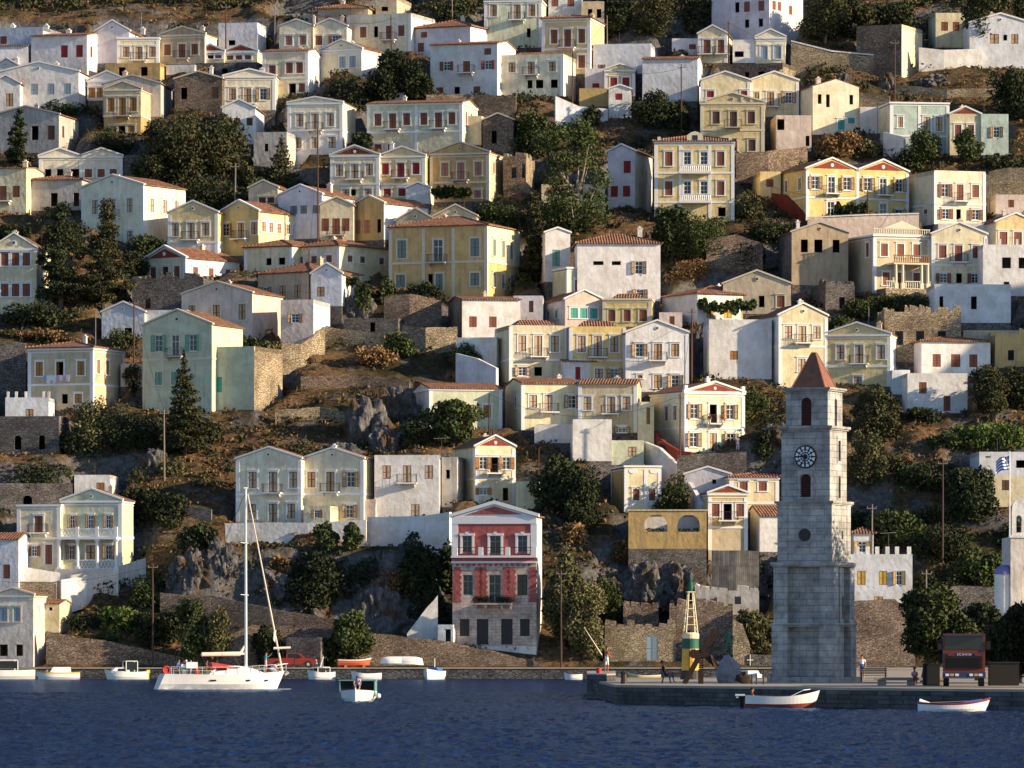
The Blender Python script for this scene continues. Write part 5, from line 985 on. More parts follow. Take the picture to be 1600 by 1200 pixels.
for a in [
 ('pine', 28, 262, 58, 90, 'leaf_dark', 'dark pine in front of the weathered grey white house'),
 ('mass', 102, 190, 84, 42, 'leaf_mid', 'rounded green bush between the white house and the weathered gable'),
 ('mass', 300, 305, 170, 142, 'leaf_pine', 'huge olive green tree clump above the big cream white house', 0, 1.1),
 ('round', 262, 250, 84, 70, 'leaf_pine', 'left shoulder of the olive green clump beside the narrow yellow house'),
 ('round', 352, 260, 70, 84, 'leaf_pine', 'right shoulder of the olive green clump below the brown stone house'),
 ('mass', 182, 245, 100, 48, 'leaf_dark', 'dark hedge like bush under the narrow yellow house'),
 ('fir', 440, 292, 56, 84, 'leaf_pine', 'small pointed conifer left of the yellow house with maroon gable'),
 ('mass', 412, 300, 50, 44, 'leaf_dark', 'dark bush at the foot of the small pointed conifer'),
 ('fir', 540, 172, 110, 66, 'leaf_dark', 'spreading dark fir with long left branches'),
 ('round', 612, 172, 110, 92, 'leaf_dark', 'dense dark tree left of the big whitewashed house'),
 ('mass', 655, 160, 50, 60, 'leaf_dark', 'dark thicket against the big whitewashed house'),
 ('mass', 416, 80, 44, 36, 'leaf_dark', 'dark bush left of the pale grey twin gables'),
 ('mass', 632, 84, 38, 34, 'leaf_dark', 'dark bush beside the tall pole near the top'),
 ('mass', 706, 34, 84, 40, 'leaf_dark', 'dark bush behind the terracotta roof at the top'),
 ('round', 680, 240, 64, 46, 'leaf_dark', 'round dark tree before the long green villa'),
 ('round', 565, 240, 50, 34, 'leaf_dark', 'small dark tree left of the round one before the long green villa'),
 ('pine', 92, 480, 116, 160, 'leaf_dark', 'tall dark cypress like pine, left one of the big pair', -2, 1.7),
 ('pine', 162, 486, 118, 172, 'leaf_pine', 'tall layered pine with pointed tip, right one of the big pair', -2, 1.7),
 ('mass', 95, 400, 90, 76, 'leaf_dark', 'grey green bush mass above the left big pine'),
 ('mass', 20, 395, 60, 60, 'leaf_dark', 'dark bush at the left edge above the tall cream building'),
 ('mass', 232, 405, 66, 46, 'leaf_mid', 'green bushes between the big cream house and the red gabled house'),
 ('mass', 60, 510, 110, 44, 'leaf_dark', 'dark bushes below the tall cream building'),
 ('mass', 190, 548, 60, 38, 'leaf_mid', 'green bush in front of the small white gable'),
 ('fir', 287, 712, 84, 162, 'leaf_pine', 'tall narrow conifer in front of the pale green house', -1, 1.3),
 ('round', 208, 618, 44, 50, 'leaf_mid', 'small leafy tree left of the pale green house'),
 ('round', 245, 625, 54, 56, 'leaf_mid', 'leafy fig tree against the pale green house'),
 ('mass', 150, 700, 90, 90, 'leaf_olive', 'golden green bush below the tan house'),
 ('mass', 118, 720, 70, 60, 'leaf_dark', 'dark bush left of the golden green bush'),
 ('mass', 206, 712, 100, 84, 'leaf_dark', 'dark bush mass left of the tall narrow conifer'),
 ('mass', 320, 700, 56, 60, 'leaf_pine', 'rusty green bush right of the tall narrow conifer'),
 ('mass', 62, 765, 110, 54, 'leaf_dark', 'wide dark bush above the balustrade villa'),
 ('mass', 1440, 770, 110, 60, 'leaf_dark', 'dark bushes on the slope left of the big dark tree'),
 ('mass', 1375, 840, 90, 50, 'leaf_dark', 'dark bushes right of the tower shaft'),
 ('mass', 1440, 660, 70, 30, 'leaf_dark', 'low dark bushes above the sunlit footpath wall'),
 ('mass', 1500, 760, 60, 46, 'leaf_mid', 'green bush above the big dark tree'),
 ('mass', 380, 640, 60, 40, 'leaf_pine', 'dull bushes under the pale green terrace'),
 ('mass', 130, 800, 70, 36, 'leaf_dark', 'dark bushes behind the villa gable'),
 ('mass', 310, 860, 70, 50, 'leaf_dark', 'dark bush at the upper edge of the cliff'),
 ('mass', 30, 860, 40, 30, 'leaf_dark', 'dark bush left of the seafront villa'),
 ('mass', 430, 900, 60, 44, 'leaf_dry', 'rusty dry bush on the cliff behind the mast'),
 ('mass', 610, 930, 50, 50, 'leaf_dry', 'rusty dry bush on the cliff between the ivy masses'),
 ('mass', 980, 880, 70, 44, 'leaf_dry', 'rusty dry bush under the arched terrace'),
 ('mass', 1020, 960, 80, 36, 'leaf_dry', 'golden dry bush above the quay ruins'),
 ('mass', 300, 336, 190, 66, 'leaf_dark', 'dark lower edge of the huge olive green clump'),
 ('round', 238, 306, 76, 78, 'leaf_pine', 'dark tree at the lower left of the huge olive green clump'),
 ('round', 386, 318, 56, 70, 'leaf_pine', 'dark tree at the lower right of the huge olive green clump'),
 ('mass', 40, 440, 90, 50, 'leaf_dark', 'dark bushes in front of the derelict grey plaster house'),
 ('mass', 208, 436, 70, 50, 'leaf_dark', 'dark bushes right of the tall layered pine'),
 ('mass', 462, 316, 70, 40, 'leaf_dark', 'dark scrub right of the small pointed conifer'),
 ('round', 650, 170, 60, 84, 'leaf_dark', 'dark tree touching the big whitewashed house'),
 ('mass', 1232, 400, 50, 60, 'leaf_dark', 'dark bush left of the derelict beige house'),
 ('mass', 1170, 420, 70, 50, 'leaf_dark', 'dark ivy over the ruined wall under the mansion'),
 ('mass', 1340, 500, 60, 40, 'leaf_mid', 'green bush left of the vine covered ruin'),
 ('mass', 1105, 396, 60, 40, 'leaf_dark', 'dark undergrowth beneath the two dense trees'),
 ('mass', 940, 420, 60, 40, 'leaf_pine', 'bushes at the foot of the eucalyptus'),
 ('mass', 1290, 760, 1, 1, 'leaf_dark', None),
 ('mass', 1400, 740, 80, 40, 'leaf_pine', 'dull bushes right of the tall olive tree'),
 ('mass', 1590, 860, 60, 60, 'leaf_mid', 'green thicket under the white modern house'),
 ('mass', 1455, 830, 80, 50, 'leaf_dark', 'dark thicket left of the big dark tree foot'),
 ('mass', 80, 950, 40, 26, 'leaf_dark', 'dark bush beside the sandy rubble wall'),
 ('mass', 130, 985, 60, 30, 'leaf_dark', 'dark bushes above the sloping quay wall'),
 ('mass', 100, 1022, 50, 26, 'leaf_dark', 'weeds at the foot of the sloping quay wall'),
 ('mass', 516, 1040, 46, 50, 'leaf_dark', 'dark bush beside the concrete hut', -2),
 ('mass', 620, 1020, 60, 26, 'leaf_mid', 'weeds above the upturned boats'),
 ('mass', 700, 930, 40, 90, 'leaf_dark', 'ivy on the wall immediately left of the red mansion'),
 ('mass', 222, 838, 96, 84, 'leaf_dark', 'dark green thicket right of the small whitewashed building'),
 ('mass', 262, 820, 70, 60, 'leaf_dark', 'dark thicket on the cliff edge left of the pale twin house'),
 ('bush', 268, 745, 56, 32, 'leaf_olive', 'yellowish dry bush under the tall narrow conifer'),
 ('mass', 228, 955, 56, 66, 'leaf_mid', 'upright bush beside the tall quay pole'),
 ('mass', 190, 990, 70, 48, 'leaf_bright', 'bright green bush left of the tall quay pole'),
 ('mass', 178, 918, 70, 24, 'leaf_dark', 'clipped dark hedge below the villa ramp'),
 ('mass', 168, 1012, 46, 30, 'leaf_mid', 'low round bush on the quay slope'),
 ('mass', 245, 1012, 90, 70, 'leaf_dark', 'dark bushes behind the tall quay pole'),
 ('round', 300, 1040, 76, 104, 'leaf_mid', 'green tree behind the yacht stern', -2),
 ('round', 338, 1038, 60, 92, 'leaf_olive', 'light olive tree behind the yacht boom', -2),
 ('mass', 498, 965, 130, 120, 'leaf_dark', 'broad dark ivy mass on the cliff below the twin gabled house'),
 ('mass', 560, 920, 70, 60, 'leaf_dark', 'dark ivy right part of the cliff below the fig trees'),
 ('mass', 650, 945, 74, 118, 'leaf_dark', 'tall dark ivy mass under the sagging parapet house'),
 ('mass', 672, 980, 60, 80, 'leaf_dark', 'dark ivy right beside the red mansion'),
 ('round', 508, 870, 50, 54, 'leaf_mid', 'fig tree against the white retaining wall, left one'),
 ('round', 550, 868, 40, 52, 'leaf_mid', 'fig tree against the white retaining wall, right one'),
 ('round', 548, 1036, 92, 86, 'leaf_mid', 'leafy tree behind the red rowing boat', -2),
 ('mass', 418, 1038, 56, 66, 'leaf_dark', 'dark bush behind the yacht bow', -2),
 ('round', 912, 1040, 84, 140, 'leaf_olive', 'light olive tree leaning right beside the quay ruin', 0, 1.2),
 ('round', 880, 1030, 76, 178, 'leaf_olive', 'tall olive green tree right of the red mansion', 0, 1.2),
 ('round', 948, 1010, 60, 110, 'leaf_mid', 'darker tree between the tall olive tree and the quay ruin'),
 ('mass', 870, 800, 80, 96, 'leaf_dark', 'dark glossy bush above the red mansion roof'),
 ('mass', 912, 830, 70, 110, 'leaf_dark', 'dark glossy bush left of the narrow yellow house'),
 ('round', 955, 720, 56, 56, 'leaf_mid', 'leafy small tree in front of the tall retaining block'),
 ('round', 705, 700, 112, 78, 'leaf_mid', 'big lit bush in front of the sage green house', -1),
 ('mass', 650, 700, 60, 54, 'leaf_dark', 'dark bush left of the big lit bush'),
 ('airy', 900, 380, 165, 200, 'leaf_mid', 'large eucalyptus with bare pale limbs left of the tall mansion', 0, 1.6, 'bark_pale'),
 ('round', 832, 262, 84, 92, 'leaf_mid', 'rounded tree at the upper left of the eucalyptus'),
 ('pine', 836, 452, 92, 152, 'leaf_pine', 'windswept dark pine behind the grand ochre villa', 3, 1.5),
 ('mass', 782, 366, 96, 66, 'leaf_mid', 'green tree top above the grand villa roof'),
 ('round', 868, 380, 66, 78, 'leaf_mid', 'green tree between the pine and the eucalyptus'),
 ('round', 1050, 418, 84, 98, 'leaf_mid', 'dense tree in front of the tall mansion, left one'),
 ('round', 1100, 418, 90, 104, 'leaf_mid', 'dense tree in front of the tall mansion, right one'),
 ('mass', 1168, 345, 60, 52, 'leaf_olive', 'light bush right of the tall mansion'),
 ('mass', 1200, 378, 80, 42, 'leaf_dark', 'dark bush right below the tall mansion'),
 ('round', 1022, 206, 84, 68, 'leaf_dark', 'dark tree under the windowless white house'),
 ('mass', 1055, 200, 44, 50, 'leaf_dark', 'dark bush at the foot of the windowless white house'),
 ('round', 926, 204, 42, 40, 'leaf_dark', 'small dark tree below the ochre terrace'),
 ('round', 958, 72, 80, 96, 'leaf_dark', 'dark tree group at the top, left tree', 0, 1.2),
 ('round', 1022, 66, 80, 90, 'leaf_pine', 'dark tree group at the top, middle tree', 0, 1.2),
 ('round', 1086, 60, 70, 70, 'leaf_pine', 'brownish tree at the top beside the tall white house'),
 ('round', 1290, 74, 90, 92, 'leaf_pine', 'brown green tree right of the tall white house', 0, 1.1),
 ('round', 1340, 70, 80, 80, 'leaf_pine', 'brown green tree behind the big brown stone house'),
 ('mass', 1390, 40, 90, 50, 'leaf_dark', 'dark scrub at the top above the brown stone house'),
 ('mass', 1478, 76, 90, 70, 'leaf_dark', 'dark trees at the top left of the cypress'),
 ('cypress', 1530, 100, 56, 170, 'leaf_dark', 'tall dark cypress with bare trunk at the top right', -9, 1.4),
 ('cypress', 1596, 88, 30, 130, 'leaf_dark', 'dark cypress at the top right corner', 0, 1.4),
 ('mass', 1580, 190, 66, 92, 'leaf_dark', 'dark green tree at the right edge above the blue green house'),
 ('round', 1448, 262, 66, 70, 'leaf_mid', 'fig bush in front of the blue grey house'),
 ('round', 1512, 262, 50, 62, 'leaf_mid', 'fig bush in front of the narrow maroon gable'),
 ('mass', 1416, 264, 60, 36, 'leaf_dark', 'dark bush left of the fig bushes'),
 ('mass', 1560, 268, 70, 32, 'leaf_dark', 'dark hedge under the blue green box house'),
 ('bush', 1306, 248, 80, 44, 'leaf_dry', 'golden dry bush under the sunlit plain house'),
 ('bush', 1352, 245, 54, 38, 'leaf_olive', 'olive bush right of the golden dry bush'),
 ('mass', 1236, 264, 46, 30, 'leaf_mid', 'small green bush above the yellow lean-to'),
 ('round', 1270, 460, 90, 80, 'leaf_pine', 'dark tree in front of the derelict beige house', 0, 1.1),
 ('mass', 1405, 490, 110, 36, 'leaf_mid', 'green vine heap spreading over the roofless ruin'),
 ('mass', 1312, 520, 50, 32, 'leaf_mid', 'green bush behind the pale yellow house near the tower roof'),
 ('round', 1214, 606, 60, 56, 'leaf_bright', 'bright round tree left of the tower roof'),
 ('round', 1370, 700, 108, 100, 'leaf_pine', 'broad dark tree right of the belfry', 0, 1.1),
 ('round', 1352, 790, 76, 126, 'leaf_olive', 'tall olive tree right beside the clock', 0, 1.1),
 ('round', 1548, 655, 84, 88, 'leaf_pine', 'dark tree right of the white cottage'),
 ('mass', 1590, 640, 50, 74, 'leaf_pine', 'dark tree at the right edge below the brown ruin'),
 ('mass', 1548, 706, 130, 56, 'leaf_bright', 'long bright green bushes on the right hillside'),
 ('mass', 1480, 706, 60, 36, 'leaf_mid', 'green bush at the left end of the bright bushes'),
 ('round', 1520, 830, 116, 104, 'leaf_dark', 'big dark tree left of the flag'),
 ('mass', 1400, 860, 90, 70, 'leaf_mid', 'green bushes above the battlemented house'),
 ('mass', 1470, 880, 110, 70, 'leaf_dark', 'dark thicket right of the battlemented house'),
 ('mass', 1534, 930, 100, 90, 'leaf_mid', 'green thicket left of the belfry chapel'),
 ('mass', 1470, 940, 90, 60, 'leaf_dark', 'dark thicket above the plaza tree'),
 ('round', 1192, 728, 52, 56, 'leaf_dark', 'dark tree left of the clock'),
 ('mass', 1186, 938, 66, 80, 'leaf_dark', 'dark bush left of the tower base'),
 ('mass', 1180, 1022, 70, 86, 'leaf_olive', 'olive bush between the ruins and the tower'),
 ('mass', 1105, 702 - 20, 1, 1, 'leaf_mid', None),
 ('mass', 1050, 800, 60, 62, 'leaf_mid', 'green bush between the two narrow yellow houses'),
 ('mass', 1052, 752, 30, 40, 'leaf_olive', 'small olive bush above the arched terrace'),
 ('mass', 1176, 656, 54, 60, 'leaf_mid', 'green bush at the right corner of the balcony villa'),
 ('mass', 1004, 612, 26, 44, 'leaf_pink', 'pink bougainvillea beside the white gabled house'),
 ('mass', 895, 850, 60, 40, 'leaf_dry', 'rust brown bush right of the red mansion gable'),
 ('mass', 725, 470, 66, 32, 'leaf_mid', 'garden bush before the grand villa, right of its door'),
 ('mass', 664, 464, 56, 30, 'leaf_dark', 'garden bush before the grand villa, left of its door'),
 ('round', 604, 478, 34, 50, 'leaf_mid', 'spindly green bush beside the grand villa corner'),
 ('round', 568, 500, 36, 60, 'leaf_mid', 'fig bush on the rocks below the climbing vine'),
 ('mass', 1128, 516, 50, 20, 'leaf_mid', 'small vine left of the rough whitewashed wall'),
 ('mass', 730, 585, 60, 56, 'leaf_mid', 'green bush beside the white terrace steps'),
 ('mass', 590, 575, 70, 40, 'leaf_dry', 'dry bush in the brown field under the shed'),
 ('mass', 420, 560, 46, 34, 'leaf_olive', 'low bush below the pinkish white cube'),
 ('mass', 625, 560, 50, 50, 'leaf_mid', 'greenish bush below the makeshift shed'),
 ('bush', 60, 532, 120, 22, 'leaf_dry', 'golden sunlit grass bush behind the tan house'),
 ('mass', 960, 480, 30, 50, 'leaf_mid', 'dark bush beside the plain white house'),
 ('mass', 1080, 442, 74, 44, 'leaf_dry', 'brown bush on the slope under the dense trees'),
 ('mass', 1410, 1024, 1, 1, 'leaf_mid', None),
]:
    if a[6 if len(a) > 6 else 6] is None: continue
    plant(*a)
plant('vine', 1136, 492, 86, 26, 'leaf_mid', 'long vine hanging over the bright yellow shutters', dd=-3, dens=1.6)
plant('vine', 527, 452, 66, 22, 'leaf_mid', 'climbing vine over the white gable at the field edge', dd=-3, dens=1.6)
plant('vine', 706, 312, 60, 22, 'leaf_mid', 'vine under the balcony of the ochre gabled house', dd=-2, dens=1.6)
plant('vine', 367, 552, 68, 34, 'leaf_mid', 'leafy pergola vine on the pale green terrace', dd=-2.5, dens=2)
plant('vine', 1330, 342, 50, 26, 'leaf_mid', 'vine between the two arches of the long yellow house', dd=-2.5, dens=1.6)

# ground cover: dry tufts, low scrub and loose stones
def ok_ground(x, y):
    i = int(np.clip(np.searchsorted(gx, x)-1, 0, len(gx)-2)); j = int(np.clip(np.searchsorted(gy, y)-1, 0, len(gy)-2)); return HMASK[j, i] < .5
def scatter(name, label, n, size, mat, per, spread, lo=632, hi=840, thr=None, seed=1):
    r_ = np.random.RandomState(seed); cs = []
    X = r_.uniform(-84, 84, n*3); Y = lo+(hi-lo)*r_.rand(n*3)**1.1
    keep = vnoise(X, Y, 11, seed+50) > (thr if thr is not None else 0)
    X, Y = X[keep][:n], Y[keep][:n]
    for x, y in zip(X, Y):
        if abs(x) < (y*800/F+4) and ok_ground(x, y): cs.append((x, y, ground(x, y)))
    c = np.repeat(np.array(cs), per, 0); c[:, :2] += r_.normal(size=(len(c), 2))*spread; c[:, 2] += r_.rand(len(c))*spread*1.0+r_.normal(size=len(c))*.03
    m_ = len(c); a = r_.normal(size=(m_, 3)); a[:, 2] *= .6; a /= np.linalg.norm(a, axis=1)[:, None]
    t = np.cross(a, r_.normal(size=(m_, 3))); t /= np.linalg.norm(t, axis=1)[:, None]; u = np.cross(a, t); s1 = (size*(.5+r_.rand(m_)))[:, None]
    V = np.stack([c-t*s1, c-u*s1*.5, c+t*s1, c+u*s1*.5], 1).reshape(-1, 3)
    tag(inst(name, npmesh(name, V, np.arange(len(V)).reshape(-1, 4), [mat])), label, 'plants' if mat.startswith('leaf') else 'stones', kind='stuff')
scatter('dry_grass', 'dry golden brown grass tufts covering the hillside', 16000, .20, 'leaf_dry', 8, .32, thr=.36, seed=3)
scatter('low_scrub', 'low grey green scrub covering the hillside', 3600, .22, 'leaf_pine', 26, .50, thr=.45, seed=5)
scatter('dark_scrub', 'dark low bushes filling the gaps between the houses', 1700, .24, 'leaf_dark', 46, .75, thr=.50, seed=8)
scatter('rubble', 'loose pale stones lying on the slope', 3500, .24, 'rock', 3, .25, thr=.5, seed=12)
scatter('upper_scrub', 'dull scrub on the bare slope above the town', 5000, .3, 'leaf_pine', 30, .8, lo=790, hi=860, thr=.2, seed=15)
# ---------------------------------------------------------------- build all houses, then their special parts
for h in HOUSES: build_house(h)
def find(txt): return next(h for h in HOUSES if txt in h['lab'])
def hx(h, px): return (px-h['a'])/(h['b']-h['a'])*h['W']
def hz(h, py): return (h['yb']-py)/h['s']
def baluster(b, x0, x1, y, z0, z1, step=.28, m=0):
    b.box(x0, x1, y-.09, y+.09, z1-.1, z1, m); b.box(x0, x1, y-.09, y+.09, z0, z0+.1, m); n = max(2, int((x1-x0)/step))
    for i in range(n):
        x = x0+(x1-x0)*(i+.5)/n; b.tube((x, y, z0+.1), (x, y, (z0+z1)/2), .05, .085, 5, m); b.tube((x, y, (z0+z1)/2), (x, y, z1-.1), .085, .05, 5, m)
def lattice(b, x0, x1, y, z0, z1, m=0):
    n = max(2, round((x1-x0)/(z1-z0-.2)*2)); w_ = (x1-x0)/n
    for i in range(n):
        for s_ in (0, 1): b.tube((x0+w_*(i+s_), y+.03*s_, z0+.1), (x0+w_*(i+1-s_), y+.03*s_, z1-.1), .045, n=4, m=m)
    b.box(x0, x1, y-.08, y+.08, z1-.1, z1, m); b.box(x0, x1, y-.08, y+.08, z0, z0+.1, m)
# seafront villa: porch with columns, latticed balustrades
h = find('seafront villa with white balustrades'); r_ = h['root']
x0, x1 = hx(h, 97), hx(h, 189); z0, z1, z2 = hz(h, 889), hz(h, 841), hz(h, 827)
b = MB(); b.box(x0, x1, -2.2, -.08, z1-.15, z1+.1); b.build('balcony', 'trim_white', r_)
b = MB(); b.box(x0-.3, x1+.3, -2.5, -.02, -3, z0); b.build('porch_floor', 'plaster_Wx', r_)
for px in (98, 127, 158, 188):
    b = MB(); x = hx(h, px); b.box(x-.24, x+.24, -2.12, -1.64, z0, z0+.2); b.tube((x, -1.88, z0+.2), (x, -1.88, z1-.35), .19, .16, 10); b.box(x-.24, x+.24, -2.12, -1.64, z1-.35, z1-.15); b.build('column', 'trim_white', r_)
for pa, pb in ((99, 127), (127, 158), (158, 188)):
    b = MB(); lattice(b, hx(h, pa)+.2, hx(h, pb)-.2, -2.05, z1+.1, z2+.05); b.build('balustrade', 'trim_white', r_)
    if pa > 100: b = MB(); lattice(b, hx(h, pa)+.26, hx(h, pb)-.26, -1.88, z0, z0+1.0); b.build('balustrade', 'trim_white', r_)
for px in (99, 127, 158, 188): b = MB(); x = hx(h, px); b.box(x-.18, x+.18, -2.18, -1.9, z1+.1, z2+.25); b.build('post', 'trim_white', r_)
# tall mansion: two white balustraded balconies and a round-headed roof gable
h = find('tall yellow mansion'); r_ = h['root']
for y in (270, 316):
    z = hz(h, y); x0, x1 = hx(h, 1062), hx(h, 1111); b = MB(); b.box(x0, x1, -1.3, -.08, z-.16, z+.05); b.build('balcony', 'trim_white', r_); b = MB(); baluster(b, x0, x1, -1.2, z+.05, z+1.0, .24); b.build('balustrade', 'white_bars', r_)
b = MB(); x = hx(h, 1086); z = h['ze']; b.prism([(x-1.0, z), (x+1.0, z), (x+1.0, z+.8), (x+.5, z+1.15), (x, z+1.3), (x-.5, z+1.15), (x-1.0, z+.8)], -.1, .5); b.build('roof_gable', 'trim_cream', r_)
b = MB(); b.quad([(x-.35, -.12, z+.1), (x+.35, -.12, z+.1), (x+.35, -.12, z+.8), (x-.35, -.12, z+.8)]); b.build('window', 'glass', r_)
for px in (1030, 1141): b = MB(); q = hx(h, px); b.box(q-.2, q+.2, -.12, .2, z, z+.6); b.build('roof_post', 'trim_cream', r_)
# columned villa on the right
h = find('columned porch') if 'roof balustrade' in find('columned porch')['lab'] else find('roof balustrade'); h = find('roof balustrade'); r_ = h['root']
z1, z0 = hz(h, 412), hz(h, 452); x0, x1 = hx(h, 1385), hx(h, 1442)
b = MB(); b.box(x0, x1, -2.4, -.08, z1-.15, z1+.05); b.build('balcony', 'trim_cream', r_); b = MB(); baluster(b, x0, x1, -2.3, z1+.05, z1+1.0); b.build('balustrade', 'sh_orr', r_)
b = MB(); b.box(x0-1.2, x1+.8, -2.7, -.02, -3, z0); b.build('porch_floor', 'stone_Sl', r_)
for px in (1389, 1400, 1430, 1440): b = MB(); x = hx(h, px); b.tube((x, -2.2, z0), (x, -2.2, z1-.15), .2, .16, 10); b.box(x-.25, x+.25, -2.45, -1.95, z0, z0+.7); b.build('column', 'trim_cream', r_)
for pa, pb in ((1372, 1387), (1403, 1428), (1442, 1454)): b = MB(); baluster(b, hx(h, pa), hx(h, pb), -2.3, z0, z0+.95); b.build('balustrade', 'trim_cream', r_)
b = MB(); ze = h['ze']; baluster(b, 0, h['W'], .1, ze, ze+.75, .3); b.build('roof_balustrade', 'trim_cream', r_)
b = MB(); xm = hx(h, 1410); b.prism([(xm-2.6, ze+.75), (xm+2.6, ze+.75), (xm, ze+1.75)], -.05, .4); b.build('pediment', 'trim_cream', r_)
# ornate pediment
h = find('ornate pediment'); r_ = h['root']; b = MB()
for sx in (.5, 5.2, 6.4): b.box(min(sx, h['W']-.4), min(sx, h['W']-.4)+.3, -.1, .2, h['ze']+.05, h['ze']+.7)
b.build('roof_ornament', 'trim_cream', r_)
# white gabled house: stone balustrade for its balcony, narrow house: panels
h = find('narrow yellow house with white panels'); r_ = h['root']
for px in (989, 1022):
    for y in (736, 786): b = MB(); x = hx(h, px); z = hz(h, y); b.prism([(x+.5*math.cos(t*.5236), z+.28*math.sin(t*.5236)) for t in range(12)], -.06, .0); b.build('panel_ornament', 'trim_white', r_)
# ochre arched terrace: white inner wall and flower pots
h = find('two wide arched openings'); r_ = h['root']; b = MB(); b.box(.3, h['W']-.3, 2.6, 2.9, 0, h['ze']-.6); b.build('inner_wall', 'plaster_W', r_)
b = MB(); b.box(-.1, h['W']+.1, -.12, .3, h['ze'], h['ze']+.14); b.build('coping', 'plaster_Tn', r_)
V = leaves([(hx(h, px+dx), .5, hz(h, 828), .35, .25, .22) for px in (1025, 1076) for dx in (-12, -5, 3, 11)], 260, .12); inst('planting', npmesh('planting', V, np.arange(len(V)).reshape(-1, 4), ['leaf_mid']), r_)
# battlements
h = find('battlements'); r_ = h['root']
for px in (1340, 1356, 1371, 1387, 1402, 1421): b = MB(); x = hx(h, px); b.box(x-.22, x+.22, 0, .35, h['ze'], h['ze']+.85); b.build('merlon', 'plaster_W', r_)
# posts on parapets
for txt, pxs in (('white annex with one brown', (12, 25, 40, 68, 76)), ('white terrace parapet block', ()), ('white terrace building with arched openings', (1542, 1563, 1590))):
    h = find(txt)
    for px in pxs: b = MB(); x = hx(h, px); b.box(x-.14, x+.14, .05, .33, h['ze'], h['ze']+.7); b.build('parapet_post', 'plaster_W', h['root'])
h = find('two people on its balcony'); r_ = h['root']
for px in (1072, 1163): b = MB(); x = hx(h, px); b.box(x-.2, x+.2, -.1, .3, h['ze'], h['ze']+.75); b.build('roof_post', 'trim_white', r_)
# roofless ruin in the field etc. get no extras; laundry on the tan house balcony
h = find('tan house with white window surrounds')
simple('cloth_white', (.75, .75, .78), .9); simple('cloth_pink', (.62, .38, .45), .9); simple('cloth_blue', (.25, .38, .62), .9)
cols = ['cloth_blue', 'cloth_white', 'cloth_white', 'cloth_white', 'cloth_pink', 'cloth_white', 'cloth_pink', 'cloth_white']
t = h['root'].matrix_basis if False else Matrix.Translation(h['org']) @ Matrix.Rotation(h['phi'], 4, 'Z')
lr = root('laundry', t @ Vector((hx(h, 92), -1.02, hz(h, 586))), h['phi'], 'white and pink washing hung over the balcony of the tan house', 'laundry')
for i, c in enumerate(cols):
    b = MB(); x = (i-3.5)*.42; n = 6; L = rng.uniform(.5, .95)
    for k in range(n):
        a0 = x-.22+.44*k/n; a1 = x-.22+.44*(k+1)/n; y0 = .05*math.sin(k*1.9+i); y1 = .05*math.sin((k+1)*1.9+i)
        b.hexa([(a0, y0-.02, -L+.06*math.sin(k+i)), (a1, y1-.02, -L+.06*math.sin(k+1+i)), (a1, y1, -L+.06*math.sin(k+1+i)), (a0, y0, -L+.06*math.sin(k+i)), (a0, -.01, 0), (a1, -.01, 0), (a1, .02, 0), (a0, .02, 0)])
    b.build('garment', c, lr)

# ---------------------------------------------------------------- red mansion on the quay
plaster('mansion_red', (.40, .115, .105), .2); ashlar('mansion_stone', (.58, .45, .38), (.68, .56, .48), .8, .34)
D = 633.0; s = F/D; org = P(707, 1032, D); rm = root('mansion', org, R(-8), 'red and white neoclassical mansion with stone ground floors on the quay', 'mansion')
W = 131/s/math.cos(R(8)); zz = lambda y: (1032-y)/s; xx = lambda px: (px-707)/131*W; ze = zz(808); dp = 4.5
ops = []; wins = []
for px in (730, 774, 816.5): 
    k = px == 774; wins.append((px, 15 if not k else 17, 837, 863 if not k else 866, 'hD'[k]))
for px in (731, 773, 816): k = px == 773; wins.append((px, 16 if not k else 19, 898, 930 if not k else 943, 'k' if px == 816 else 'h'))
for px, w_, y0, y1 in ((726, 15, 967, 994), (754, 18, 967, 1007), (792, 18, 967, 1007), (820, 15, 967, 994)): wins.append((px, w_, y0, y1, 'x'))
opl = [(xx(p-w_/2), xx(p+w_/2), zz(y1), zz(y0)) for p, w_, y0, y1, k in wins]
b = MB(); facade(b, (0, 0, 0), (1, 0, 0), W, -2, zz(874), [o for o in opl if o[3] < zz(880)], 0, 2, zz(1010)); facade(b, (0, 0, 0), (1, 0, 0), W, zz(874), ze, [o for o in opl if o[3] > zz(870)], 1)
facade(b, (W, 0, 0), (0, 1, 0), dp, -2, ze, [], 2); facade(b, (0, dp, 0), (0, -1, 0), dp, -2, ze, [], 2); facade(b, (W, dp, 0), (-1, 0, 0), W, -2, ze, [], 2)
zp = zz(788); b.prism([(0, ze), (W, ze), (W/2, zp)], 0, .3, 3); b.build('wall', ['mansion_stone', 'mansion_red', 'plaster_W', 'trim_white'], rm)
b = MB(); b.prism([(W*.17, ze+.28), (W*.83, ze+.28), (W/2, zp-.12-.1)], -.06, -.0); b.build('pediment', 'mansion_red', rm)
b = MB(); k = (zp-ze)/(W/2); b.prism([(-.3, ze-.05), (W/2, zp+.05), (W+.3, ze-.05), (W+.3, ze+.1), (W/2, zp+.2), (-.3, ze+.1)], .34, dp+.2); b.build('roof', 'roof_tiles_y', rm)
b = MB()
for ax in (-.3, W+.3): 
    q = [(ax, ze-.02), (W/2, zp+.02), (W/2, zp+.42), (ax, ze+.34)]; b.prism(q, -.25 if ax < 0 else -.249, .33)
b.box(-.05, W+.05, -.10, -.002, ze-.75, ze-.02); b.box(-.08, .62, -.07, -.001, zz(872), ze-.76); b.box(W-.62, W+.08, -.07, -.001, zz(872), ze-.76)
b.box(-.12, W+.12, -.22, .0, zz(880), zz(877)); b.build('cornice', 'trim_white', rm)
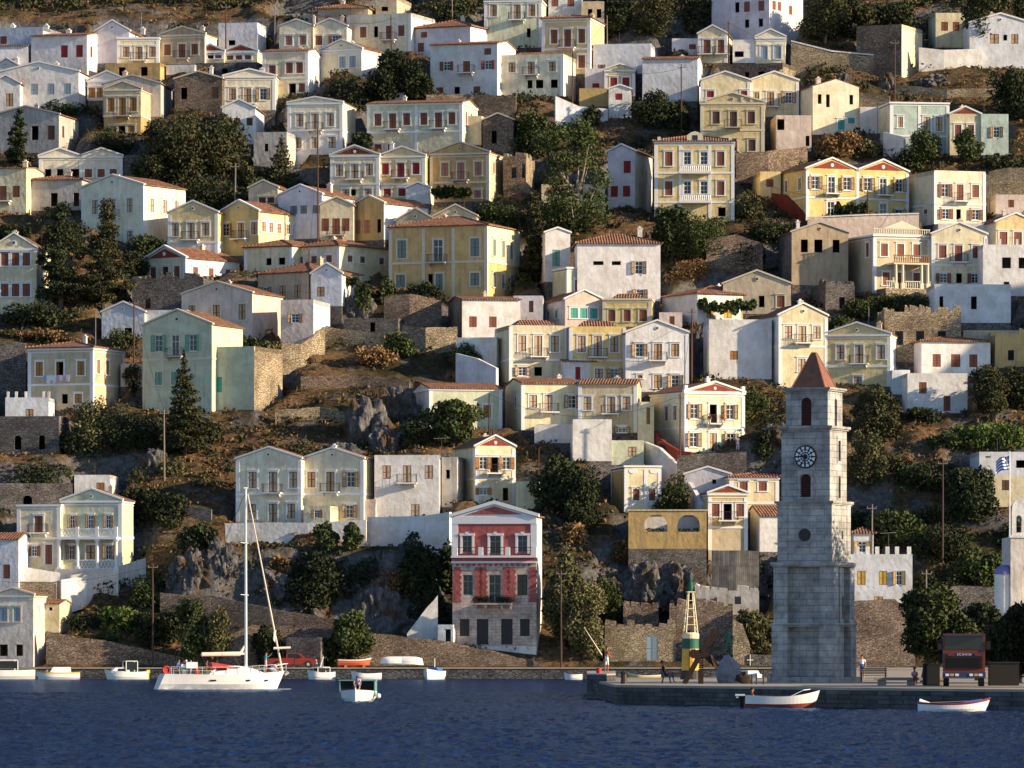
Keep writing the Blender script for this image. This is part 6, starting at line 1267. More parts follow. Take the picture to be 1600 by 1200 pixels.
b = MB(); b.box(-.1, W+.1, -.16, -.0, zz(876.9), zz(869)); b.build('string_course', 'mansion_red', rm)
b = MB()
for i in range(14): x = W*(i+.9)/15.2; b.box(x-.16, x+.16, -.05, -.0, zz(884.5), zz(880.6))
tag(b.build('dentil_blocks', 'mansion_red', rm), None, None)
for c in (731, 773, 816):                # toothed red panels either side of the first floor windows
    for sg in (-1, 1):
        b = MB(); xc = xx(c)+sg*(1.28 if c == 773 else 1.18); hw = .36; zt = zz(886); n = 12 if c != 773 else 13; dz = (zt-zz(941))/n
        for j in range(n): e = .13 if j % 2 else 0; b.box(xc-hw-e, xc+hw+e, -.04, -.0, zt-dz*(j+1), zt-dz*j)
        b.build('red_panel', 'mansion_red', rm)
for (p, w_, y0, y1, k), o in zip(wins, opl):
    wd = o[1]-o[0]; hh = o[3]-o[2]; x = (o[0]+o[1])/2
    if k == 'x':
        q = MB(); q.box(-wd/2, wd/2, .12, .16, 0, hh); q.box(-.02, .02, .09, .12, 0, hh); q.build('door' if y1 > 1000 else 'shuttered_window', 'iron', rm, (x, 0, o[2])); continue
    me = frame_mesh(round(wd, 2), round(hh, 2), 'sh_dk' if k == 'k' else 'cloth_blue' if False else 'sh_bl'); f = inst('window' if hh < 2.2 else 'door', me, rm, (x, 0, o[2]))
    if y0 < 870:
        q = MB(); t = .24; q.box(-wd/2-t, -wd/2, -.1, .02, -.15, hh); q.box(wd/2, wd/2+t, -.1, .02, -.15, hh); q.box(-wd/2-t-.06, wd/2+t+.06, -.14, .02, hh, hh+.25); q.box(-.18, .18, -.16, -.14, hh+.1, hh+.42); q.build('surround', 'trim_white', f)
q = MB(); 
for px in (712, 752, 794, 836): x = min(max(xx(px), .2), W-.2); q.box(x-.26, x+.26, -.5, -.23, zz(868), zz(855))
q.box(-.1, W+.1, -.55, -.161, zz(871.5), zz(868.2)); q.build('parapet', 'trim_white', rm)
q = MB(); q.tube((0, -.4, zz(855.5)), (W, -.4, zz(855.5)), .035); q.tube((0, -.4, zz(861)), (W, -.4, zz(861)), .02); q.build('railing', 'iron', rm)
q = MB(); x0, x1 = xx(744), xx(802); q.box(x0, x1, -1.3, -.02, zz(945), zz(943))
for px in (746, 761, 786, 800): x = xx(px); q.box(x-.1, x+.1, -1.1, -.02, zz(951), zz(945.05))
bl = q.build('balcony', 'mansion_stone', rm)
q = MB(); n = 34
for i in range(n+1): x = x0+(x1-x0)*i/n; q.tube((x, -1.22, zz(943)), (x, -1.22, zz(931)), .018, n=4)
for z in (931, 942): q.tube((x0, -1.22, zz(z)), (x1, -1.22, zz(z)), .03, n=4)
q.build('railing', 'iron', bl)
V = leaves([(xx(px), -1.05, zz(937), .5, .2, .32) for px in (748, 755, 763, 784, 791, 798)], 900, .12); inst('potted_plants', npmesh('potted_plants', V, np.arange(len(V)).reshape(-1, 4), ['leaf_dark']), bl)

# ---------------------------------------------------------------- clock tower
ashlar('tower_stone', (.37, .36, .35), (.46, .45, .435), 1.0, .42); simple('tower_roof', (.23, .10, .065), .85, var=.3, scale=2.5); simple('clock_white', (.80, .84, .86), .5); simple('clock_dark', (.02, .025, .03), .5)
simple('louvre', (.10, .035, .03), .8)
D = 376.0; s = F/D; th = R(-22.5); gz = 1.2
cx = (1274-800)/s; tw = root('clock_tower', (cx, D+1.5, gz), th, 'tall grey stone clock tower with red pyramid roof on the pier', 'clock tower')
z = lambda y: (1067-y)/s
def stage(y0, y1, a, name='wall', ops_f=[], ops_s=[]):
    b = MB(); hh = a/2
    facade(b, (-hh, -hh, 0), (1, 0, 0), a, z(y0), z(y1), ops_f, 0, dep=.35); facade(b, (hh, -hh, 0), (0, 1, 0), a, z(y0), z(y1), ops_s, 0, dep=.35)
    facade(b, (hh, hh, 0), (-1, 0, 0), a, z(y0), z(y1), ops_f, 0, dep=.35); facade(b, (-hh, hh, 0), (0, -1, 0), a, z(y0), z(y1), ops_s, 0, dep=.35)
    return b.build(name, 'tower_stone', tw)
def ledge(y, a, t=.16, p=.2):
    b = MB(); q = a/2+p; b.box(-q, q, -q, q, z(y)-t/2, z(y)+t/2); b.box(-q+.1, q-.1, -q+.1, q-.1, z(y)-t/2-.1, z(y)-t/2-.001); b.build('ledge', 'tower_stone', tw)
A1, A2, A3, A4 = 4.12, 3.68, 3.34, 2.9
b = MB(); q = A1/2+.35; b.box(-q, q, -q, q, -.3, z(1058)); b.build('plinth', 'tower_stone', tw)
stage(1059, 881, A1-1.1)
b = MB(); b.box((A1-1.1)/2, A1/2-.1, -.5, .3, z(1058), z(884)); b.build('middle_pier', 'tower_stone', tw)
for y0, y1, e in ((1058, 977, .06), (974, 884, 0)):       # corner piers in two tiers, core recessed between them
    for sx in (-1, 1):
        for sy in (-1, 1):
            b = MB(); c = A1/2-.46+e/2; b.box(sx*c-.48-e, sx*c+.48+e, sy*c-.48-e, sy*c+.48+e, z(y0), z(y1))
            b.build('corner_pier', 'tower_stone', tw)
ledge(975.5, A1, .14, .16); ledge(881, A1, .2, .2)
wn = A1/2-.1
b = MB(); b.box(wn-.02, wn+.03, -.02, .14, z(966), z(932)); b.build('slit_window', 'louvre', tw)
for nm, y0, y1, A, fo_, so_ in (('lower', 879, 786, A2, [], []), ('clock', 784, 669, A3, [(A3/2-.36, A3/2+.36, z(777), z(741), True)], [(A3/2-.1, A3/2+.34, z(778), z(743), True), (A3/2-.1, A3/2+.34, z(720), z(688))]), ('belfry', 666, 608, A4, [(A4/2-.40, A4/2+.32, z(665), z(621), True)], [(A4/2-.1, A4/2+.42, z(666), z(622), True)])):
    stage(y0, y1, A, 'wall', fo_, so_)
    for (o_, side) in [(o, 0) for o in fo_]+[(o, 1) for o in so_]:
        q = MB(); n = int((o_[3]-o_[2])/.14); w_ = o_[1]-o_[0]
        for i in range(n):
            zc = o_[2]+.14*i; q.hexa([(o_[0], .1, zc), (o_[1], .1, zc), (o_[1], .22, zc+.05), (o_[0], .22, zc+.05), (o_[0], .1, zc+.05), (o_[1], .1, zc+.05), (o_[1], .22, zc+.1), (o_[0], .22, zc+.1)])
        q.box(o_[0]-.1, o_[1]+.1, .3, .34, o_[2], o_[3])
        lv = q.build('louvre', 'louvre', tw); lv.location = (-A/2, -A/2, 0) if side == 0 else (A/2, -A/2, 0); lv.rotation_euler = (0, 0, 0 if side == 0 else R(90))
        if A == A3 and side == 0 or side == 1 and A == A3:
            q = MB(); t = .2; q.box(o_[0]-t, o_[0], -.05, .0, o_[2], o_[3]); q.box(o_[1], o_[1]+t, -.05, .0, o_[2], o_[3]); q.box(o_[0]-t, o_[1]+t, -.05, .0, o_[3], o_[3]+.3); q.box(o_[0]-t, o_[1]+t, -.06, .0, o_[2]-.12, o_[2])
            lv2 = q.build('window_surround', 'tower_stone', tw); lv2.location = lv.location; lv2.rotation_euler = lv.rotation_euler
ledge(785, A2, .16, .2); ledge(667.5, A3, .16, .22); ledge(607, A4, .12, .24)
for yy, A in ((879, A2),):
    for sx, sy in ((-1, -1), (1, -1), (1, 1)):
        b = MB(); c = A/2-.3; b.box(sx*c-.34, sx*c+.34, sy*c-.34, sy*c+.34, z(878), z(788)); b.build('corner_strip', 'tower_stone', tw)
    b = MB(); b.prism([(.42*math.cos(t*.3491), z(836)+.42*math.sin(t*.3491)) for t in range(18)], -A/2-.03, -A/2-.001); b.prism([(.28*math.cos(t*.3491), z(836)+.28*math.sin(t*.3491)) for t in range(18)], -A/2-.05, -A/2-.031); 
    b.build('round_window', 'iron', tw)
    b = MB(); b.box(A/2+.001, A/2+.03, .15, .42, z(842), z(829)); b.build('slit_window', 'iron', tw)
b = MB(); q = 1.14; t_ = z(549); b.quad([(-q, -q, z(605)), (q, -q, z(605)), (.12, -.12, t_), (-.12, -.12, t_)]); b.quad([(q, -q, z(605)), (q, q, z(605)), (.12, .12, t_), (.12, -.12, t_)])
b.quad([(q, q, z(605)), (-q, q, z(605)), (-.12, .12, t_), (.12, .12, t_)]); b.quad([(-q, q, z(605)), (-q, -q, z(605)), (-.12, -.12, t_), (-.12, .12, t_)]); b.quad([(-.12, -.12, t_), (.12, -.12, t_), (.12, .12, t_), (-.12, .12, t_)])
for sx, sy in ((-1, -1), (1, -1), (1, 1), (-1, 1)): b.tube((sx*q, sy*q, z(605)), (sx*.12, sy*.12, t_), .06, .04, 5)
b.quad([(-q, -q, z(605)), (-q, q, z(605)), (q, q, z(605)), (q, -q, z(605))])
b.build('roof', 'tower_roof', tw)
def clock(par, A, zc, rad, xo):
    y = -A/2
    c = root('clock_face', (xo, y, zc), 0, None, None); c.parent = par
    disc = lambda r, y0, y1, n=40: (lambda b_: (b_.prism([(r*math.cos(6.28318*i/n), r*math.sin(6.28318*i/n)) for i in range(n)], y0, y1), b_)[1])(MB())
    disc(rad, -.12, -.001).build('rim', 'tower_roof' if False else 'iron', c); disc(rad*.93, -.14, -.121).build('dial', 'clock_dark', c)
    b = MB()
    for i in range(12):        # white glazed cells round the dial and a rosette inside
        a = math.pi/6*i+math.pi/12
        for r0_, r1_, hw in ((.66, .88, .19),):
            pts = []
            for r_, da in ((r0_, -hw*.85), (r1_, -hw), (r1_, hw), (r0_, hw*.85)): pts.append((rad*r_*math.cos(a+da), rad*r_*math.sin(a+da)))
            b.prism(pts, -.155, -.141)
    for i in range(12):
        a = math.pi/6*i+math.pi/12; ce = (.50*rad*math.cos(a), .50*rad*math.sin(a)); ce2 = (.28*rad*math.cos(a), .28*rad*math.sin(a))
        for (u_, v_), rr in ((ce, .095), (ce2, .055)):
            b.prism([(u_+rad*rr*(1.3 if j % 2 == 0 else .8)*math.cos(a+j*1.0472), v_+rad*rr*(1.3 if j % 2 == 0 else .8)*math.sin(a+j*1.0472)) for j in range(6)], -.155, -.141)
    b.build('dial_glass', 'clock_white', c)
    nums = ['XII', 'I', 'II', 'III', 'IV', 'V', 'VI', 'VII', 'VIII', 'IX', 'X', 'XI']
    b = MB()
    def stroke(ax, az, bx, bz, t, M2):
        d = Vector((bx-ax, 0, bz-az)); L = d.length; nrm = Vector((-d.z, 0, d.x))/L*t
        P4 = [Vector((ax, 0, az))+nrm, Vector((bx, 0, bz))+nrm, Vector((bx, 0, bz))-nrm, Vector((ax, 0, az))-nrm]; P4 = [M2 @ p for p in P4]; b.prism([(p.x, p.z) for p in P4], -.172, -.156)
    for i, tx in enumerate(nums):
        a = math.pi/2-i*math.pi/6; M2 = Matrix.Translation((rad*.77*math.cos(a), 0, rad*.77*math.sin(a))) @ Matrix.Rotation(math.pi/2-a, 4, 'Y') @ Matrix.Scale(rad*.15, 4)
        wch = {'I': .35, 'V': .8, 'X': .8}; tot = sum(wch[ch] for ch in tx); x = -tot/2
        for ch in tx:
            w2 = wch[ch]; m0, m1 = x+.08, x+w2-.08
            if ch == 'I': stroke(x+w2/2, -.5, x+w2/2, .5, .08, M2)
            elif ch == 'V': stroke(m0, .5, x+w2/2, -.5, .07, M2); stroke(x+w2/2, -.5, m1, .5, .07, M2)
            else: stroke(m0, .5, m1, -.5, .07, M2); stroke(m0, -.5, m1, .5, .07, M2)
            x += w2
    b.build('numerals', 'clock_dark', c)
    for ang, L, t in ((-93, .80, .055), (171, .52, .075)):
        b = MB(); a = R(ang); dx, dz = math.cos(a), math.sin(a); px_, pz_ = -dz, dx
        b.prism([(-dx*rad*.15+px_*t*rad, -dz*rad*.15+pz_*t*rad), (dx*rad*L*.7+px_*t*rad*1.2, dz*rad*L*.7+pz_*t*rad*1.2), (dx*rad*L, dz*rad*L), (dx*rad*L*.7-px_*t*rad*1.2, dz*rad*L*.7-pz_*t*rad*1.2), (-dx*rad*.15-px_*t*rad, -dz*rad*.15-pz_*t*rad)], -.20, -.175); b.build('clock_hand', 'clock_dark', c)
clock(tw, A3, z(714), .76, .02)
# ---------------------------------------------------------------- people
SK = {}
for k, c in dict(skin=(.42, .22, .13), skin_tan=(.36, .13, .07), hair=(.03, .02, .015), white=(.80, .80, .80), blue=(.08, .14, .42), teal=(.03, .34, .32), red=(.50, .05, .04), pink=(.62, .35, .45), navy=(.03, .05, .14), yellow=(.7, .5, .12),
                 brown=(.10, .05, .03), lilac=(.50, .45, .68), bronze=(.05, .15, .10), black=(.02, .02, .022)).items(): simple('c_'+k, c, .8 if k != 'bronze' else .5, 0.0 if k != 'bronze' else .4)
POSES = dict(
 stand=dict(), arm_up=dict(hR=(.16, -.42, 1.62), eR=(.24, -.22, 1.42), hL=(-.2, -.40, 1.5), eL=(-.25, -.2, 1.34)),
 fish=dict(hR=(.05, -.34, 1.22), eR=(.27, -.12, 1.12), hL=(-.08, -.30, 1.08), eL=(-.27, -.08, 1.14), kL=(-.13, -.04, .50), aL=(-.17, .03, .09), kR=(.14, .02, .50), aR=(.19, .06, .09)),
 sit=dict(pel=(0, 0, .50), che=(0, .06, .92), nec=(0, .06, 1.10), hea=(0, .02, 1.25), sL=(-.19, .06, 1.02), sR=(.19, .06, 1.02), eL=(-.24, -.06, .80), eR=(.24, -.06, .80), hL=(-.16, -.26, .66), hR=(.16, -.26, .66), pL=(-.1, 0, .48), pR=(.1, 0, .48),
          kL=(-.13, -.42, .50), kR=(.13, -.42, .50), aL=(-.13, -.46, .10), aR=(.13, -.46, .10)),
 sit_crossed=dict(pel=(0, 0, .50), che=(0, .16, .90), nec=(0, .20, 1.08), hea=(0, .20, 1.24), sL=(-.19, .17, 1.0), sR=(.19, .17, 1.0), eL=(-.25, .05, .78), eR=(.25, .05, .78), hL=(-.1, -.16, .66), hR=(.1, -.18, .68), pL=(-.1, 0, .48), pR=(.1, 0, .48),
          kL=(-.10, -.42, .50), kR=(.06, -.42, .62), aL=(-.13, -.48, .10), aR=(-.12, -.80, .50)),
 kneel=dict(pel=(0, .1, .42), che=(0, -.22, .66), nec=(0, -.36, .74), hea=(0, -.48, .80), sL=(-.18, -.26, .72), sR=(.18, -.26, .72), eL=(-.22, -.40, .46), eR=(.22, -.40, .46), hL=(-.12, -.52, .22), hR=(.12, -.52, .22), pL=(-.1, .1, .40), pR=(.1, .1, .40),
          kL=(-.14, -.26, .16), kR=(.14, -.22, .38), aL=(-.14, .20, .08), aR=(.14, -.20, .08)),
 statue=dict(hR=(.22, -.2, 1.02), eR=(.30, .0, 1.12), hL=(-.10, -.28, 1.26), eL=(-.27, -.08, 1.12), kL=(-.16, -.08, .50), aL=(-.22, .0, .08), kR=(.12, .06, .50), aR=(.2, .12, .08)))
def person(loc, face, pose, shirt, legs, label, par=None, skin='skin', height=1.75, hairm='hair', shorts=False, name='person', cat='person'):
    J = dict(pel=(0, 0, .95), che=(0, 0, 1.30), nec=(0, 0, 1.48), hea=(0, -.02, 1.62), sL=(-.19, 0, 1.42), sR=(.19, 0, 1.42), eL=(-.25, .02, 1.14), eR=(.25, .02, 1.14), hL=(-.24, -.10, .90), hR=(.24, -.10, .90),
             pL=(-.1, 0, .91), pR=(.1, 0, .91), kL=(-.11, -.03, .50), kR=(.11, -.03, .50), aL=(-.12, .02, .09), aR=(.12, .02, .09)); J.update(POSES[pose])
    J = {k: Vector(v)*height/1.75 for k, v in J.items()}
    names, V, E, Rd = [], [], [], []
    def add(k, p, r): names.append(k); V.append(p); Rd.append(r if isinstance(r, tuple) else (r, r)); return len(V)-1
    I = {k: add(k, J[k], r) for k, r in dict(pel=(.145, .105), che=(.155, .11), nec=.055, hea=(.082, .10), sL=.062, sR=.062, eL=.042, eR=.042, hL=.030, hR=.030, pL=.088, pR=.088, kL=.060, kR=.060, aL=.040, aR=.040).items()}
    E += [(I[a], I[b_]) for a, b_ in (('pel', 'che'), ('che', 'nec'), ('nec', 'hea'), ('che', 'sL'), ('che', 'sR'), ('sL', 'eL'), ('sR', 'eR'), ('eL', 'hL'), ('eR', 'hR'), ('pel', 'pL'), ('pel', 'pR'), ('pL', 'kL'), ('pR', 'kR'), ('kL', 'aL'), ('kR', 'aR'))]
    top = add('hea', J['hea']+Vector((0, .01, .09)), .07); E.append((I['hea'], top)); no = add('hea', J['hea']+Vector((0, -.105, -.01)), .018); E.append((I['hea'], no))
    for s_ in 'LR':
        f = add('a'+s_, J['a'+s_]+Vector((0, -.17, -.05)), .032); E.append((I['a'+s_], f))
        d = (J['h'+s_]-J['e'+s_]).normalized(); sd_ = d.cross(Vector((0, 1, .1))).normalized(); pm = add('h'+s_, J['h'+s_]+d*.07, (.036, .02)); E.append((I['h'+s_], pm))
        for i in range(4):
            o_ = sd_*(-.027+.018*i); L = (.065, .078, .074, .058)[i]; a = add('h'+s_, J['h'+s_]+d*.10+o_, .0085); c = add('h'+s_, J['h'+s_]+d*(.10+L*.6)+o_+Vector((0, -.02, -.008)), .0078); E += [(pm, a), (a, c)]
        a = add('h'+s_, J['h'+s_]+d*.045+sd_*.045, .010); c = add('h'+s_, J['h'+s_]+d*.085+sd_*.066, .009); E += [(I['h'+s_], a), (a, c)]
    me = bpy.data.meshes.new('tmp'); me.from_pydata(V, E, []); o = bpy.data.objects.new('tmp', me); C.objects.link(o)
    md = o.modifiers.new('s', 'SKIN'); 
    for i, r in enumerate(Rd): me.skin_vertices[0].data[i].radius = r; me.skin_vertices[0].data[i].use_root = (i == 0)
    sb = o.modifiers.new('u', 'SUBSURF'); sb.levels = 1; sb.render_levels = 1
    dg = bpy.context.evaluated_depsgraph_get(); nm = bpy.data.meshes.new_from_object(o.evaluated_get(dg)); bpy.data.objects.remove(o)
    nm.materials.clear()
    for m_ in ('c_'+skin, 'c_'+shirt, 'c_'+legs, 'c_'+hairm): nm.materials.append(M[m_])
    for p in nm.polygons:
        c = p.center; k = min(range(len(V)), key=lambda i: (V[i]-c).length-Rd[i][0]*.5); n = names[k]
        mi = 0
        if n in ('che', 'sL', 'sR'): mi = 1
        if n in ('eL', 'eR') and shirt in ('teal', 'blue', 'navy'): mi = 1
        if n in ('pel', 'pL', 'pR'): mi = 2
        if n in ('kL', 'kR') and not shorts: mi = 2
        if shorts and n in ('kL', 'kR') and (c-J[n]).dot(J['p'+n[1]]-J[n]) > .02: mi = 2
        p.material_index = mi; p.use_smooth = True
    nm.name = 'person'; f = inst(name, nm); f.location = loc; f.rotation_euler = (0, 0, R(face)); tag(f, label, cat)
    hb = MB(); hh = J['hea']+Vector((0, .02, .06))
    for i in range(6):
        pass
    bm = bmesh.new(); bmesh.ops.create_icosphere(bm, subdivisions=2, radius=1)
    for v in bm.verts: v.co = Vector((v.co.x*.100, v.co.y*.112+(.02 if v.co.z < 0 else 0), max(v.co.z, -.75 if v.co.y > 0 else -.05)*.11))+hh
    hm = bpy.data.meshes.new('hair'); bm.to_mesh(hm); bm.free(); hm.materials.append(M['c_'+hairm]); inst('hair', hm, f)
    if hairm == 'hair':
        b = MB(); e = J['hea']
        for sx in (-.032, .032): b.box(e.x+sx-.012, e.x+sx+.012, e.y-.098, e.y-.085, e.z+.01, e.z+.022)
        b.box(e.x-.02, e.x+.02, e.y-.095, e.y-.08, e.z-.052, e.z-.044); b.build('face_features', 'c_hair', f)
    return f

# ---------------------------------------------------------------- boats
for k, c in dict(boat_white=(.86, .84, .80), boat_red=(.22, .03, .05), boat_orange=(.62, .12, .05), boat_blue=(.06, .16, .42), boat_teal=(.16, .34, .33), boat_yellow=(.75, .52, .06), canvas_red=(.45, .04, .035), canvas_cream=(.78, .70, .56), antifoul=(.30, .05, .035), dark_in=(.03, .03, .035), boat_wood=(.30, .17, .09)).items(): simple(k, c, .35 if 'boat' in k else .8, var=.1, scale=2, spec=.5)
def hull(L, B, H, mats, sheer=.35, full=.8, trans=.75, draft=.25, rake=.10, rev=0.0, n=18, rim=.05, inner=True, bulb=.0):
    """mats: [antifoul, side, stripe, gunwale, inside]; x from stern to bow"""
    b = MB(); rows = []
    for i in range(n+1):
        t = i/n; bt = (trans+(1-trans)*math.sin(math.pi*.5*min(1, t/.45))) if t < .45 else max(0.012, (1-((t-.45)/.55)**(2+full)))
        hw = B/2*bt; zs = H*(1+sheer*(t-.45)**2*(2.2 if t > .45 else .8)); x = -L/2+L*t; r = [];
        kz = -draft*(1-t**6)
        for k, (fw, fz) in enumerate(((.04, None), (.72, .0), (.93, .35), (1.0, .80), (1.03, 1.0))):
            z = kz if fz is None else (-.02 if fz == 0 else zs*fz); ax = x+rake*L*max(0, t-.6)/.4*(z-zs)/max(H, .01)*.5-rev*max(0, .12-t)/.12*(z-zs)/H*1.0*(-1)
            r.append((ax, hw*fw, z))
        rows.append(r)
    for sg in (-1, 1):
        for i in range(n):
            for k in range(4):
                A = [rows[i][k], rows[i+1][k], rows[i+1][k+1], rows[i][k+1]]; b.quad([(p[0], sg*p[1], p[2]) for p in A], k)
            for (u_, v_) in ((rows[i][4], rows[i+1][4]),):
                w0, w1 = max(0, u_[1]-rim), max(0, v_[1]-rim)
                b.quad([(u_[0], sg*u_[1], u_[2]), (v_[0], sg*v_[1], v_[2]), (v_[0], sg*w1, v_[2]), (u_[0], sg*w0, u_[2])], 3)
                if inner:
                    zi = .12*H+.02; xi0, xi1 = min(u_[0], rows[i][2][0]), min(v_[0], rows[i+1][2][0]); k0, k1 = min(.85, .6+.3*(w0 > .3)), min(.85, .6+.3*(w1 > .3)); b.quad([(u_[0]-.01, sg*w0, u_[2]), (v_[0]-.01, sg*w1, v_[2]), (xi1-.06, sg*w1*k1, zi), (xi0-.06, sg*w0*k0, zi)], 4); b.quad([(xi0-.06, 0, zi), (xi1-.06, 0, zi), (xi1-.06, sg*w1*k1, zi), (xi0-.06, sg*w0*k0, zi)], 4)
                else: b.quad([(u_[0], 0, u_[2]+.03), (v_[0], 0, v_[2]+.03), (v_[0], sg*w1, v_[2]), (u_[0], sg*w0, u_[2])], 4)
    r = rows[0]
    for k in range(4): b.quad([(r[k][0], -r[k][1], r[k][2]), (r[k][0], r[k][1], r[k][2]), (r[k+1][0], r[k+1][1], r[k+1][2]), (r[k+1][0], -r[k+1][1], r[k+1][2])], k)
    return b
def boat(px, D, L, B, H, rz, mats, label, name='motor_boat', z=0, **k):
    p = P(px, 0, D); t = root(name, (p.x, D, z), R(rz), label, 'boat', k.pop('grp', None)); hull(L, B, H, mats, **k).build('hull', mats, t, smooth=False); return t
WH = ['boat_white', 'boat_white', 'boat_white', 'boat_white', 'boat_wood']
def windscreen(t, x0, x1, w_, z0, z1, top='boat_white'):
    b = MB(); b.box(x0, x1, -w_/2, w_/2, z1, z1+.07)
    for sx in (x0, x1):
        for sy in (-1, 1): b.tube((sx, sy*w_/2*.95, z0), (sx, sy*w_/2*.95, z1), .05)
    b.build('wheelhouse', top, t); b = MB(); b.box(x0+.02, x1-.02, -w_/2*.93, -w_/2*.93+.02, z0+.25, z1-.08); b.box(x0+.02, x1-.02, w_/2*.93-.02, w_/2*.93, z0+.25, z1-.08); b.build('window', 'glass', t)
def cabin(t, x0, x1, w_, z0, z1, mat='boat_white', win=True):
    b = MB(); b.hexa([(x0, -w_/2, z0), (x1, -w_/2*.8, z0), (x1, w_/2*.8, z0), (x0, w_/2, z0), (x0+.05, -w_/2*.85, z1), (x1-.5, -w_/2*.65, z1), (x1-.5, w_/2*.65, z1), (x0+.05, w_/2*.85, z1)]); b.build('cabin', mat, t)
    if win: b = MB(); b.hexa([(x0+.3, -w_/2-.01, z0+.12), (x1-.7, -w_/2*.87-.01, z0+.12), (x1-.7, w_/2*.87+.01, z0+.12), (x0+.3, w_/2+.01, z0+.12), (x0+.3, -w_/2*.9-.01, z1-.1), (x1-.8, -w_/2*.78-.01, z1-.1), (x1-.8, w_/2*.78+.01, z1-.1), (x0+.3, w_/2*.9+.01, z1-.1)]); b.build('cabin_window', 'glass', t)
def outboard(t, x, z, col='c_white'):
    b = MB(); b.box(x-.35, x, -.14, .14, z+.15, z+.5); b.box(x-.28, x-.08, -.06, .06, z-.5, z+.15); b.build('outboard_motor', col, t)
t = boat(8, 614, 6.2, 2.2, .95, 196, ['boat_teal', 'boat_white', 'boat_white', 'boat_white', 'boat_white'], 'white motor boat cut by the left edge of the harbour', inner=False); windscreen(t, -1.2, 1.0, 1.7, .9, 2.0)
t = boat(89, 612, 4.7, 1.8, .72, 196, ['boat_white', 'boat_white', 'boat_white', 'boat_yellow', 'boat_wood'], 'white boat with a yellow gunwale and white canvas cover at the quay', sheer=.6); cabin(t, -1.4, 1.0, 1.5, .6, 1.3, 'boat_white', False); b = MB(); b.box(.75, 1.05, -.5, .5, .75, 1.15); b.build('windscreen', 'glass', t)
t = boat(196, 612, 4.6, 1.8, .78, 198, WH, 'white cabin boat with a small wheelhouse left of the yacht', sheer=.5, inner=False); cabin(t, -.3, 1.7, 1.4, .75, 1.25); windscreen(t, -1.15, .1, 1.4, .75, 1.9); outboard(t, -2.3, .5, 'boat_yellow'); b = MB(); b.tube((-.4, 0, 1.9), (-.4, 0, 3.0), .02); b.build('antenna', 'iron', t)
t = boat(500, 612, 3.0, 1.7, .72, 205, WH, 'short white fishing boat with a blue canopy right of the pickup', name='fishing_boat', sheer=.7, full=1.4); windscreen(t, -.9, .5, 1.2, .7, 1.25, 'c_white'); b = MB(); b.box(-.1, 1.2, -.6, .6, 1.22, 1.30); b.build('canopy', 'boat_blue', t); b = MB(); b.tube((0, 0, 1.2), (-.4, 0, 2.4), .05); b.build('mast', 'boat_white', t)
t = boat(571, 612, 3.3, 1.4, .62, 198, WH, 'plain white open rowing boat moored at the quay', name='rowing_boat', sheer=.7)
t = boat(677, 612, 4.0, 1.8, .85, 250, WH, 'white boat with a dark blue cover pointing at the camera', name='fishing_boat', sheer=.5); b = MB(); b.hexa([(-1.6, -.75, .7), (.4, -.8, .8), (.4, .8, .8), (-1.6, .75, .7), (-1.3, -.4, 1.25), (.2, -.4, 1.3), (.2, .4, 1.3), (-1.3, .4, 1.25)]); b.build('boat_cover', 'boat_blue', t); b = MB(); b.tube((-.4, 0, 1.2), (-.4, 0, 2.2), .05); b.build('mast', 'boat_white', t)
t = boat(895, 606, 1.9, 1.1, .55, 190, WH, 'tiny white dinghy left of the pier tip', name='dinghy', sheer=.6)
t = boat(1006, 560, 3.2, 1.2, .5, 188, ['boat_white', 'boat_white', 'boat_yellow', 'boat_white', 'boat_wood'], 'small boat with yellow stripe half hidden behind the pier', name='rowing_boat', sheer=.9, z=.2)
t = boat(1172, 520, 4.2, 1.9, .9, -75, WH, 'white motor boat with a blue windscreen behind the pier', sheer=.4, inner=False); cabin(t, -1.2, 1.4, 1.5, .85, 1.35); b = MB(); b.box(.62, .7, -.5, .5, .95, 1.3); b.build('windscreen', 'boat_blue', t); b = MB(); b.tube((0, 0, 1.8), (0, 0, 2.8), .03); b.tube((0, -.3, 2.3), (0, .3, 2.3), .03); b.build('mast', 'boat_white', t)
t = boat(554, 624.5, 3.7, 1.3, .55, 10, ['boat_orange']*3+['boat_white', 'boat_wood'], 'bright red rowing boat standing on the quay', name='rowing_boat', sheer=.6, z=1.5)
b = MB(); b.box(-1.2, -.9, -.5, .5, -.3, -.05); b.box(.8, 1.1, -.5, .5, -.3, -.05); b.build('cradle', 'boat_wood', t)
for i, (px, lab) in enumerate(((612, 'upturned pale blue and white boat on the quay, left one'), (643, 'upturned cream and white boat on the quay, right one'))):
    t = boat(px, 625, 2.6, 1.3, .6, 0 if i else 180, ['boat_white', 'boat_white', 'boat_white', 'boat_white' if i else 'boat_teal', 'dark_in'], lab, name='upturned_boat', sheer=.2, z=2.0+.15); t.rotation_euler = (math.pi, 0, 0 if i else math.pi)
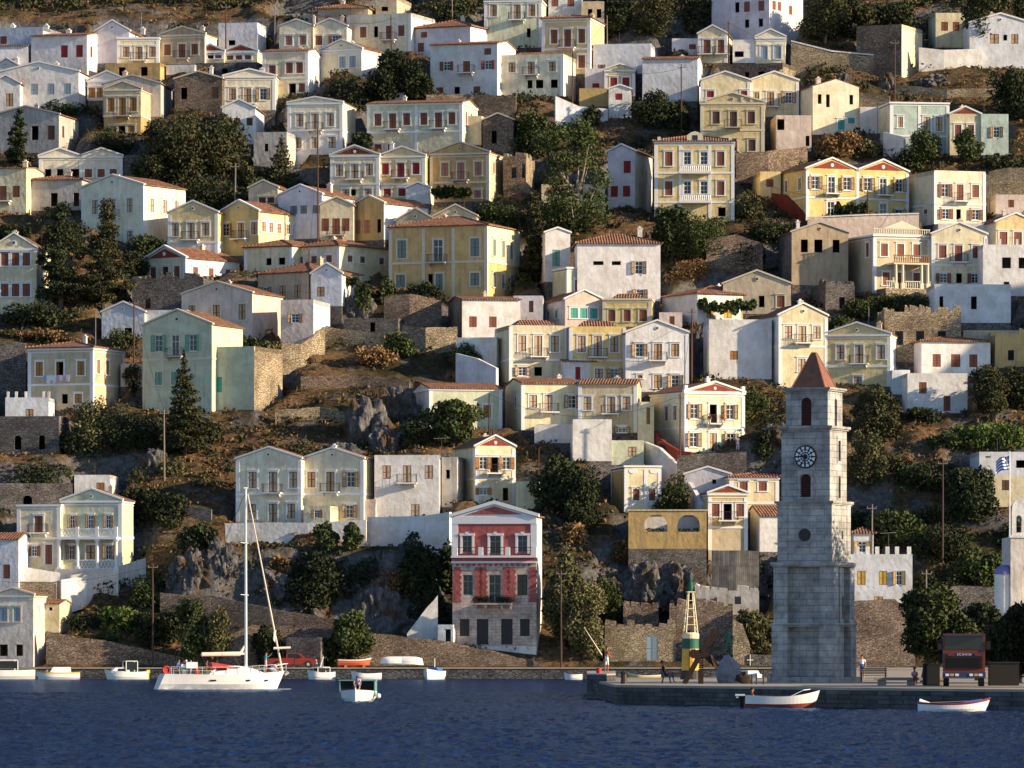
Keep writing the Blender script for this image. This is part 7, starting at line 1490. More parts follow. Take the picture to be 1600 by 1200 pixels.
# front-on motor boat in mid harbour
t = boat(560, 371, 4.6, 2.3, .68, -93, ['boat_teal', 'boat_white', 'boat_white', 'boat_white', 'dark_in'], 'motor boat with a dark canopy heading for the camera, man standing in it', sheer=.3, full=2.0)
b = MB(); z0, z1 = .68, 1.36
for sy in (-1, 1): b.box(-.7, 1.05, sy*1.12-.03, sy*1.12+.03, z0-.3, z1)
b.box(-.7, 1.1, -1.2, 1.2, z1, z1+.07); b.build('canopy_frame', 'boat_teal', t)
b = MB(); b.box(.75, .8, -1.07, -.28, z0-.1, z1); b.box(.75, .8, .24, 1.07, z0-.1, z1); b.box(.4, .46, -.27, .23, z0-.4, z1); b.build('canopy_window', 'c_black', t)
b = MB(); b.lathe([(0.03, -.17), (.14, -.1), (.17, 0), (.14, .1), (.03, .17)], 10); f_ = b.build('fender', 'c_white', t, (.9, 1.36, .4)); b = MB(); b.tube((2.32, 0, -.1), (2.40, 0, .92), .04); b.build('stem_post', 'boat_white', t)
pp = P(560, 0, 370); person((pp.x-.05, 369.5, .72), 0, 'kneel', 'lilac', 'lilac', 'man in pale shirt leaning over the front of the dark canopied boat', height=1.75)
# the red and white dinghy and the long blue-red rowing boat below the pier
t = boat(1223, 334.5, 4.3, 1.6, .68, -5, ['antifoul', 'antifoul', 'boat_white', 'boat_white', 'boat_wood'], 'white motor dinghy with a red bottom and an outboard under the pier', name='dinghy', sheer=.8, draft=.15)
outboard(t, -2.2, .35, 'c_black'); b = MB(); b.box(-2.75, -2.2, -.16, .16, .72, .82); b.box(-2.7, -2.3, -.13, .13, .60, .68); b.build('motor_stripe', 'c_white', t)
b = MB(); b.path([(.5, -.5, .7), (1.2, -.45, 1.05), (1.6, 0, 1.1), (1.2, .45, 1.05), (.5, .5, .7)], .025); b.build('bow_rail', 'trim_white', t)
pp = P(1180, 0, 334); person((pp.x-.1, 335.0, .02), 90, 'sit', 'brown', 'navy', 'man sitting at the stern of the red bottomed dinghy', skin='skin_tan', height=1.45)
t = boat(1491, 314, 4.0, 1.5, .50, 0, ['boat_teal', 'boat_white', 'boat_white', 'boat_red', 'boat_blue'], 'white rowing boat with maroon and blue rim moored under the pier at right', name='rowing_boat', sheer=1.0, trans=.45, draft=.1)
b = MB(); b.tube((-1.9, .1, .62), (-1.35, .05, .45), .13, .10, 8); b.build('fender', 'c_white', t); b = MB(); b.tube((-1.4, .2, .52), (1.0, .3, .62), .025); b.build('oar', 'boat_wood', t); b = MB(); b.hexa([(.4, -.6, .48), (1.6, -.35, .6), (1.6, .35, .6), (.4, .6, .48), (.6, -.4, .60), (1.5, -.2, .74), (1.5, .2, .74), (.6, .4, .60)]); b.build('boat_cover', 'boat_blue', t)

# ---------------------------------------------------------------- the yacht
D = 476.0; s = F/D; yx = lambda px: (px-349)/s; yz = lambda py: (1077-py)/s
yt = root('sailing_yacht', (P(349, 0, D).x, D, 0), R(14), 'white sailing yacht under bare mast, moving right with people on deck', 'sailing yacht')
mt = ['antifoul', 'boat_white', 'boat_white', 'boat_white', 'boat_white']
hb = hull(10.3, 3.3, 1.22, mt, sheer=.35, full=.6, trans=.72, draft=.3, rake=.10, rev=.0, inner=False, rim=.3, n=26)
# reversed transom: shear the stern so that it slopes out towards the water
hb.v = [(x-(max(0, -4.55-x)/.6)*(1.25-z)*.42 if x < -4.55 else x, y, z) for x, y, z in hb.v]
hb.build('hull', mt, yt, smooth=False)
for px, w_, hy in ((327, .5, 1.63), (383, .35, 1.50), (414, .28, 1.02)):
    b = MB(); b.box(yx(px)-w_/2, yx(px)+w_/2, -hy-.015, -hy+.2, yz(1064), yz(1061.8)); b.build('porthole', 'glass', yt)
b = MB(); pr = [(yx(322), 1.22), (yx(330), 1.62), (yx(350), 1.92), (yx(368), 1.95), (yx(390), 1.75), (yx(404), 1.50), (yx(412), 1.3)]
for (xa, za), (xb, zb) in zip(pr, pr[1:]): b.hexa([(xa, -1.05, 1.15), (xb, -1.0, 1.15), (xb, 1.0, 1.15), (xa, 1.05, 1.15), (xa, -.85, za), (xb, -.8, zb), (xb, .8, zb), (xa, .85, za)])
b.build('coachroof', 'boat_white', yt)
b = MB(); b.hexa([(yx(334), -1.0, 1.5), (yx(352), -.98, 1.6), (yx(352), .98, 1.6), (yx(334), 1.0, 1.5), (yx(336), -.9, 1.72), (yx(350), -.85, 1.8), (yx(350), .85, 1.8), (yx(336), .9, 1.72)]); b.build('cabin_window', 'glass', yt)
b = MB(); N = 8            # spray hood
for i in range(N):
    a0, a1 = math.pi*i/N, math.pi*(i+1)/N; f_ = lambda a, x, r, h_: (x, -r*math.cos(a), 1.75+h_*math.sin(a)**.7)
    b.quad([f_(a0, yx(328), 1.05, .50), f_(a1, yx(328), 1.05, .50), f_(a1, yx(372), .95, .15), f_(a0, yx(372), .95, .15)])
    b.quad([f_(a0, yx(328), 1.05, .50), f_(a1, yx(328), 1.05, .50), (yx(324), -1.05*math.cos(a1), 1.7), (yx(324), -1.05*math.cos(a0), 1.7)])
b.build('spray_hood', 'canvas_red', yt)
b = MB(); b.tube((yx(385), 0, 1.3), (yx(384.5), 0, yz(764)), .13, .10, 10)
for y in (850, 931): b.tube((yx(385), -1.0, yz(y)+.05), (yx(385), 1.0, yz(y)+.05), .035); b.tube((yx(385), -1.0, yz(y)+.05), (yx(372), -1.2, yz(y)+.1), .03)
b.box(yx(381), yx(388), -.1, .1, yz(763), yz(761.5)); b.build('mast', 'boat_white', yt)
b = MB(); b.tube((yx(384), 0, yz(1021.5)), (yx(313), -.15, yz(1023)), .09, .09); b.build('boom', 'boat_white', yt)
b = MB(); b.hexa([(yx(314), -.3, yz(1025)), (yx(378), -.15, yz(1024)), (yx(378), .15, yz(1024)), (yx(314), .0, yz(1025)), (yx(314), -.26, yz(1021)), (yx(381), -.12, yz(1011)), (yx(381), .12, yz(1011)), (yx(314), -.04, yz(1021))]); b.v = b.v
b = MB(); b.tube((yx(314), -.15, yz(1022.6)), (yx(376), 0, yz(1021.6)), .17, .19, 8); b.tube((yx(376), 0, yz(1021)), (yx(383), 0, yz(1008)), .16, .06, 6); b.build('sail_cover', 'canvas_cream', yt)
b = MB(); b.tube((yx(388), 0, yz(772)), (yx(443), 0, yz(1049)), .045, .085, 7); b.build('furled_sail', 'canvas_cream', yt)
b = MB(); top = (yx(386), 0, yz(765))
for q in ((yx(450), 0, yz(1050)), (yx(262), -.9, 1.3), (yx(262), .9, 1.3), (yx(381), -1.5, 1.3), (yx(381), 1.5, 1.3)): b.tube(top, q, .014, n=4)
b.tube((yx(313), -.15, yz(1023)), (yx(326), -.1, 1.6), .02, n=4); b.tube((yx(362), 0, yz(1022)), (yx(381), 0, 1.5), .05, n=5); b.build('rigging', 'iron', yt)
b = MB()
for sy in (-1, 1):
    pts = []
    for px in (262, 275, 292, 310, 330, 350, 370, 390, 410, 428, 440, 449):
        t_ = (yx(px)+5.15)/10.3; hw = 1.65*((.72+.28*math.sin(math.pi*.5*min(1, t_/.45))) if t_ < .45 else max(.02, 1-((t_-.45)/.55)**2.6))*.97; zd = 1.22*(1+.35*(t_-.45)**2*(2.2 if t_ > .45 else .8)); pts.append((yx(px), sy*hw, zd))
    for p in pts: b.tube(p, (p[0], p[1], p[2]+.62), .018, n=4)
    b.path([(p[0], p[1], p[2]+.62) for p in pts], .014, 4); b.path([(p[0], p[1], p[2]+.32) for p in pts], .010, 4)
    b.path([(yx(431), sy*.5, 1.95), (yx(452), 0, 2.12)], .03); b.path([(yx(431), sy*.5, 1.35), (yx(431), sy*.5, 1.95)], .03)
b.build('guard_rail', 'trim_white', yt)
b = MB(); b.lathe([(.28, -.06), (.36, 0), (.28, .06), (.2, 0)], 14); o_ = b.build('life_ring', 'canvas_red', yt, (yx(254.5), -1.1, 1.6)); o_.rotation_euler = (R(90), 0, 0)
b = MB(); b.box(yx(286), yx(304), -1.15, -1.05, 1.75, 2.25); b.build('spray_cloth', 'cloth_white', yt)
b = MB(); b.lathe([(.5, 0), (.5, .04)], 18); w_ = b.build('steering_wheel', 'trim_white', yt, (yx(297), 0, 1.9)); w_.rotation_euler = (0, R(90), 0)
b = MB(); b.tube((yx(440), .2, 1.4), (yx(452), 0, 1.45), .08, .05); b.hexa([(yx(448), -.05, 1.1), (yx(454), -.05, 1.3), (yx(454), .05, 1.3), (yx(448), .05, 1.1), (yx(446), -.05, 1.3), (yx(453), -.05, 1.45), (yx(453), .05, 1.45), (yx(446), .05, 1.3)]); b.build('anchor', 'trim_gray', yt)
b = MB(); b.hexa([(yx(427), -.4, yz(1000)), (yx(430), -.4, yz(1004)), (yx(430), -.38, yz(1004)), (yx(427), -.38, yz(1000)), (yx(428), -.4, yz(987)), (yx(432), -.4, yz(984)), (yx(432), -.38, yz(984)), (yx(428), -.38, yz(987))]); b.build('courtesy_flag', 'cloth_white', yt)
b = MB(); b.tube((yx(427), -.55, yz(1013)), (yx(454), -.55, yz(1012)), .10, n=8); b.build('rolled_awning', 'canvas_cream', yt)
Y0 = P(349, 0, D); c14, s14 = math.cos(R(14)), math.sin(R(14)); dk = lambda px, y, z: (Y0.x+yx(px)*c14-y*s14, D+yx(px)*s14+y*c14, z)
person(dk(275, -.8, .75), 60, 'stand', 'blue', 'navy', 'person in a blue and white top standing at the yacht stern', skin='skin')
person(dk(282.5, -.9, .65), 40, 'stand', 'white', 'teal', 'person in a white shirt standing in the yacht cockpit', skin='skin_tan')
person(dk(304, -.9, .70), 70, 'sit', 'red', 'red', 'person in red sitting in the yacht cockpit', height=1.7, skin='skin_tan')
person(dk(321, -.6, 1.05), 80, 'sit', 'brown', 'yellow', 'sunburnt person sitting under the red spray hood', height=1.7, skin='skin_tan')
person(dk(291, .3, .7), -20, 'stand', 'pink', 'white', 'person with a white hat behind the yacht steering wheel', hairm='white', height=1.7)
person(dk(415.5, -.3, 1.30), 80, 'arm_up', 'teal', 'pink', 'man in a teal shirt standing at the yacht bow with a raised arm', shorts=True)
person(dk(425, -.35, 1.30), 75, 'kneel', 'lilac', 'white', 'person in a pale shirt bending over the yacht foredeck')
# ripples of foam along the yacht
b = MB()
for i in range(46):
    x = rng.uniform(-5.2, 5.4); y = -1.7-rng.random()*.8; w_ = rng.uniform(.1, .45); b.extz([(x-w_, y), (x, y-.07), (x+w_, y), (x, y+.07)], .02, .05)
tag(b.build('bow_foam', 'c_white', loc=(Y0.x, D, 0)), 'thin white foam along the yacht waterline', 'foam', kind='stuff')

# ---------------------------------------------------------------- fisherman, sitter, strollers, balcony guests
D = pierD(1052, 1.72); f = P(948, 0, D); person((f.x, D, 1.72), 115, 'fish', 'skin_tan', 'white', 'bare chested man in white shorts fishing from the pier tip', skin='skin_tan', height=1.86, shorts=True)
rt = Vector((f.x-.32, D-.05, 1.72+1.22)); tip = Vector((P(912, 980, D).x, D-1.5, P(912, 980, D).z))
b = MB(); b.tube((0, 0, 0), tip-rt, .055, .018, 6); o_ = b.build('fishing_rod', 'canvas_cream'); o_.location = rt; tag(o_, 'long pale fishing rod held up by the man on the pier tip', 'fishing rod')
b = MB(); b.lathe([(.17, 0), (.2, .35), (.21, .36)], 12); o_ = b.build('bucket', 'canvas_red'); o_.location = (f.x-.55, D-.2, 1.72); tag(o_, 'red bucket at the feet of the fisherman', 'bucket')
p = P(1040, 0, 372); person((p.x, 372, 1.22), 95, 'sit_crossed', 'black', 'navy', 'man with crossed legs reclining on a chair near the pier edge', skin='skin_tan', height=1.85)
ch = root('chair', (p.x+.05, 372, 1.2), R(95), 'metal chair under the man with crossed legs', 'chair'); b = MB(); b.box(-.25, .25, -.25, .25, .38, .43); b.build('seat', 'iron', ch); b = MB(); b.hexa([(-.25, .2, .43), (.25, .2, .43), (.25, .24, .43), (-.25, .24, .43), (-.25, .38, .95), (.25, .38, .95), (.25, .42, .95), (-.25, .42, .95)]); b.build('backrest', 'iron', ch)
for sx in (-1, 1):
    for sy in (-1, 1): b = MB(); b.tube((sx*.2, sy*.2, .38), (sx*.24, sy*.28, 0), .025); b.build('leg', 'iron', ch)
D = 410; p = P(1347, 0, D); person((p.x, D, 1.2), -10, 'stand', 'white', 'blue', 'girl in a white top and blue skirt right of the clock tower', height=1.75, shorts=True)
D = 352; p = P(1429, 0, D); person((p.x, D, 1.25), 0, 'sit', 'pink', 'red', 'child in pink sitting on the stone bench by the plaza tree', height=1.3)
b = MB(); b.box(-2.3, 2.3, -.28, .28, .30, .48); b.box(-2.1, -1.6, -.22, .22, 0, .30); b.box(1.6, 2.1, -.22, .22, 0, .30); b.box(-.3, .3, -.22, .22, 0, .3); o_ = b.build('stone_bench', 'quay_top'); p = P(1425, 0, 353); o_.location = (p.x, 353, 1.2); tag(o_, 'long low stone bench at the edge of the plaza', 'bench')
for px, D, lab in ((1365, 385, 'iron bench with curled arms right of the tower base'),):
    t = root('bench', (P(px, 0, D).x, D, 1.2), 0, lab, 'bench')
    for i in range(4): b = MB(); b.box(-.9, .9, -.25+i*.13, -.16+i*.13, .42, .46); b.build('seat_slat', 'boat_wood', t)
    for i in range(3): b = MB(); b.box(-.9, .9, .28, .32, .55+i*.14, .64+i*.14); b.build('back_slat', 'boat_wood', t)
    for sx in (-.8, .8): b = MB(); b.path([(sx, -.25, 0), (sx, -.25, .6), (sx, .3, .62), (sx, .3, 0)], .03); b.path([(sx, .3, .6), (sx, .32, .98)], .03); b.build('leg_frame', 'iron', t)
h = find('two people on its balcony'); M4 = Matrix.Translation(h['org']) @ Matrix.Rotation(h['phi'], 4, 'Z'); zb = (h['yb']-663)/h['s']
for px, c1, c2, lab in ((1106, 'brown', 'white', 'dark haired person at the left end of the villa balcony'), (1126, 'red', 'white', 'person in red at the right end of the villa balcony')): person(M4 @ Vector((hx(h, px), -.55, zb-.1)), -10, 'sit', c1, c2, lab, skin='skin_tan', height=1.8)
p = M4 @ Vector((hx(h, 1138), -2.6, .0)); person(p, 20, 'stand', 'white', 'white', 'person in white standing on the terrace of the balcony villa', skin='skin_tan', height=1.85)

# ---------------------------------------------------------------- light beacon
D = 412.0; s = F/D; lb = root('light_beacon', (P(1079, 0, D).x, D, 1.2), R(12), 'yellow and green harbour light beacon with a lattice top', 'beacon'); z = lambda y: (1062-y)/s
simple('beacon_yellow', (.66, .40, .07), .6, var=.3); simple('beacon_green', (.015, .11, .075), .6, var=.2); simple('beacon_cream', (.75, .66, .45), .7, var=.2)
b = MB(); b.lathe([(.74, 0), (.74, z(1050)), (.68, z(1048))], 20); b.build('base', 'iron', lb)
b = MB(); b.lathe([(.66, z(1048)), (.60, z(1014))], 20); b.build('drum', 'beacon_yellow', lb); b = MB(); b.lathe([(.606, z(1014)), (.60, z(998))], 20); b.build('band', 'beacon_green', lb); b = MB(); b.lathe([(.61, z(998)), (.61, z(991)), (.5, z(988.5))], 20); b.build('cap', 'beacon_cream', lb)
for sx in (-1, 1):
    for sy in (-1, 1): b = MB(); b.tube((sx*.42, sy*.42, z(989)), (sx*.17, sy*.17, z(926)), .045, n=5); b.build('leg', 'beacon_cream', lb)
b = MB(); n = 5
for i in range(n):
    t0, t1 = i/n, (i+1)/n; r0_, r1_ = .42-.25*t0, .42-.25*t1; za, zb_ = z(989)+(z(926)-z(989))*t0, z(989)+(z(926)-z(989))*t1
    for k in range(4):
        c0 = [(-1, -1), (1, -1), (1, 1), (-1, 1)][k]; c1 = [(-1, -1), (1, -1), (1, 1), (-1, 1)][(k+1) % 4]
        b.tube((c0[0]*r1_, c0[1]*r1_, zb_), (c1[0]*r1_, c1[1]*r1_, zb_), .028, n=4)
        if k % 2: b.tube((c0[0]*r0_, c0[1]*r0_, za), (c1[0]*r1_, c1[1]*r1_, zb_), .025, n=4)
b.box(-.28, .28, -.28, .28, z(926), z(924.5)); b.build('lattice', 'beacon_cream', lb)
b = MB(); b.lathe([(.16, z(924)), (.2, z(920)), (.2, z(912)), (.12, z(909)), (.15, z(906.5)), (.02, z(903))], 12); b.build('lantern', 'beacon_green', lb)
b = MB(); b.tube((-.25, -.66, .1), (-.25, -.64, z(1015)), .03); b.build('ladder_pipe', 'iron', lb)

# ---------------------------------------------------------------- monument anchor, bronze figure on a rock, bollards
D = 366.0; s = F/D; ax_ = lambda px: (px-1096)/s; az = lambda py: (1068-py)/s; simple('rust', (.030, .018, .013), .85, var=.4, scale=6)
an = root('anchor_monument', (P(1096, 0, D).x, D, 1.2), 0, 'huge rusty anchor propped up on the pier', 'anchor')
b = MB()
def beam(b, p, q, w_, m=0):
    p, q = Vector(p), Vector(q); d = (q-p).normalized(); u_ = Vector((-d.z, 0, d.x))*w_; v_ = Vector((0, w_*1.1, 0)); b.hexa([p-u_-v_, p+u_-v_, p+u_+v_, p-u_+v_, q-u_-v_, q+u_-v_, q+u_+v_, q-u_+v_], m)
beam(b, (ax_(1069), 0, az(1068)), (ax_(1096), 0, az(1019)), .16); beam(b, (ax_(1096), -.2, az(1018)), (ax_(1117), -.2, az(982)), .10); beam(b, (ax_(1098), .25, az(1018)), (ax_(1124), .25, az(984)), .10); b.build('shank', 'rust', an)
b = MB(); beam(b, (ax_(1084), 0, az(1023)), (ax_(1100), 0, az(1019)), .26); beam(b, (ax_(1098), 0, az(1020)), (ax_(1122), 0, az(1042)), .17); b.tube((ax_(1084), -.35, az(1021)), (ax_(1084), .35, az(1021)), .3, .3, 10); b.build('crown', 'rust', an)
b = MB(); b.hexa([(ax_(1116), -.35, az(1043)), (ax_(1124), -.1, az(1044)), (ax_(1124), .1, az(1044)), (ax_(1116), .35, az(1043)), (ax_(1110), -.3, az(1024)), (ax_(1112), -.05, az(1022)), (ax_(1112), .05, az(1022)), (ax_(1110), .3, az(1024))]); b.build('fluke', 'rust', an)
b = MB()
for px in (1093, 1097): 
    for i in range(12): b.tube((ax_(px+.6*(i % 2)), -.1, az(1024+i*3.4)), (ax_(px+.6*((i+1) % 2)), -.1, az(1026.6+i*3.4)), .075, n=5)
b.build('chain', 'rust', an); b = MB(); b.box(ax_(1091), ax_(1099), -.2, .25, 0, az(1046)); b.build('support', 'rust', an)
bm = bmesh.new(); bmesh.ops.create_icosphere(bm, subdivisions=4, radius=1)
for v in bm.verts:
    p = v.co.copy(); d = mnoise.fractal(p*1.7+Vector((9, 4, 1)), 1, 2, 4)*.16; zz_ = p.z*(1+d); v.co = Vector((p.x*(1+d)*(.78-.12*zz_), p.y*(1+d)*.7, max(0, (zz_+.75)*1.05)))
me = bpy.data.meshes.new('rock_pedestal'); bm.to_mesh(me); bm.free(); simple('pale_rock', (.24, .24, .26), .9, var=.4, scale=2); me.materials.append(M['pale_rock'])
D = 372.0; s = F/D; o_ = inst('rock_pedestal', me); o_.location = (P(1138, 0, D).x, D, 1.15); tag(o_, 'pale boulder carrying the bronze figure on the pier', 'rock')
f_ = person((P(1139, 0, D).x, D, 1.2+(1067-1028)/s-.02), -25, 'statue', 'bronze', 'bronze', 'slim green bronze figure standing on the pale boulder', skin='bronze', hairm='bronze', height=1.95, name='statue', cat='statue')
b = MB(); b.box(-.02, .02, -.55, -.5, -.1, .35); o_ = MB()
D = 366; bm = bmesh.new(); bmesh.ops.create_icosphere(bm, subdivisions=3, radius=1)
for v in bm.verts: d = mnoise.fractal(v.co*2, 1, 2, 3)*.15; v.co = Vector((v.co.x*(.5+d), v.co.y*.4, max(0, v.co.z+.3)*(.55+d)))
me = bpy.data.meshes.new('net_heap'); bm.to_mesh(me); bm.free(); me.materials.append(M['rust']); o_ = inst('net_heap', me); o_.location = (P(1159, 0, D).x, D, 1.2); o_.rotation_euler = (0, R(25), 0); tag(o_, 'dark brown heap of nets right of the boulder', 'nets')
for px, D, hh, lab in ((1175, 362, .62, 'thin iron post right of the net heap, leftmost of three'), (1182, 362, .66, 'knobbly iron post in the middle of three by the pier edge'), (1193, 362, .62, 'thin iron post nearest the clock tower'), (975, 366, .85, 'stout dark bollard near the raised pier block')):
    b = MB(); r_ = .22 if px == 975 else .06; b.lathe([(r_, 0), (r_*.8, hh*.7), (r_*1.1, hh*.85), (r_*.3, hh)], 10); o_ = b.build('bollard', 'iron'); o_.location = (P(px, 0, D).x, D, 1.2); tag(o_, lab, 'bollard')

# ---------------------------------------------------------------- pickup, lorry
simple('paint_red', (.30, .03, .02), .35, var=.08, spec=.5); simple('tyre', (.02, .02, .02), .9); simple('lorry_orange', (.20, .03, .01), .4, spec=.5)
def wheel(par, x, y, r, w_, ax='y'):
    b = MB(); b.tube((x, y-w_/2, r), (x, y+w_/2, r), r, r, 18); q = b.build('wheel', 'tyre', par); b = MB(); b.tube((x, y-w_/2-.01, r), (x, y+w_/2+.01, r), r*.5, r*.5, 12); b.build('rim', 'trim_gray', q)
pk = root('pickup_truck', (P(457, 0, 624).x, 623.6, 1.2), 0, 'red pickup truck parked on the quay behind the yacht bow', 'pickup truck')
b = MB(); pf = [(-2.6, .35), (2.55, .35), (2.62, .62), (2.55, .92), (1.35, 1.05), (.75, 1.58), (-.55, 1.60), (-.68, 1.02), (-2.6, .98)]; b.prism(pf, -.85, .85); b.build('body', 'paint_red', pk)
b = MB(); b.prism([(-.42, 1.06), (.16, 1.06), (.16, 1.50), (-.40, 1.50)], -.87, .87); b.build('window', 'glass', pk); b = MB(); b.prism([(.24, 1.06), (1.08, 1.06), (.68, 1.50), (.24, 1.50)], -.87, .87); b.build('window', 'glass', pk)
b = MB(); b.box(-2.5, -.75, -.70, .70, .982, 1.0); b.build('load_bed', 'c_black', pk); b = MB(); b.box(2.5, 2.7, -.8, .8, .38, .55); b.build('bumper', 'trim_gray', pk)
for sy in (-.6, .6): b = MB(); b.box(2.55, 2.62, sy-.15, sy+.15, .68, .85); b.build('headlight', 'clock_white', pk)
b = MB(); b.box(.28, .30, -.875, -.85, .45, 1.0); b.box(.85, .95, -.98, -.86, 1.1, 1.22); b.build('mirror', 'c_black', pk)
for x in (-1.6, 1.75):
    for sy in (-.8, .8): wheel(pk, x, sy, .36, .22)
D = 343.0; s = F/D; lo = root('lorry', (P(1507, 0, D).x, D+.3, 1.2), R(-4), 'big orange red lorry facing the harbour in the shade of the plaza tree', 'lorry')
b = MB(); b.box(-1.25, 1.25, 0, 2.0, .85, 3.15); b.build('cab', 'lorry_orange', lo)
b = MB(); b.hexa([(-1.16, -.03, 2.2), (1.16, -.03, 2.2), (1.16, .0, 2.2), (-1.16, .0, 2.2), (-1.12, -.02, 3.0), (1.12, -.02, 3.0), (1.12, .0, 3.0), (-1.12, .0, 3.0)]); b.box(1.251, 1.27, .25, 1.2, 2.1, 2.95); b.box(-1.27, -1.251, .25, 1.2, 2.1, 2.95); b.build('windscreen', 'glass', lo)
b = MB(); b.box(-1.1, 1.1, -.06, -.001, 1.08, 1.78); 
for i in range(6): b.box(-1.05, 1.05, -.10, -.061, 1.12+i*.11, 1.17+i*.11)
b.build('grille', 'c_black', lo); b = MB(); b.box(-1.15, 1.15, -.05, -.001, 1.80, 2.0); b.build('name_panel', 'c_navy', lo)
cv = bpy.data.curves.new('lettering', 'FONT'); cv.body = 'SCANIA'; cv.size = .2; cv.align_x = 'CENTER'; cv.align_y = 'CENTER'; cv.extrude = .008; cv.space_character = 1.3
ob = bpy.data.objects.new('tmp', cv); C.objects.link(ob); dg = bpy.context.evaluated_depsgraph_get(); tm = bpy.data.meshes.new_from_object(ob.evaluated_get(dg)); bpy.data.objects.remove(ob); tm.materials.clear(); tm.materials.append(M['clock_white']); o_ = inst('lettering', tm, lo, (0, -.062, 1.9)); o_.rotation_euler = (R(90), 0, 0)
b = MB(); b.box(-1.28, 1.28, -.15, .5, .50, .849); b.build('bumper', 'c_navy', lo)
for x, m_ in ((-1.0, 'clock_white'), (-.72, 'beacon_yellow'), (.98, 'clock_white'), (.72, 'beacon_yellow'), (-.42, 'clock_white'), (.42, 'clock_white')): b = MB(); b.box(x-.11, x+.11, -.18, -.151, .62, .76); b.build('headlight', m_, lo)
for x in (-.8, .8): b = MB(); b.box(x-.16, x+.16, -.08, -.052, 1.83, 1.96); b.build('indicator', 'lorry_orange', lo)
b = MB(); b.box(-1.2, 1.2, -.35, .1, 3.0, 3.1); b.build('sun_visor', 'c_navy', lo); b = MB(); b.box(-1.25, 1.25, 2.2, 7.5, 1.1, 3.0); b.build('load_body', 'c_navy', lo); b = MB(); b.box(-.5, .5, .3, 7.3, .6, 1.09); b.build('chassis', 'c_black', lo)
for sx in (-1.45, 1.45): b = MB(); b.box(sx-.12, sx+.12, -.1, 0, 2.2, 2.7); b.build('mirror', 'c_black', lo)
for yy in (1.0, 5.6):
    for sx in (-1.05, 1.05): b = MB(); b.tube((sx-.16, yy, .5), (sx+.16, yy, .5), .5, .5, 18); b.build('wheel', 'tyre', lo)
b = MB(); b.box(-.9, .9, -.5, .5, 0, 1.35); b.box(-.95, .95, -.55, .55, 1.35, 1.45); o_ = b.build('refuse_container', 'c_black'); o_.location = (P(1568, 0, 350).x, 350, 1.2); tag(o_, 'black refuse container right of the lorry', 'container')
b = MB(); b.box(-.5, .5, -.4, .4, 0, 1.25); b.box(-.52, .52, -.42, .42, 1.25, 1.32); o_ = b.build('refuse_container', 'c_black'); o_.location = (P(1455, 0, 352).x, 352, 1.2); tag(o_, 'black bin between the plaza tree and the lorry', 'container')

# ---------------------------------------------------------------- chapel with belfry and drum at the right edge, flag
D = 560.0; s = F/D; z = lambda y: (1048-y)/s
cp = root('chapel', (P(1579, 0, D).x, D, 1.2), R(2), 'white chapel with arched belfry and violet domed apse at the right edge', 'chapel')
simple('dome_violet', (.20, .19, .42), .6); x_ = lambda px: (px-1579)/s
b = MB(); facade(b, (0, 0, 0), (1, 0, 0), x_(1660), 0, z(838), [(x_(1597), x_(1640), z(960), z(875), True)], 0, dep=.6); b.box(0, x_(1660), .61, 7, 0, z(840)); b.build('wall', 'plaster_Wx', cp)
b = MB(); x0, x1 = x_(1581), x_(1607); facade(b, (x0, 0, 0), (1, 0, 0), x1-x0, z(838), z(800), [(x_(1588)-x0, x_(1596.5)-x0, z(833), z(806), True)], 0, dep=.6); facade(b, (x1, .6, 0), (-1, 0, 0), x1-x0, z(838), z(800), [(x1-x_(1596.5), x1-x_(1588), z(833), z(806), True)], 0, dep=.01)
b.box(x0-.25, x1+.25, -.12, .72, z(841), z(838)+.05); b.prism([(x0+(x1-x0)*(.5-.5*math.cos(t*math.pi/10)), z(800)+1.35*math.sin(t*math.pi/10)) for t in range(11)], 0, .6); b.tube((x0, .3, z(838)), (x0, .3, z(800)), .02); b.box(x0, x0+.05, .01, .59, z(838), z(800)); b.box(x1-.05, x1, .01, .59, z(838), z(800)); b.build('belfry', 'plaster_W', cp)
b = MB(); b.lathe([(.05, 0), (.28, .05), (.2, .3), (.12, .42)], 12); b.build('bell', 'c_bronze', cp, ((x_(1592)), .3, z(815)))
b = MB(); b.lathe([(1.06, 0), (1.06, z(898))], 24, c=(x_(1573), 1.2)); b.build('apse', 'plaster_W', cp); b = MB(); b.lathe([(1.14, z(898))]+[(1.1*math.cos(t*math.pi/16), z(898)+.95*math.sin(t*math.pi/16)) for t in range(8)]+[(.02, z(884))], 24, c=(x_(1573), 1.2)); b.build('dome', 'dome_violet', cp)
D = 566.0; s = F/D; fp = root('flagpole', (P(1577.5, 0, D).x, D, 1.2), 0, 'tall white pole with a blue and white striped flag by the chapel', 'flagpole')
b = MB(); b.tube((0, 0, 0), (0, 0, (1047-705)/s), .09, .06, 8); b.build('pole', 'trim_white', fp); simple('flag_blue', (.03, .09, .38), .8)
b = MB(); nx_, nz_ = 27, 9; z1 = (1047-712)/s; Hf = 1.35; Lf = 2.0
def fpnt(u_, v_): return (-u_*Lf*.66-.02, .16*math.sin(u_*8+v_*1.5)-.1*u_, z1-v_*Hf-u_*u_*.55-.07*math.sin(u_*7))
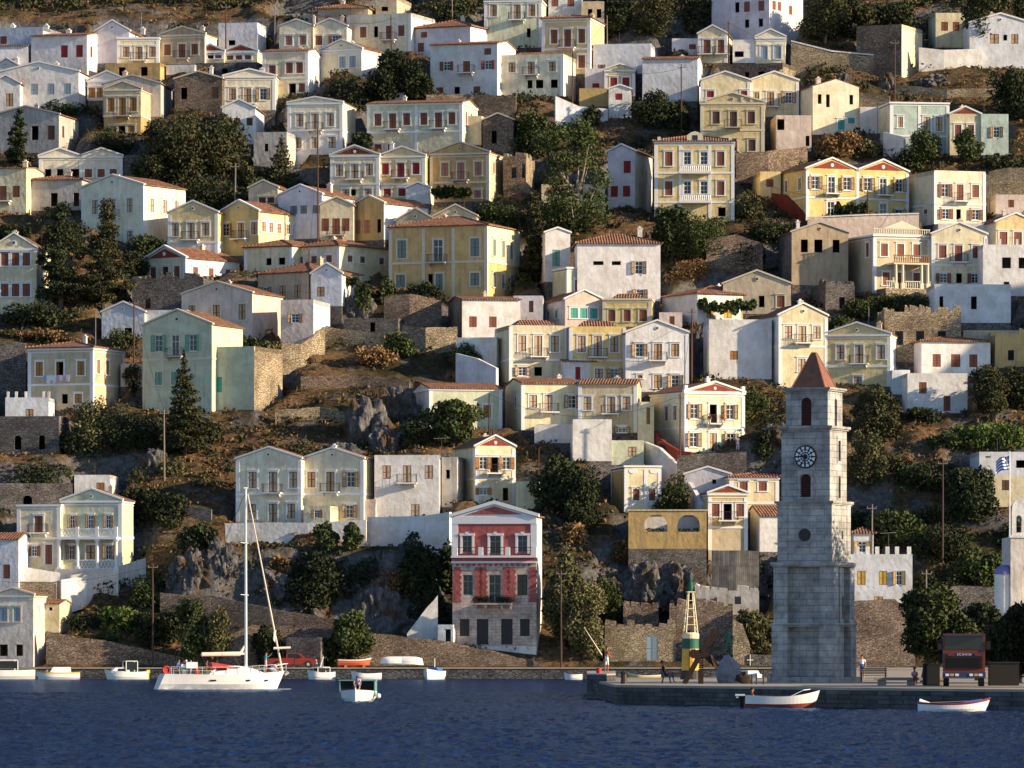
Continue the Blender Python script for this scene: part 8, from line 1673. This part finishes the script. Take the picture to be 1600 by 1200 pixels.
for i in range(nx_):
    for j in range(nz_):
        m_ = 0 if j % 2 == 0 else 1
        if i < 10 and j < 5: m_ = 1 if (i in (4, 5) or j == 2) else 0
        a_, c_, d_, e_ = i/nx_, (i+1)/nx_, j/nz_, (j+1)/nz_; P4 = [fpnt(a_, e_), fpnt(c_, e_), fpnt(c_, d_), fpnt(a_, d_)]; b.hexa(P4[:2]+[(q[0], q[1]+.012, q[2]) for q in P4[1::-1]]+[P4[3], P4[2]]+[(P4[2][0], P4[2][1]+.012, P4[2][2]), (P4[3][0], P4[3][1]+.012, P4[3][2])], m_)
b.build('flag', ['flag_blue', 'cloth_white'], fp)

# ---------------------------------------------------------------- plaza trees, utility poles, lamps, antennas
def ptree(px, D, wpx, hpx, mat, label, kind='round', lean=0):
    s = F/D; w_, h_ = wpx/s, hpx/s; t = root('tree', (P(px, 0, D).x, D, 1.2), 0, label, 'tree'); r = random.Random(px); B = blobset(kind, w_, h_, r); B = [(x+lean, y, z*1.0+h_*.04, a, b_, c) for x, y, z, a, b_, c in B]
    V = leaves(B, int(min(14000, wpx*hpx*1.0)), .17); inst('crown', npmesh('crown', V, np.arange(len(V)).reshape(-1, 4), [mat]), t)
    b = MB(); b.tube((0, 0, -.2), (lean*.4, 0, h_*.28), .34, .24, 9); 
    for q in r.sample(B, 9): b.tube((lean*.4, 0, h_*.26), (q[0], q[1], q[2]), .16, .05, 6)
    b.build('trunk', 'bark', t)
ptree(1444, 384, 150, 148, 'leaf_mid', 'spreading tree with grey trunk on the plaza left of the lorry', lean=.9)
ptree(1590, 378, 130, 120, 'leaf_dark', 'dark tree on the plaza behind the refuse container')
ptree(1530, 400, 110, 120, 'leaf_dark', 'dark tree right behind the lorry cab')
for px, D, w_, h_, lb_ in ((1700, 336, 150, 330, 'unseen young dark tree added near the water edge to shade the lorry'), (1690, 372, 160, 430, 'first tall dark tree beyond the right edge of the pier plaza'), (1800, 364, 170, 420, 'second tall dark tree beyond the right edge of the pier plaza'), (1930, 372, 180, 460, 'farthest and tallest dark tree beyond the right edge of the plaza'), (1700, 420, 180, 300, 'shorter dark tree beyond the plaza, set back from the water'), (1850, 335, 200, 380, 'broad dark tree beyond the plaza, nearest to the water')): ptree(px, D, w_, h_, 'leaf_dark', lb_, 'mass')  # the young tree is unseen, added to shade the lorry
for px, yt_, yb, lab in ((239, 880, 1040, 'tall brown utility pole on the quay left of the yacht'), (877, 890, 1040, 'brown utility pole in front of the tall olive tree'), (497, 198, 372, 'tall dark utility pole before the yellow house with maroon gable'),
    (484, 390, 474, 'dark pole in front of the low house with red roof'), (367, 255, 330, 'pale pole against the huge olive green tree clump'), (353, 6, 82, 'brown pole beside the big blank bluish block'), (429, 4, 50, 'thin pole left of the pale grey twin gables'),
    (488, 12, 82, 'dark pole between the pale grey twin gables'), (612, 24, 98, 'brown pole beside the dark bush near the top'), (220, 20, 60, 'thin pole behind the lavender gable'), (118, 22, 62, 'thin pole above the maroon shuttered house'),
    (707, -10, 42, 'thin pole above the terracotta hipped roof'), (894, 82, 184, 'brown pole at the end of the white veranda house'), (949, 24, 76, 'thin pole beside the yellow house with dusky shutters'), (1139, 32, 102, 'brown pole right of the cream twin door house'),
    (1065, 100, 208, 'brown pole in front of the windowless white house'), (1398, 62, 160, 'tall brown pole on the rocky slope under the brown stone house'), (1357, 296, 368, 'dark pole in front of the long yellow house'), (257, 640, 745, 'pale pole left of the tall narrow conifer'),
    (1062, 616, 742, 'dark brown pole at the stairs of the balcony villa'), (764, 614, 686, 'maroon pole before the sage green house'), (1081, 482, 590, 'pale brown pole left of the rough whitewashed wall'), (1473, 718, 886, 'pale pole on the dark right hillside'),
    (1362, 788, 868, 'thin pole above the battlemented house'), (209, 468, 548, 'dark pole in front of the small white gable'), (149, 486, 545, 'pale pole beneath the big pines'), (841, 700, 760, 'pale garden pole by the dark glossy bush'),
    (1357, 480, 520, 'short pole left of the roofless stone ruin'), (1389, 258, 300, 'thin pole beside the cream square house'), (1448, 890, 1000, 'short pole behind the plaza tree')):
    D = solveD(yb)-1.0; s = F/D; g = P(px, yb, D); h_ = (yb-yt_)/s; t = root('utility_pole', (g.x, g.y, g.z), 0, lab, 'utility pole'); r_ = .10 if h_ > 5 else .07
    b = MB(); b.tube((0, 0, -1.5), (rng.uniform(-.1, .1), 0, h_), r_*1.15, r_*.75, 7); b.build('pole', 'sh_dk' if 'dark' in lab or 'maroon' in lab or 'brown' in lab else 'wood_gray', t)
    if h_ > 5.5:
        b = MB(); b.box(-.55, .55, -.05, .05, h_-.5, h_-.4)
        for x in (-.5, 0, .5): b.tube((x, 0, h_-.4), (x, 0, h_-.2), .04)
        b.build('crossarm', 'wood_gray', t)
for px, yt_, yb, lab in ((690, 684, 706, 'rooftop television aerial above the sagging parapet'), (504, 655, 704, 'leaning television aerial behind the twin gabled house'), (1371, 160, 180, 'television aerial on the blue green box house'), (690-76, 214, 240, 'television aerial on the yellow house with red shutters'), (1388, 832, 862, 'thin rooftop lamp above the battlements')):
    D = solveD(yb+60 if px != 504 else 700)+3; s = F/D; t = root('television_aerial', P(px, yb, D), 0, lab, 'aerial'); h_ = (yb-yt_)/s; b = MB(); b.tube((0, 0, -2.5), (0, 0, h_), .03, n=5); b.build('mast', 'iron', t)
    b = MB(); b.tube((-.9, 0, h_-.1), (.9, 0, h_), .022, n=4)
    for i in range(6): b.tube((-.8+i*.3, -.3, h_-.05), (-.8+i*.3, .3, h_-.05), .014, n=4)
    b.build('elements', 'trim_gray', t)
def wire(a, c, sag, label):
    b = MB(); pts = []; a = P(a[0], a[1], solveD(a[2])-1); c = P(c[0], c[1], solveD(c[2])-1)
    for i in range(17): t_ = i/16; p = a.lerp(c, t_); p.z -= sag*4*t_*(1-t_); pts.append(p-a)
    b.path(pts, .022, 4); o_ = b.build('power_line', 'iron'); o_.location = a; tag(o_, label, 'cable')
wire((497, 200, 372), (484, 392, 474), .5, 'cable from the tall dark pole down past the terrace roof'); wire((1065, 104, 208), (1139, 36, 102), .8, 'cable from the windowless house pole up to the right'); wire((1139, 36, 102), (1398, 66, 160), 2.5, 'long cable over the stone walls at the upper right'); wire((894, 86, 184), (949, 28, 76), .6, 'short cable above the blank white block'); wire((353, 10, 82), (220, 24, 60), 1.2, 'cable over the stained beige house'); wire((1062, 618, 742), (764, 616, 686), 2.5, 'long cable across the pale yellow house front'); wire((1473, 722, 886), (1362, 790, 868), 1.2, 'cable over the dark right hillside'); wire((209, 470, 548), (257, 642, 745), .8, 'cable past the pale green house'); wire((239, 884, 1040), (-30, 905, 1040), 1.0, 'sagging cable from the quay pole to the left edge'); wire((894, 88, 184), (1065, 106, 208), 1.4, 'cable strung above the small yellow gable'); wire((1357, 300, 368), (1500, 312, 390), 1.0, 'cable crossing the cream square house'); wire((1081, 486, 590), (1062, 620, 742), .8, 'cable running down from the pale brown pole'); wire((1357, 302, 368), (1190, 286, 320), 1.0, 'cable across the long yellow house'); wire((497, 206, 372), (367, 262, 330), 1.2, 'cable past the small pointed conifer'); wire((612, 30, 98), (488, 20, 82), 1.0, 'cable over the pale grey twin gables')
